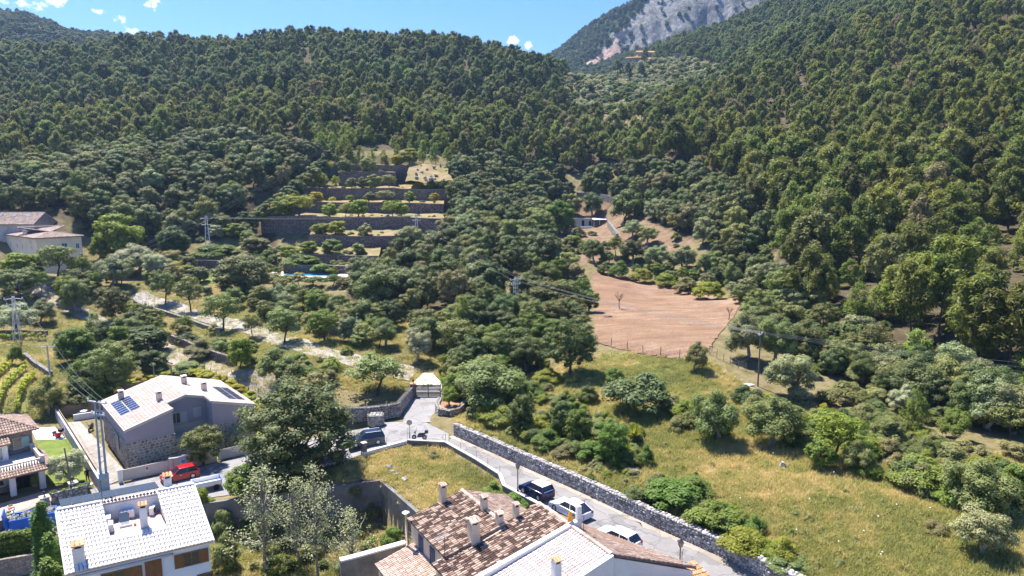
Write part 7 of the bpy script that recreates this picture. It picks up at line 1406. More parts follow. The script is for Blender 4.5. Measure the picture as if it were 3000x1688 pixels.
for lab, p, col_, r_ in (('red plastic basin on the white deck by the lawn', PZ(170, 1281, -2.4), 'red_plastic', 0.42), ('dark bucket on the white deck beside the red basin', PZ(160, 1275, -2.4), 'metal_dark', 0.3)):
    o = MB().lathe(p, [(r_ * 0.75, 0), (r_, 0.5), (r_ * 0.94, 0.5), (r_ * 0.7, 0.08)], 12).build('basin' if 'basin' in lab else 'bucket', col_); tag(o, lab, 'container')
p = PZ(180, 1280, -2.4); t = thing('garden_grill', 'black kettle grill standing on the white deck', 'grill', p); MB().lathe(p + np.array([0, 0, 0.65]), [(0.05, 0), (0.34, 0.15), (0.4, 0.32), (0.34, 0.5), (0.08, 0.62)], 12).build('bowl', 'black', t)
for k in range(3): a = k * 2.094; MB().tube([p + np.array([math.cos(a) * 0.35, math.sin(a) * 0.35, 0]), p + np.array([math.cos(a) * 0.15, math.sin(a) * 0.15, 0.72])], 0.03, 5).build('leg', 'metal_dark', t)
p = PZ(243, 1222, -2.5); t = thing('water_tank', 'dark water tub with pots at the end of the gravel yard', 'tub', p); MB().lathe(p, [(0.55, 0), (0.65, 0.9), (0.6, 0.9), (0.55, 0.7)], 14).build('tub', 'galv_blue', t); MB().lathe(p + np.array([0.2, 0, 0.9]), [(0.5, 0), (0.52, 0.1), (0.1, 0.2)], 12).build('lid', 'metal_grey', t)
o = MB().blob((-48.7, 75.6, -2.2), (0.55, 0.4, 0.35), 3, 0.3, 2).build('garden_sack', 'white_paint'); tag(o, 'white garden sack lying by the hedge near the leaning pole', 'sack')
def vine_row(label, A, B, n_post=6):
    a, b = G(*A), G(*B); t = thing('vine_row', label, 'vine row', a, 'vine rows in the small vineyard'); L = np.linalg.norm(b - a); n = max(3, int(L / 3.0)); r = np.random.default_rng(int(L * 100)); cl = []
    for k in range(n + 1): p = a + (b - a) * k / n; p[2] = hz(p[0], p[1]); MB().tube([p - np.array([0, 0, 0.2]), p + np.array([0, 0, 1.75])], 0.05, 5).build('post', 'wood_post', t)
    for s in np.arange(0, L, 0.45): p = a + (b - a) * s / L; p[2] = hz(p[0], p[1]) + r.uniform(0.75, 1.15); cl.append((p - a + r.normal(0, 0.08, 3), r.uniform(0.28, 0.42)))
    Vs, Fs, bb = crown(cl, 14, 0.2, r, 0.5, 0.6, 1.2); link('vines', mesh_mixed('vines', Vs, Fs, 'vine'), t); m = MB(); m.tube([a + np.array([0, 0, 1.3]), b + np.array([0, 0, 1.3])], 0.012, 4); m.build('wire', 'wire', t)
for lab, A, B in (('vine row nearest the dry-stone bank, right-hand of three', (101, 1109), (50, 1205)), ('middle vine row of the small vineyard', (75, 1088), (-8, 1212)), ('outermost vine row at the picture edge', (33, 1075), (-50, 1180)), ('vine row along the foot of the pylon', (-20, 1000), (62, 996)), ('vine row running on from the pylon to the bank', (70, 995), (135, 998))): vine_row(lab, A, B)
def fence(name, label, P, n, H, mat, wires_=3, r=0.05):
    Q = [G(*p) for p in P]; Q = resample(Q, n); t = thing(name, label, 'fence', Q[0])
    for p in Q: p[2] = hz(p[0], p[1]); k = rnd.uniform(-0.12, 0.12); MB().tube([p - np.array([0, 0, 0.3]), p + np.array([k, 0, H * rnd.uniform(0.85, 1.1)])], r, 5).build('post', mat, t)
    m = MB()
    for k in range(wires_): m.tube([p + np.array([0, 0, H * (0.3 + 0.3 * k)]) for p in Q], 0.01, 4, cap=False)
    m.build('wire', 'wire', t)
fence('field_fence', 'leaning wooden posts along the near edge of the ploughed field', [(1745,1008),(1838,1024),(1911,1042),(1981,1056),(2060,1050),(2085,1030)], 8, 1.5, 'wood_post', 2, 0.06)
fence('track_fence', 'dark fence posts along the dirt track behind the stone house', [(585,1085),(640,1110),(700,1135),(760,1160),(800,1178)], 10, 1.4, 'wood_dark', 2); fence('mesh_fence', 'wire mesh fence on posts in front of the bare brown soil', [(2845,1215),(2900,1228),(2990,1248),(3060,1262)], 9, 1.5, 'metal_grey', 6, 0.03); fence('meadow_fence', 'sagging wire fence below the dark olives at the meadow edge', [(2080,1040),(2130,1065),(2185,1090)], 6, 1.3, 'wood_post', 3, 0.04); fence('drive_fence', 'thin post fence along the upper farm drive', [(400,885),(470,905),(560,930)], 10, 1.1, 'wood_post', 2, 0.04)
far_wall('stone_bank', 'short dry-stone bank running down beside the vineyard', [(72, 1048), (105, 1075), (150, 1105)], 0.9, 'stone_dry'); far_wall('field_wall', 'low shaded wall below the grey olives near the pylon', [(0, 985), (60, 985), (140, 985)], 1.1, 'stone_terrace'); far_wall('track_wall', 'creeper-hung stone wall above the dirt track', [(500, 1005), (560, 1030), (625, 1055), (690, 1075)], 1.7, 'stone_terrace'); far_wall('drive_wall', 'low dry-stone wall beneath the upper drive', [(395, 890), (470, 918), (560, 948), (650, 975)], 0.9, 'stone_dry')
far_wall('garden_wall', 'grey rubble wall beside the black-trunked tree', [(965, 985), (1000, 980), (1045, 975)], 2.4, 'stone_dry'); far_wall('garden_wall', 'long shaded wall climbing beside the lattice pylon in the oaks', [(1400, 915), (1440, 885), (1475, 860)], 2.2, 'stone_terrace'); far_wall('field_wall', 'pale dry-stone wall under the olives behind the ploughed field', [(1910, 792), (1990, 800), (2100, 812)], 0.9, 'stone_dry'); far_wall('field_wall', 'pale stone wall in the pines at the meadow corner', [(2690, 1195), (2735, 1200), (2770, 1200)], 1.8, 'stone_dry'); far_wall('garden_wall', 'dark terrace wall beside the dark round oak', [(545, 790), (590, 790), (650, 792)], 2.6, 'stone_terrace'); far_wall('garden_wall', 'low white-capped wall above the dark garden wall', [(560, 770), (600, 768), (650, 770)], 1.4, 'stone_dry')

# ------------------------------------------------------------------ single trees and shrubs (x, base y, width, height in pixels of a 2575 px wide picture)
def veg(kd, mat, x, y, w, h, name, label, cat=None, base=None, group=None, rot=None, var=None, sink=0.1):
    b = GK(x, y) if base is None else V3(base); f = (b[1] * _c - (b[2] - HC) * _s) / FOC * K; cat = cat or ('shrub' if KINDS[kd][0][0] is None else 'tree')
    return plant(kd, (b[0], b[1], b[2] - sink), w * f, h * f / max(0.75, _c), name, label, cat, mat, group, rot, var)
S_, T_ = 'shrub', 'tree'
SINGLE = [
 ('oak', 'leaf_bright', 300, 648, 125, 112, T_, 'broad bright yellow-green tree beside the farmhouse'), ('oak', 'leaf_bright', 252, 655, 60, 62, T_, 'smaller bright green tree between the farmhouse and the yellow-green one'),
 ('oak', 'leaf_bright', 60, 700, 115, 68, T_, 'light green tree in front of the farmhouse wall'), ('big_oak', 'olive_green', 45, 752, 130, 88, T_, 'round grey-green tree beside the start of the dirt track'), ('airy', 'leaf_green', 105, 735, 60, 60, T_, 'small leafy tree at the bend of the dirt track'),
 ('airy', 'olive_green', 145, 702, 110, 92, T_, 'loose tree screening the farmhouse windows'), ('airy', 'leaf_green', 205, 712, 80, 78, T_, 'open green tree right of the farmhouse corner'), ('oak', 'leaf_bright', 172, 752, 75, 62, T_, 'fresh green tree above the dirt track'), ('olive', 'olive_green', 192, 785, 80, 85, T_, 'soft grey-green tree standing beside the dirt track'),
 ('olive', 'silver', 345, 690, 120, 80, T_, 'wide silvery olive tree behind the almond trees'), ('olive', 'silver', 395, 705, 80, 72, T_, 'silvery olive tree next to the yellow broom'), ('olive', 'olive', 290, 722, 100, 85, T_, 'dull grey olive tree left of the silvery ones'), ('bush_fine', 'leaf_yellow', 445, 700, 85, 52, S_, 'yellow flowering broom between the olives'), ('olive', 'scrub', 430, 680, 70, 55, T_, 'dusty pale olive behind the yellow broom'),
 ('big_oak', 'oak_warm', 292, 808, 105, 92, T_, 'rounded brownish oak beside the dirt track'), ('oak', 'oak', 335, 832, 62, 56, T_, 'small dark oak at the foot of the brownish oak'), ('airy', 'olive_green', 415, 765, 85, 92, T_, 'almond tree leaning over the upper drive'), ('airy', 'olive_green', 480, 785, 90, 92, T_, 'second almond tree along the upper drive'), ('airy', 'scrub', 440, 720, 60, 60, T_, 'thin brownish tree behind the almond trees'),
 ('airy', 'olive_green', 562, 835, 112, 105, T_, 'spreading almond tree with a forked black trunk by the upper drive'), ('airy', 'scrub', 635, 850, 60, 68, T_, 'thin twiggy tree on the upper drive'), ('big_oak', 'oak', 608, 740, 168, 112, T_, 'big round grey-green holm oak beside the pool deck'), ('airy', 'olive_green', 655, 770, 70, 55, T_, 'small tree in front of the big round holm oak'),
 ('palm', 'leaf_green', 676, 796, 68, 48, 'palm_tree', 'fan of palm fronds among the almond trees'), ('airy', 'olive_green', 715, 865, 115, 98, T_, 'open grey-green tree at the edge of the upper drive'), ('airy', 'leaf_green', 815, 858, 105, 85, T_, 'old carob tree with a thick black forked trunk'), ('airy', 'olive_green', 745, 775, 85, 72, T_, 'loose olive-green tree in front of the pool'), ('airy', 'scrub', 705, 750, 60, 55, T_, 'brownish thin tree beside the pool deck'),
 ('airy', 'olive_green', 810, 790, 70, 62, T_, 'small tree below the pool shed'), ('oak', 'olive_green', 905, 872, 58, 42, T_, 'rounded bush-like tree beside the clipped hedge'), ('bush', 'hedge_dark', 873, 892, 38, 26, S_, 'clipped dark green hedge block near the palm'), ('bush', 'leaf_bright', 925, 838, 30, 24, S_, 'small bright green shrub below the oak grove'), ('airy', 'olive_green', 955, 875, 80, 60, T_, 'pale shrubby tree beside the silver olive'),
 ('olive', 'silver', 1052, 910, 78, 95, T_, 'old silver olive tree with a thick pale trunk'), ('airy', 'olive_green', 948, 992, 185, 110, T_, 'wide sparse tree spreading over the farm drive end'), ('palm', 'leaf_bright', 836, 928, 55, 55, 'palm_tree', 'short stocky palm beside the farm drive'),
 ('oak', 'leaf_bright', 605, 930, 78, 86, T_, 'lime green round tree below the upper drive'), ('olive', 'olive_green', 700, 970, 125, 100, T_, 'wide feathery olive above the dirt track'), ('bush', 'oak_warm', 748, 975, 118, 74, S_, 'broad dark brown-green shrub beside the dirt track'), ('bush_fine', 'scrub', 505, 900, 95, 58, S_, 'dull scrub bush on the creeper wall'), ('bush', 'leaf_green', 395, 840, 48, 40, S_, 'small dark bush on the bank of the track'), ('bush', 'oak', 470, 868, 70, 42, S_, 'dark shrub under the almond trees'),
 ('big_oak', 'olive_green', 282, 995, 150, 150, T_, 'large round olive-green tree behind the stone house'), ('oak', 'leaf_green', 195, 915, 105, 95, T_, 'dark leafy tree left of the large round tree'), ('oak', 'oak_deep', 375, 888, 122, 72, T_, 'flat-topped dark green tree above the dirt track'), ('oak', 'oak', 385, 945, 90, 72, T_, 'dark rounded tree below the flat-topped one'), ('olive', 'olive_green', 325, 850, 85, 62, T_, 'soft grey tree behind the large round tree'), ('young_pine', 'olive_green', 240, 860, 80, 75, T_, 'bluish feathery tree in the hedge row left of the house'), ('oak', 'leaf_green', 215, 975, 80, 80, T_, 'bushy green tree in the hollow beside the vineyard'),
 ('olive', 'silver', 40, 838, 112, 82, T_, 'pale silver olive clump around the vineyard pylon'), ('olive', 'olive', 112, 815, 75, 68, T_, 'grey olive beside the vineyard pylon'), ('bush', 'leaf_bright', 78, 815, 35, 35, S_, 'bright green shrub between the two grey olives'), ('bush', 'leaf_green', 42, 918, 46, 62, S_, 'green shrub at the foot of the vineyard pylon'),
 ('olive', 'olive_green', 125, 1040, 95, 100, T_, 'grey-green bushy tree behind the reed fence'), ('bush', 'oak', 185, 1030, 95, 62, S_, 'dark shrub behind the reed fence'), ('bush', 'hedge_dark', 240, 1012, 90, 60, S_, 'dark green shrub beside the wooden slat fence'), ('bush_fine', 'leaf_bright', 258, 1000, 22, 14, S_, 'tuft of yellow leaves by the slat fence'),
 ('bush_fine', 'olive_green', 400, 945, 85, 42, S_, 'pale green shrub behind the yellow hedge'), ('bush_fine', 'olive_green', 470, 940, 90, 45, S_, 'long pale green shrub behind the pink roof'),
 ('oak', 'scrub', 640, 640, 85, 48, T_, 'brownish shrubby tree on the left of the terraces'), ('oak', 'leaf_bright', 730, 655, 60, 40, T_, 'bright tree at the left edge of the lower terraces'), ('bush', 'hedge_dark', 755, 672, 110, 40, S_, 'dark green ivy hedge hanging over the lower terrace wall'), ('bush', 'hedge_dark', 540, 648, 150, 42, S_, 'long dark clipped hedge behind the tall pylon'), ('bush', 'leaf_bright', 495, 655, 28, 20, S_, 'small round clipped shrub below the tall pylon'), ('oak', 'silver', 545, 600, 50, 36, T_, 'pale large-leaved shrub beside the tall pylon'), ('oak', 'leaf_green', 590, 600, 55, 40, T_, 'green tree beside the tall pylon'), ('bush_fine', 'leaf_yellow', 905, 672, 42, 26, S_, 'yellow shrub in front of the lower terrace wall'), ('bush', 'leaf_green', 810, 690, 70, 36, S_, 'leafy green shrub above the pool'), ('bush', 'leaf_bright', 840, 690, 30, 24, S_, 'yellow-green shrub above the pool shed roof'),
 # around the junction and in front of the oaks
 ('young_pine', None, 1165, 850, 75, 105, 'pine_tree', 'feathery young pine in front of the oak grove'), ('airy', 'olive_green', 1150, 905, 130, 110, T_, 'tall twiggy olive-green tree left of the big round oak'), ('big_oak', 'oak_deep', 1290, 920, 140, 115, T_, 'dark green round oak next to the biggest round oak'), ('great_oak', 'oak_deep', 1432, 945, 180, 160, T_, 'biggest dark green round oak beside the ploughed field'), ('big_oak', 'oak_warm', 1385, 790, 150, 100, T_, 'brown-green oak just behind the oak grove pylon'), ('oak', 'leaf_green', 1335, 820, 80, 58, T_, 'yellow-green tree below the oak grove pylon'), ('oak', 'oak', 1440, 720, 85, 62, T_, 'small round oak at the left corner of the field'), ('oak', 'olive_green', 1420, 690, 100, 60, T_, 'light olive-green tree above the ploughed field'), ('bush', 'leaf_green', 1270, 768, 42, 30, S_, 'round green shrub by the shaded wall'), ('airy', 'leaf_green', 1245, 880, 80, 70, T_, 'leafy tree between the pylon and the silver olive'),
 ('olive', 'olive_green', 1232, 1035, 215, 138, T_, 'wide feathery olive above the stone planter'), ('olive', 'olive_green', 1140, 960, 60, 70, T_, 'slender olive beside the white forecourt'), ('airy', 'leaf_green', 1125, 985, 45, 50, T_, 'small loose shrub-tree beside the gate'), ('bush', 'oak_deep', 1115, 945, 28, 40, S_, 'dark narrow shrub behind the gate'),
 ('bush', 'oak', 1602, 1040, 195, 140, S_, 'large dome of dark yellow-tipped foliage in the meadow'), ('bush', 'leaf_green', 1545, 960, 60, 45, S_, 'low green shrub beside the dome of dark foliage'), ('bush_fine', 'scrub', 1690, 1030, 80, 50, S_, 'brown scrub against the dome of dark foliage'), ('olive', 'scrub', 1752, 935, 72, 82, T_, 'lone dusty green shrub-tree at the field corner'),
 ('olive', 'olive', 1870, 905, 120, 125, T_, 'grey-green olive at the right corner of the field'), ('olive', 'olive_green', 1950, 915, 110, 125, T_, 'second olive of the group by the wooden pole'), ('olive', 'olive', 1985, 1000, 150, 120, T_, 'low grey olive beside the wooden pole'), ('bush_fine', 'grey_bush', 2000, 1005, 55, 60, S_, 'leafless grey shrub in front of the low olive'), ('bush', 'oak_warm', 2122, 1022, 135, 82, S_, 'brown-topped round shrub behind the hedgerow'),
 ('olive', 'olive_green', 1795, 1112, 145, 142, T_, 'round pale olive in the hedgerow, nearest the dark dome'), ('olive', 'olive_green', 1940, 1122, 175, 135, T_, 'broad olive in the middle of the hedgerow'), ('airy', 'leaf_bright', 2095, 1165, 170, 145, T_, 'tangled fig with bare grey branches in the hedgerow'), ('oak', 'leaf_green', 2060, 1180, 90, 90, T_, 'bright leafy shrub-tree under the tangled fig'), ('olive', 'olive_green', 2155, 1195, 95, 95, T_, 'dense olive-green shrub-tree at the hedgerow foot'), ('bush_fine', 'leaf_yellow', 2070, 1040, 30, 40, S_, 'narrow yellow-green shrub behind the tangled fig'), ('young_pine', None, 2295, 1095, 85, 118, 'pine_tree', 'bright young pine standing in the hedgerow'), ('olive', 'silver', 2270, 1040, 90, 78, T_, 'silver-green shrub-tree behind the bright young pine'), ('oak', 'olive_green', 2230, 1125, 100, 85, T_, 'pale olive-green tree beside the bright young pine'), ('bush_fine', 'grey_bush', 2240, 1165, 50, 28, S_, 'dry grey scrub in the hedgerow'), ('bush_fine', 'leaf_green', 2400, 1105, 90, 110, S_, 'tall feathery green shrub before the mesh fence'),
 ('bush', 'leaf_green', 2325, 1232, 180, 112, S_, 'wide dark green shrub at the hedgerow end'), ('olive', 'olive_green', 2455, 1290, 190, 150, T_, 'big olive-green tree closing the hedgerow'), ('oak', 'leaf_green', 2555, 1275, 110, 120, T_, 'leafy green tree at the picture edge of the hedgerow'), ('bush_fine', 'scrub', 2545, 1150, 90, 60, S_, 'dry twiggy shrub below the mesh fence'), ('olive', 'olive', 2470, 1395, 160, 138, S_, 'solitary grey-green bush in the lower meadow'), ('bush', 'scrub', 2355, 1340, 70, 45, S_, 'low brownish bush beside the solitary grey-green bush'),
 # along the road wall
 ('oak', 'oak_deep', 1310, 1090, 85, 108, T_, 'dark upright tree just behind the road wall'), ('oak', 'oak_deep', 1415, 1100, 75, 95, T_, 'narrow dark tree behind the road wall, second from the planter'), ('oak', 'leaf_green', 1455, 1120, 80, 95, T_, 'green tree behind the road wall, beside the narrow dark one'), ('big_oak', 'leaf_green', 1540, 1165, 110, 125, T_, 'tall bushy green tree behind the road wall'), ('yucca', 'leaf_bright', 1595, 1120, 40, 60, 'yucca', 'spiky yucca beside the tall bushy tree'), ('yucca', 'leaf_bright', 1575, 1150, 34, 42, 'yucca', 'smaller yucca at the foot of the tall bushy tree'), ('bush_fine', 'leaf_green', 1625, 1172, 55, 68, S_, 'narrow feathery shrub beside the yuccas'), ('bush_fine', 'leaf_green', 1375, 1125, 90, 58, S_, 'long grass-green shrub close behind the road wall'), ('bush_fine', 'leaf_bright', 1260, 1065, 110, 55, S_, 'bright green weeds at the near end of the road wall'), ('bush_fine', 'scrub', 1200, 1055, 70, 50, S_, 'brownish weeds beside the stone planter'), ('bush', 'leaf_green', 1490, 1158, 90, 62, S_, 'leafy shrub over the road wall below the tall tree'), ('bush_fine', 'scrub', 1420, 1150, 70, 40, S_, 'dry scrub on the crest of the road wall'),
 ('bush', 'leaf_green', 1690, 1268, 170, 88, S_, 'wide bramble thicket behind the road wall opposite the white car'), ('bush', 'oak_deep', 1600, 1268, 100, 60, S_, 'dark bramble left of the wide thicket'), ('bush', 'leaf_green', 1800, 1325, 165, 82, S_, 'second bramble thicket further down the road wall'), ('bush', 'leaf_bright', 1870, 1385, 160, 78, S_, 'bright bramble thicket near the bottom of the road wall'), ('bush_fine', 'leaf_green', 1900, 1345, 60, 70, S_, 'upright green shrub above the bright bramble'), ('bush_fine', 'olive_green', 1980, 1430, 120, 50, S_, 'pale feathery weeds near the bottom of the road wall'), ('bush_fine', 'dry_rust', 1620, 1283, 26, 18, S_, 'small rust-red shrub on the road wall, upper one'), ('bush_fine', 'dry_rust', 1905, 1418, 30, 20, S_, 'small rust-red shrub on the road wall, lower one'), ('bush_fine', 'leaf_yellow', 1945, 1422, 30, 20, S_, 'small yellow shrub beside the lower rust-red one'), ('bush_fine', 'grey_bush', 1900, 1396, 44, 26, S_, 'pale grey dry bush above the lower rust-red one'), ('bush_fine', 'grey_bush', 1660, 1265, 44, 26, S_, 'pale grey dry bush on the crest of the road wall'), ('bush_fine', 'grey_bush', 1590, 1190, 60, 24, S_, 'pale grey flowering weeds below the yuccas'), ('bush_fine', 'leaf_green', 1740, 1245, 120, 60, S_, 'leafy weeds linking the first two brambles'), ('bush_fine', 'leaf_green', 1330, 1000, 110, 50, S_, 'grey-green tall weeds in the upper meadow'), ('bush_fine', 'leaf_bright', 1380, 960, 90, 40, S_, 'bright green weeds below the biggest round oak'), ('bush_fine', 'leaf_bright', 1250, 1040, 60, 40, S_, 'light green shrub behind the planter'), ('yucca', 'leaf_green', 1265, 1020, 40, 40, 'yucca', 'dark spiky plant under the wide feathery olive'),
 # hut area
 ('oak', 'leaf_green', 1408, 588, 85, 88, T_, 'bright green fig tree beside the small hut'), ('olive', 'oak', 1490, 545, 62, 62, T_, 'round olive tree directly above the hut'), ('oak', 'oak_deep', 1575, 560, 90, 85, T_, 'dark round oak right of the hut porch'), ('olive', 'olive', 1590, 600, 60, 52, T_, 'grey olive on the red soil beside the dark oak'), ('olive', 'scrub', 1630, 615, 62, 50, T_, 'pale yellowish olive on the red soil'), ('airy', 'leaf_green', 1548, 645, 55, 55, T_, 'pollarded tree with stubby branches below the hut'), ('olive', 'oak_deep', 1495, 660, 62, 62, T_, 'round olive just above the field, left of the pollard'), ('olive', 'oak', 1592, 660, 75, 64, T_, 'round olive just above the field, right of the pollard'), ('bush', 'leaf_green', 1440, 615, 70, 30, S_, 'low green shrub on the red soil below the fig'), ('bush', 'leaf_green', 1558, 700, 62, 52, S_, 'bright round shrub at the top of the ploughed field'), ('bush', 'oak_warm', 1520, 690, 50, 40, S_, 'dull shrub at the top left of the ploughed field'), ('bush', 'leaf_bright', 1612, 710, 75, 48, S_, 'olive-yellow shrub in the hedge above the field'), ('bush', 'leaf_bright', 1675, 720, 80, 42, S_, 'second olive-yellow shrub in the hedge above the field'), ('bush', 'leaf_bright', 1780, 755, 95, 60, S_, 'third olive-yellow shrub in the hedge above the field'), ('bush', 'scrub', 1725, 735, 75, 48, S_, 'brownish shrub in the hedge above the field'), ('olive', 'olive', 1650, 672, 72, 62, T_, 'first of the small grey olives behind the field hedge'), ('olive', 'olive', 1718, 678, 72, 64, T_, 'second of the small grey olives behind the field hedge'), ('olive', 'olive_green', 1785, 690, 75, 66, T_, 'third of the small grey olives behind the field hedge'), ('olive', 'olive_green', 1840, 740, 62, 82, T_, 'tall grey-green tree at the right end of the field hedge'), ('oak', 'leaf_bright', 1550, 480, 40, 34, T_, 'lime green tree at the edge of the wood above the hut'), ('oak', 'leaf_bright', 1845, 630, 42, 32, T_, 'lime green tree right of the red soil'), ('airy', 'scrub', 1700, 590, 60, 60, T_, 'thin grey tree at the right edge of the red soil'),
 ('bare', None, 1558, 777, 44, 50, T_, 'leafless tree standing alone in the ploughed field'), ('bare', None, 1832, 806, 40, 42, T_, 'leafless pollard at the right end of the ploughed field'),
 # gardens near the houses
 ('big_oak', 'olive_green', 512, 1170, 128, 112, T_, 'leaning holm oak in front of the stone house'), ('olive', 'silver', 603, 1132, 52, 68, T_, 'small silver olive on the bright lawn'), ('oak', 'leaf_green', 615, 1262, 105, 95, T_, 'leafy bright bush-tree hiding the parked van'), ('oak', 'leaf_bright', 640, 1235, 55, 55, T_, 'lime green shrub-tree in front of the van'), ('oak', 'oak_deep', 680, 1250, 60, 70, T_, 'dark slender shrub-tree beside the van'), ('bush', 'leaf_bright', 508, 1290, 78, 85, S_, 'yellow-green shrub beside the white roof corner'), ('bush', 'olive_green', 560, 1345, 75, 90, S_, 'pale shrub climbing beside the white-roofed house'), ('bush', 'olive_green', 570, 1430, 90, 110, S_, 'tall weeds beside the shade-tinted wall'), ('bush', 'leaf_green', 645, 1355, 80, 55, S_, 'dark leafy shrub under the retaining wall'), ('bush', 'leaf_green', 985, 1370, 72, 62, S_, 'yellow-green shrub beside the steel flue'), ('bush_fine', 'scrub', 935, 1285, 60, 45, S_, 'brownish shrub at the foot of the plot wall'), ('bush_fine', 'leaf_green', 1295, 1285, 110, 55, S_, 'green weeds along the plot wall behind the tiled roof'), ('bush_fine', 'leaf_green', 1240, 1250, 70, 50, S_, 'green weeds in the upper corner of the plot'), ('bush_fine', 'scrub', 1090, 1150, 40, 22, S_, 'dry weeds under the plot wall'), ('bush_fine', 'olive_green', 1150, 1320, 60, 30, S_, 'green grass clump beside the roof chimney'),
 ('bush', 'olive_green', 880, 1440, 90, 70, S_, 'silvery undergrowth at the foot of the poplars'), ('bush', 'leaf_green', 700, 1440, 100, 60, S_, 'low undergrowth below the tall poplar'),
]
for kd, mat, x, y, w, h, nm, lab in SINGLE: veg(kd, mat, x, y, w, h, 'shrub' if nm is S_ else nm, lab, {'yucca': 'yucca', 'palm_tree': 'palm tree', 'pine_tree': 'pine tree'}.get(nm))
plant('great_oak', (-24.9, 77.4, -3.0), 18.6, 13.6, 'oak_tree', 'huge spreading holm oak overhanging the street and navy car', 'oak tree', 'oak', None, 0.4, 0)
plant('big_oak', (-25.5, 74.4, -3.2), 10.0, 7.6, 'oak_tree', 'lower oak in front of the huge oak, above the dark retaining wall', 'oak tree', 'oak', None, 1.0, 1)
plant('olive', (-8.7, 94.2, 1.1), 2.9, 3.0, 'tree', 'small round tree growing in the stone planter', 'tree', 'leaf_green'); plant('airy', (-7.2, 97.5, 1.2), 2.6, 3.2, 'tree', 'pale leafy sapling behind the planter tree', 'tree', 'olive_green')
plant('olive', (-51.3, 76.6, -2.55), 4.6, 4.6, 'tree', 'pruned silver olive on the villa lawn beside the gardener', 'tree', 'silver')
for x, y, H, W, lab in ((-24.0, 62.6, 11.0, 15.5, 'tall silvery poplar nearest the white-roofed house'), (-18.6, 62.0, 11.4, 11.5, 'tallest silvery poplar in the garden below the plot'), (-15.2, 61.0, 7.6, 11.0, 'short wide poplar beside the garden wall'), (-21.2, 64.6, 9.0, 11.5, 'poplar standing behind the two tall ones')): plant('poplar', (x, y, -5.6), W, H, 'poplar_tree', lab, 'poplar')
for x, y, H, W, lab in ((-41.3, 57.4, 7.4, 9.0, 'tallest dark cypress beside the white roof'), (-39.4, 55.6, 5.6, 8.0, 'middle cypress of three beside the white roof'), (-38.2, 53.4, 4.6, 8.5, 'shortest cypress at the bottom picture edge')): plant('cypress', (x, y, -2.9 if x < -40 else -3.0), W, H, 'cypress_tree', lab, 'cypress')
p = PY(1754, 340, 428); plant('cypress', (p[0], p[1], p[2]), 12, 8.5, 'cypress_tree', 'slim dark cypress beside the tiny valley hut', 'cypress'); p = PY(1926, 172, 650); plant('young_pine', (p[0], p[1], p[2]), 8, 13, 'pine_tree', 'tall narrow conifer standing behind the far farmstead', 'pine tree', 'far_wood'); p = PY(2090, 215, 560); plant('oak', (p[0], p[1], p[2] - 1), 10, 8, 'tree', 'rust-yellow tree in the upper valley', 'tree', 'scrub_brown')
for px, py, Y in ((1808, 218, 560), (1840, 225, 555), (1880, 226, 550)): p = PY(px, py, Y); plant('pine', (p[0], p[1], p[2] - 1), 8.5, 12, 'pine_tree', 'big dark pine in the trio below the far farmstead', 'pine tree', 'far_wood', 'three big pines below the farmstead')
def box_hedge(name, label, P, w, h, z0, mat, leaf=0.13, per=9):
    r = np.random.default_rng(len(label)); Q = dense(P, 0.45); cl = []
    for p in Q:
        for k in range(max(1, int(w / 0.5))):
            for z in np.arange(0.25, h, 0.5): cl.append((np.array([p[0] + r.normal(0, 0.12) + (k - (w / 0.5 - 1) / 2) * 0.5, p[1] + r.normal(0, 0.12), z0(p[0], p[1]) + z]), 0.34))
    Vs, Fs, b = crown(cl, per, leaf, r, 0.4, 0.7, 1.5); cores(Vs, Fs, b, cl, 0.8, 1, r); o = link(name, mesh_mixed(name, Vs, Fs, mat)); return tag(o, label, 'hedge')
zc = lambda z: (lambda x, y: z)
box_hedge('hedge', 'dark clipped hedge in front of the cypresses at the street', [(-50.5, 60.0), (-46.6, 61.6), (-44.2, 62.6)], 1.6, 2.6, zc(-2.9), 'hedge_dark'); box_hedge('hedge', 'low mixed hedge on the stone wall beside the leaning pole', [(-50.0, 71.6), (-47.4, 73.9)], 0.7, 1.3, zc(-2.6), 'leaf_green')
o = wall_mb([(-51, 58.2), (-46.5, 60.0), (-43.6, 61.2)], 0.3, -5, -2.2).build('hedge_wall', 'stone_villa'); tag(o, 'stone garden wall with pale coping below the clipped hedge', 'wall')
for k, (x, y) in enumerate([(325,975),(350,967),(385,958),(420,950),(455,945),(490,943),(520,950),(550,962),(580,975),(605,988),(630,1003),(655,1022),(665,1035)]): veg('bush_fine', 'leaf_yellow', x, y, 52, 27, 'hedge_shrub', 'yellow-green hedge shrub in the row behind the pink-roofed house', 'shrub', None, 'yellow hedge row behind the stone house')
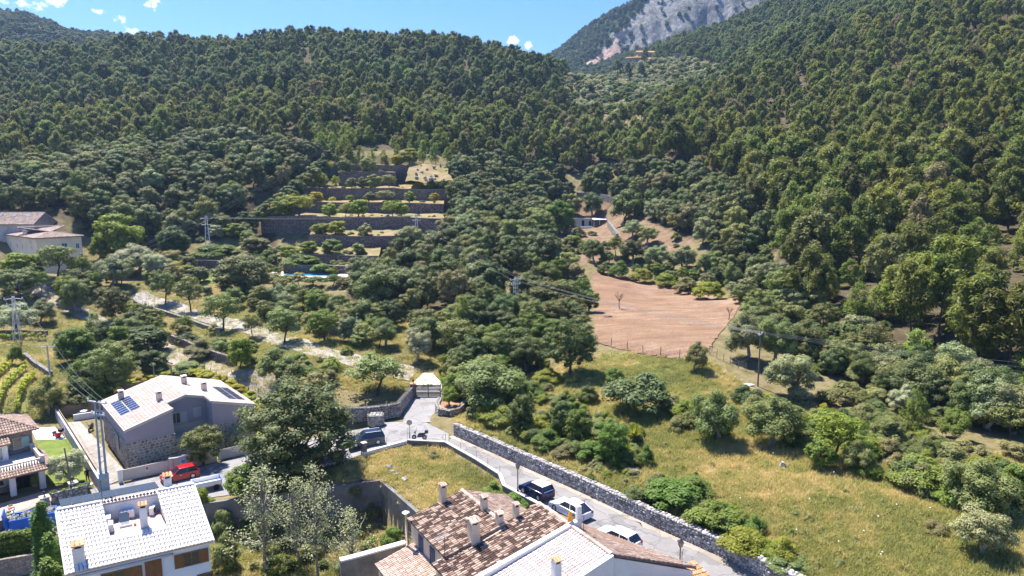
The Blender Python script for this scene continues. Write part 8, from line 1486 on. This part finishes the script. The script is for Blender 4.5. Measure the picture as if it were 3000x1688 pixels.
# fruit trees on the terraces
TT = {0: [(770, 60, 22, 'leaf_green')], 1: [(835, 62, 34, 'leaf_green'), (900, 40, 26, 'olive_green'), (775, 60, 30, 'leaf_bright')], 2: [(845, 66, 34, 'leaf_bright'), (920, 44, 28, 'olive'), (810, 45, 28, 'leaf_green'), (795, 40, 26, 'leaf_bright')],
      3: [(830, 48, 32, 'leaf_bright'), (868, 44, 30, 'leaf_bright'), (902, 62, 40, 'leaf_bright'), (985, 58, 38, 'leaf_bright'), (1010, 46, 34, 'leaf_bright'), (750, 115, 52, 'leaf_bright'), (710, 70, 44, 'leaf_green'), (690, 50, 30, 'leaf_yellow')],
      4: [(765, 36, 20, 'scrub'), (795, 44, 24, 'leaf_yellow'), (835, 22, 14, 'leaf_yellow'), (930, 40, 24, 'olive'), (970, 60, 28, 'olive'), (1030, 34, 26, 'leaf_green'), (1092, 30, 22, 'leaf_yellow'), (880, 26, 18, 'leaf_green')],
      5: [(805, 46, 38, 'leaf_bright'), (845, 32, 30, 'leaf_bright'), (885, 36, 26, 'olive'), (912, 34, 26, 'scrub'), (940, 44, 32, 'olive_green'), (978, 46, 32, 'scrub'), (1050, 24, 16, 'leaf_yellow'), (1085, 28, 18, 'leaf_bright'), (1110, 34, 18, 'leaf_bright')],
      6: [(870, 44, 30, 'olive_green'), (925, 50, 34, 'scrub'), (795, 34, 24, 'leaf_bright'), (825, 34, 24, 'leaf_bright')], 7: [(1000, 42, 24, 'leaf_yellow'), (1030, 56, 38, 'leaf_bright')]}
NM = {'leaf_bright': 'bright green', 'leaf_green': 'leafy green', 'leaf_yellow': 'yellowish', 'scrub': 'brownish', 'olive': 'grey-green', 'olive_green': 'olive-green'}; ORD = ['lowest', 'second', 'third', 'fourth', 'fifth', 'sixth', 'seventh', 'topmost']
for i, L in TT.items():
    ypx, Yd = TERRACES[i][0], TERRACES[i][1]; zt = PY(1100, ypx, Yd)[2]; seen_ = {}
    for x, w, h, mat in L:
        q = PY(x * K, ypx, Yd + 2.6); n = seen_.get(mat, 0); seen_[mat] = n + 1; wd = ['', 'next ', 'third ', 'fourth ', 'fifth ', 'sixth '][n]
        veg('airy' if n % 2 else 'oak' if mat != 'olive' else 'olive', mat, 0, 0, w, h * 1.2, 'fruit_tree', '%s%s fruit tree on the %s terrace, counted from the pool side' % (wd, NM[mat], ORD[i]), 'fruit tree', (q[0], q[1], zt - 0.1))
for k, (x, y) in enumerate([(628,592),(645,572),(662,556),(680,545),(700,532),(722,518),(742,502),(762,486),(782,468),(802,452),(822,436),(640,612)]): veg('oak', ['oak', 'oak_deep', 'olive_green'][k % 3], x - 14, y, 52, 44, 'oak_tree', 'round oak closing in on the left ends of the terrace walls', 'oak tree', None, 'oaks at the terrace ends', sink=1.2)
for k, (x, w, h) in enumerate([(690, 66, 40), (722, 60, 34), (752, 64, 38), (790, 58, 30), (836, 60, 34), (870, 52, 30)]): veg('airy', ['olive_green', 'leaf_green', 'scrub'][k % 3], x, 722, w, h, 'bushy_tree', 'loose shrubby tree in the row screening the pool', 'tree', None, 'trees screening the pool')
_q = np.random.default_rng(3)
for x in (850, 880, 905, 935, 965, 1000, 1030, 1065, 1095, 1125): q = PY(x * K, 474, 276 + _q.uniform(0, 5)); s_ = _q.uniform(5, 9); plant('young_pine', (q[0], q[1], q[2] - 0.6), s_ * 0.85, s_, 'pine_tree', 'feathery young pine right on the top terrace', 'pine tree', None, 'pines on the top terrace')
for x, y in ((655, 640), (672, 652), (690, 662), (660, 668), (680, 640), (645, 655), (700, 640), (668, 680), (690, 690)): veg('bush', ['leaf_green', 'scrub', 'olive_green'][x % 3], x, y, 44, 30, 'terrace_shrub', 'shrub on the brown bank left of the lower terraces', 'shrub', None, 'shrubs on the terrace bank')
for i, (ypx, Yd, xl, xr, hh) in enumerate(TERRACES):
    zt = PY(1100, ypx, Yd)[2]
    for k in range(13):
        q = PY(_q.uniform(xl + 10, xr - 10), ypx, Yd + _q.uniform(1.2, 8)); s_ = _q.uniform(0.7, 1.7); plant('bush', (q[0], q[1], zt - 0.15), s_ * 1.6, s_, 'terrace_shrub', 'low weed or shrub clump on the ' + ORD[i] + ' terrace from below', 'shrub', ['leaf_green', 'scrub', 'olive_green', 'leaf_bright'][_q.integers(0, 4)], 'weeds on the %s terrace' % ORD[i])
TRK = [[tuple(G(*p)[:2]) for p in L] for L in ([(398,862),(520,905),(640,940),(760,975),(860,1005),(940,1036),(1040,1060),(1215,1100)], [(60,830),(170,880),(300,946),(480,1022),(650,1100),(800,1162)])]
# ------------------------------------------------------------------ filler shrubs in the gardens between the named ones
TONE = {'oak': 'grey-green ', 'olive_green': 'olive-green ', 'oak_warm': 'warm green ', 'oak_deep': 'deep green ', 'olive': 'pale grey ', 'scrub': 'dull brownish ', 'leaf_green': 'fresh green ', 'leaf_bright': 'yellow-green ', 'scrub_brown': 'dry brown ', 'grey_bush': 'dry grey ', 'young_pine': 'pine-green '}
def fillers():
    r = np.random.default_rng(31); E = {True: [], False: []}; zones = [
        (kp([(0,750),(110,735),(330,800),(420,770),(560,840),(700,870),(820,900),(860,960),(700,965),(560,930),(430,880),(240,800),(100,780)]), 46, (1.0, 2.6), ['scrub', 'olive_green', 'leaf_green', 'oak'], 'low garden shrub between the two tracks', 'shrubs between the tracks'),
        (kp([(200,690),(400,640),(520,690),(680,740),(850,750),(860,830),(700,800),(520,760),(400,760),(240,730)]), 46, (1.2, 3.0), ['olive_green', 'scrub', 'olive', 'leaf_green'], 'scattered shrub among the almond and olive trees', 'shrubs among the almond trees'),
        (kp([(1110,900),(1240,830),(1330,870),(1400,930),(1320,960),(1180,1040),(1120,1000)]), 26, (1.0, 2.6), ['leaf_green', 'oak_deep', 'olive_green'], 'leafy shrub under the trees above the planter', 'shrubs above the planter'),
        (kp([(1650,1080),(1990,1120),(2150,1200),(2330,1250),(2575,1330),(2575,1200),(2380,1130),(2200,1050),(2050,1010),(1850,1000),(1700,1060)]), 95, (1.6, 3.6), ['leaf_green', 'olive_green', 'scrub', 'leaf_bright', 'oak_deep'], 'dense shrub filling the hedgerow at the meadow edge', 'hedgerow filler shrubs'),
        (kp([(1850,770),(2010,760),(2130,860),(2260,950),(2450,1000),(2575,1020),(2575,1090),(2300,1060),(2150,1000),(2000,930),(1880,860)]), 70, (1.5, 3.6), ['oak_deep', 'olive_green', 'oak', 'scrub', 'young_pine'], 'dark shrub at the foot of the pine slope', 'shrubs at the slope foot'),
        (kp([(1200,1075),(1420,1180),(1640,1285),(1900,1410),(2020,1440),(1900,1350),(1700,1230),(1500,1130),(1330,1060)]), 60, (0.5, 1.3), ['leaf_green', 'scrub', 'olive_green', 'leaf_bright'], 'small weed clump along the crest of the road wall', 'weeds along the road wall'),
        (kp([(545,1290),(700,1260),(930,1250),(950,1340),(900,1449),(560,1449)]), 40, (0.7, 1.9), ['leaf_green', 'scrub', 'olive_green'], 'wild shrub in the garden below the street', 'shrubs in the lower garden'),
        (kp([(1380,660),(1500,640),(1640,690),(1850,760),(1900,720),(1800,650),(1700,600),(1640,660),(1450,560),(1400,540)]), 60, (1.4, 3.2), ['olive', 'olive_green', 'leaf_green'], 'small olive shrub around the red soil clearing', 'shrubs around the clearing'),
        (kp([(690,740),(900,700),(930,720),(860,740),(740,770)]), 14, (1.0, 2.2), ['olive_green', 'leaf_green'], 'shrub in front of the pool deck', 'shrubs in front of the pool'),
        (kp([(1860,760),(2000,740),(2130,850),(2260,930),(2450,985),(2575,1000),(2575,1110),(2330,1050),(2180,990),(2010,920),(1900,840)]), 80, (3.6, 7.0), ['oak_deep', 'olive_green', 'oak', 'oak_warm', 'olive'], 'bushy tree in the thicket at the foot of the pine slope', 'trees at the slope foot'),
        (kp([(1250,820),(1330,720),(1400,700),(1470,720),(1490,800),(1490,860),(1400,880),(1300,870)]), 40, (3.6, 7.0), ['oak_deep', 'olive_green', 'oak', 'oak_warm', 'leaf_green'], 'bushy tree left of the ploughed field', 'trees left of the field'),
        (kp([(120,720),(250,680),(420,680),(700,760),(850,780),(1000,860),(900,900),(700,850),(520,800),(380,760),(250,790)]), 85, (3.2, 5.8), ['olive_green', 'olive', 'scrub', 'leaf_green', 'oak_warm'], 'small tree in the orchard above the farm drive', 'orchard trees above the drive'),
        (kp([(0,760),(180,800),(330,850),(480,910),(640,960),(800,1000),(780,960),(560,880),(400,820),(200,760)]), 60, (2.8, 5.0), ['olive_green', 'leaf_green', 'oak', 'scrub'], 'small tree between the farm drive and the dirt track', 'trees between the tracks'),
        (kp([(160,880),(330,870),(420,900),(400,960),(300,980),(200,1010),(150,960)]), 26, (2.6, 5.0), ['olive_green', 'leaf_green', 'oak', 'oak_deep'], 'bushy tree in the hollow behind the stone house', 'trees behind the stone house'),
        (kp([(1500,640),(1640,660),(1830,700),(1930,640),(1990,740),(1900,780),(1840,760),(1640,700),(1500,690)]), 34, (2.8, 5.0), ['olive', 'olive_green', 'oak', 'oak_deep'], 'round tree behind the hedge of the ploughed field', 'trees behind the field hedge'),
        (kp([(1100,930),(1220,850),(1330,880),(1390,930),(1300,990),(1200,1030),(1130,990)]), 34, (3.0, 5.6), ['oak_deep', 'olive_green', 'leaf_green', 'oak'], 'bushy tree between the planter and the biggest oak', 'trees above the planter')]
    zones.append((kp([(1150,1045),(1240,990),(1340,965),(1480,1010),(1600,1080),(1650,1150),(1620,1185),(1480,1165),(1300,1100)]), 75, (1.3, 3.0), ['leaf_green', 'leaf_bright', 'oak_deep', 'olive_green'], 'green shrub in the thick mass behind the upper road wall', 'shrubs behind the upper road wall'))
    zones.append((kp([(1640,1200),(1760,1250),(1900,1330),(1990,1420),(1960,1450),(1800,1360),(1640,1270)]), 40, (1.0, 2.2), ['leaf_green', 'leaf_bright', 'olive_green'], 'bramble clump in the thicket behind the lower road wall', 'brambles behind the lower road wall'))
    zones.append((kp([(880,800),(1000,820),(1150,815),(1250,780),(1320,800),(1230,880),(1100,880),(1010,860),(900,850)]), 40, (3.4, 6.4), ['oak', 'oak_deep', 'olive_green', 'oak_warm'], 'dark round tree along the lower edge of the oak grove', 'trees below the oak grove'))
    zones.append((kp([(1500,900),(1700,900),(1800,1120),(2100,1220),(2575,1360),(2575,1440),(2000,1440),(1700,1230),(1450,1100),(1400,960)]), 110, (0.35, 0.8), ['leaf_green', 'scrub', 'olive_green', 'scrub_brown', 'grey_bush'], 'low weed clump standing in the meadow grass', 'weed clumps in the meadow'))
    for Z, n, (a, b), mats, lab, grp in zones:
        xs, ys = [p[0] for p in Z], [p[1] for p in Z]; k = 0
        while k < n:
            px, py = r.uniform(min(xs), max(xs)), r.uniform(min(ys), max(ys))
            if not inpoly(np.array(px), np.array(py), Z): continue
            k += 1; g = G(px, py); s = r.uniform(a, b)
            if inpoly(np.array(g[0]), np.array(g[1]), STREET) or inpoly(np.array(g[0]), np.array(g[1]), GARD) or min(float(pdist(np.array(g[0]), np.array(g[1]), L, False)) for L in TRK) < 3.0 + 0.4 * s: continue
            tr = 'tree' in lab; E[tr].append((-s / g[1], (['oak', 'big_oak', 'olive', 'airy'] if tr else ['bush', 'bush_fine'])[r.integers(0, 4 if tr else 2)], (g[0], g[1], g[2] - 0.12), s * (1.1 if tr else 1.35), s * r.uniform(0.8, 1.15), lab, mats[r.integers(0, len(mats))], grp))
    for tr, L in E.items():
        L.sort(key=lambda e: e[0])
        for _, kd, p, w, h, lab, mt, grp in L[:300]: lab = ('big ' if w > 5 else 'waist-high ' if h < 1 else '') + TONE.get(mt, '') + lab; plant(kd, p, w, h, 'bushy_tree' if tr else 'low_shrub', lab, 'tree' if tr else 'shrub', mt, grp)
        L = L[300:]; n = len(L); P = np.array([e[2] for e in L]); S = np.array([(e[3], e[3], e[4]) for e in L]); rt = np.stack([np.zeros(n), np.zeros(n), r.uniform(0, 6.28, n)], 1)
        if tr: mass('small_trees', 'further small trees closing the gaps of the gardens', [('oak', 'oak_deep'), ('olive', 'olive_green'), ('airy', 'leaf_green')], P, r.integers(0, 15, n), rt, S)
        else: mass('low_weeds', 'further weeds and small shrubs of the meadow and gardens', [('bush', 'leaf_green'), ('bush_fine', 'scrub'), ('bush_fine', 'olive_green')], P, r.integers(0, 15, n), rt, S)
fillers()
# ------------------------------------------------------------------ grass and small stones
def tuft(r, n, H, spread, blade):
    a = r.uniform(0, 6.28, n); q = spread * np.sqrt(r.random(n)); base = np.stack([q * np.cos(a), q * np.sin(a), np.zeros(n)], 1); D = np.stack([r.normal(0, 0.75, n), r.normal(0, 0.75, n), np.ones(n)], 1); L = H * r.uniform(0.5, 1.2, n); D /= np.linalg.norm(D, axis=1)[:, None]
    V, Fq = quads(base + D * L[:, None] * 0.45, D, unit(n, r) * 0.5 + np.array([0, 0, 1.0]), L, np.full(n, blade)); return mesh_mixed('tuft', [V], [Fq], 'grass')
TUFTS = [(None, tuft(np.random.default_rng(70 + k), 46, 0.5, 0.55, 0.05)) for k in range(4)] + [(None, tuft(np.random.default_rng(80 + k), 30, 0.85, 0.4, 0.045)) for k in range(2)]
def grass():
    r = np.random.default_rng(12); P = []
    def fill(n, poly=None, box=None, world=None, d0=1.0):
        if world is not None: X = r.uniform(min(p[0] for p in world), max(p[0] for p in world), n); Y = r.uniform(min(p[1] for p in world), max(p[1] for p in world), n); k = inpoly(X, Y, world)
        else:
            Y = np.exp(r.uniform(math.log(box[2]), math.log(box[3]), n)); X = r.uniform(-1, 1, n) * 0.8 * Y; Z = hz(X, Y); px, py = proj(X, Y, Z); k = inpoly(px, py, poly)
        X, Y = X[k], Y[k]; ok = ~inpoly(X, Y, STREET) & (pdist(X, Y, STREET) > 0.7); fx = ~inpoly(X, Y, list(map(tuple, FT)) + list(map(tuple, FB[::-1]))); ok &= fx; X, Y = X[ok], Y[ok]; P.append(np.stack([X, Y, hz(X, Y) - 0.03], 1))
    fill(90000, MEADOW, (0, 0, 42, 125)); fill(5200, world=PLOT); fill(7000, world=LOWG)
    fill(60000, kp([(-60,760),(120,740),(420,700),(700,740),(860,760),(1240,800),(1330,860),(1120,1000),(860,980),(640,1000),(440,900),(330,960),(180,1060),(100,1060),(-60,1000)]), (0, 0, 95, 210)); fill(26000, kp([(1640,1010),(1760,890),(1900,990),(2050,1020),(2380,1110),(2575,1150),(2575,1350),(2100,1250),(1640,1120)]), (0, 0, 60, 130))
    P = np.concatenate(P); n = len(P); s = r.uniform(0.55, 1.25, n); print('grass', n)
    mass('grass', 'rough dry and green grass of the meadow, plot and gardens', [(TUFTS, 'grass')], P, np.where(r.random(n) < 0.8, r.integers(0, 4, n), r.integers(4, 6, n)), np.stack([np.zeros(n), np.zeros(n), r.uniform(0, 6.28, n)], 1), np.stack([s, s, s * r.uniform(0.5, 1.2, n)], 1))
    fl = MB()
    for k in range(60):
        px, py = r.uniform(1750, 2990), r.uniform(1200, 1680)
        if not inpoly(np.array(px), np.array(py), MEADOW): continue
        g = G(px, py); a = r.uniform(0, 6.28); fl.add([g + np.array([0.065 * math.cos(a + j * 1.047), 0.065 * math.sin(a + j * 1.047), 0.75]) for j in range(6)], [(0, 1, 2, 3, 4, 5)])
    o = fl.build('meadow_flowers', 'white_paint', None, 'stuff'); o['label'] = 'white flower heads dotted over the meadow'
grass()
for lab, px, py, s, mt in (('single grey boulder standing in the meadow', 2292, 1370, (0.35, 0.35, 0.5), 'rock'), ('pale flat rock in the lower meadow', 2512, 1492, (0.9, 0.5, 0.12), 'rock'), ('pale bare rock by the foot of the wooden pole', 2190, 1128, (0.9, 0.6, 0.12), 'rock'), ('white limestone block on the edge of the plot', 1186, 1410, (0.4, 0.35, 0.4), 'rock'), ('grey stone beside the limestone block', 1163, 1395, (0.45, 0.35, 0.3), 'rock_dark'), ('brownish stone at the top of the plot wall', 1140, 1372, (0.5, 0.4, 0.3), 'rock_dark'), ('small stone near the plot wall corner', 1150, 1384, (0.35, 0.3, 0.22), 'rock_dark'), ('pale earth heap beside the house by the track', 733, 1166, (1.6, 1.1, 0.6), 'rock'), ('pale boulder below the brown-topped shrub', 2425, 1162, (0.7, 0.4, 0.4), 'rock'), ('heap of branches lying in the ploughed field', 1782, 930, (0.9, 0.6, 0.3), 'umber')):
    g = G(px, py); o = MB().blob((g[0], g[1], g[2] + s[2] * 0.3), s, int(px), 0.22, 2).build('rock' if 'heap' not in lab else 'heap', mt); tag(o, lab, 'rock' if 'heap' not in lab else 'heap')
# ------------------------------------------------------------------ air
def haze():
    m, nt, out = newmat('haze'); v = nd(nt, 'ShaderNodeVolumePrincipled', i_Density=0.00011); v.inputs['Color'].default_value = (0.42, 0.67, 1.0, 1); v.inputs['Anisotropy'].default_value = 0.25; lk(nt, v.outputs[0], out.inputs['Volume'])
    o = MB().box((50, 850, 250), (8200, 2400, 560)).build('haze', 'haze', None, 'stuff'); o['label'] = 'thin blue haze of the valley air'
haze()
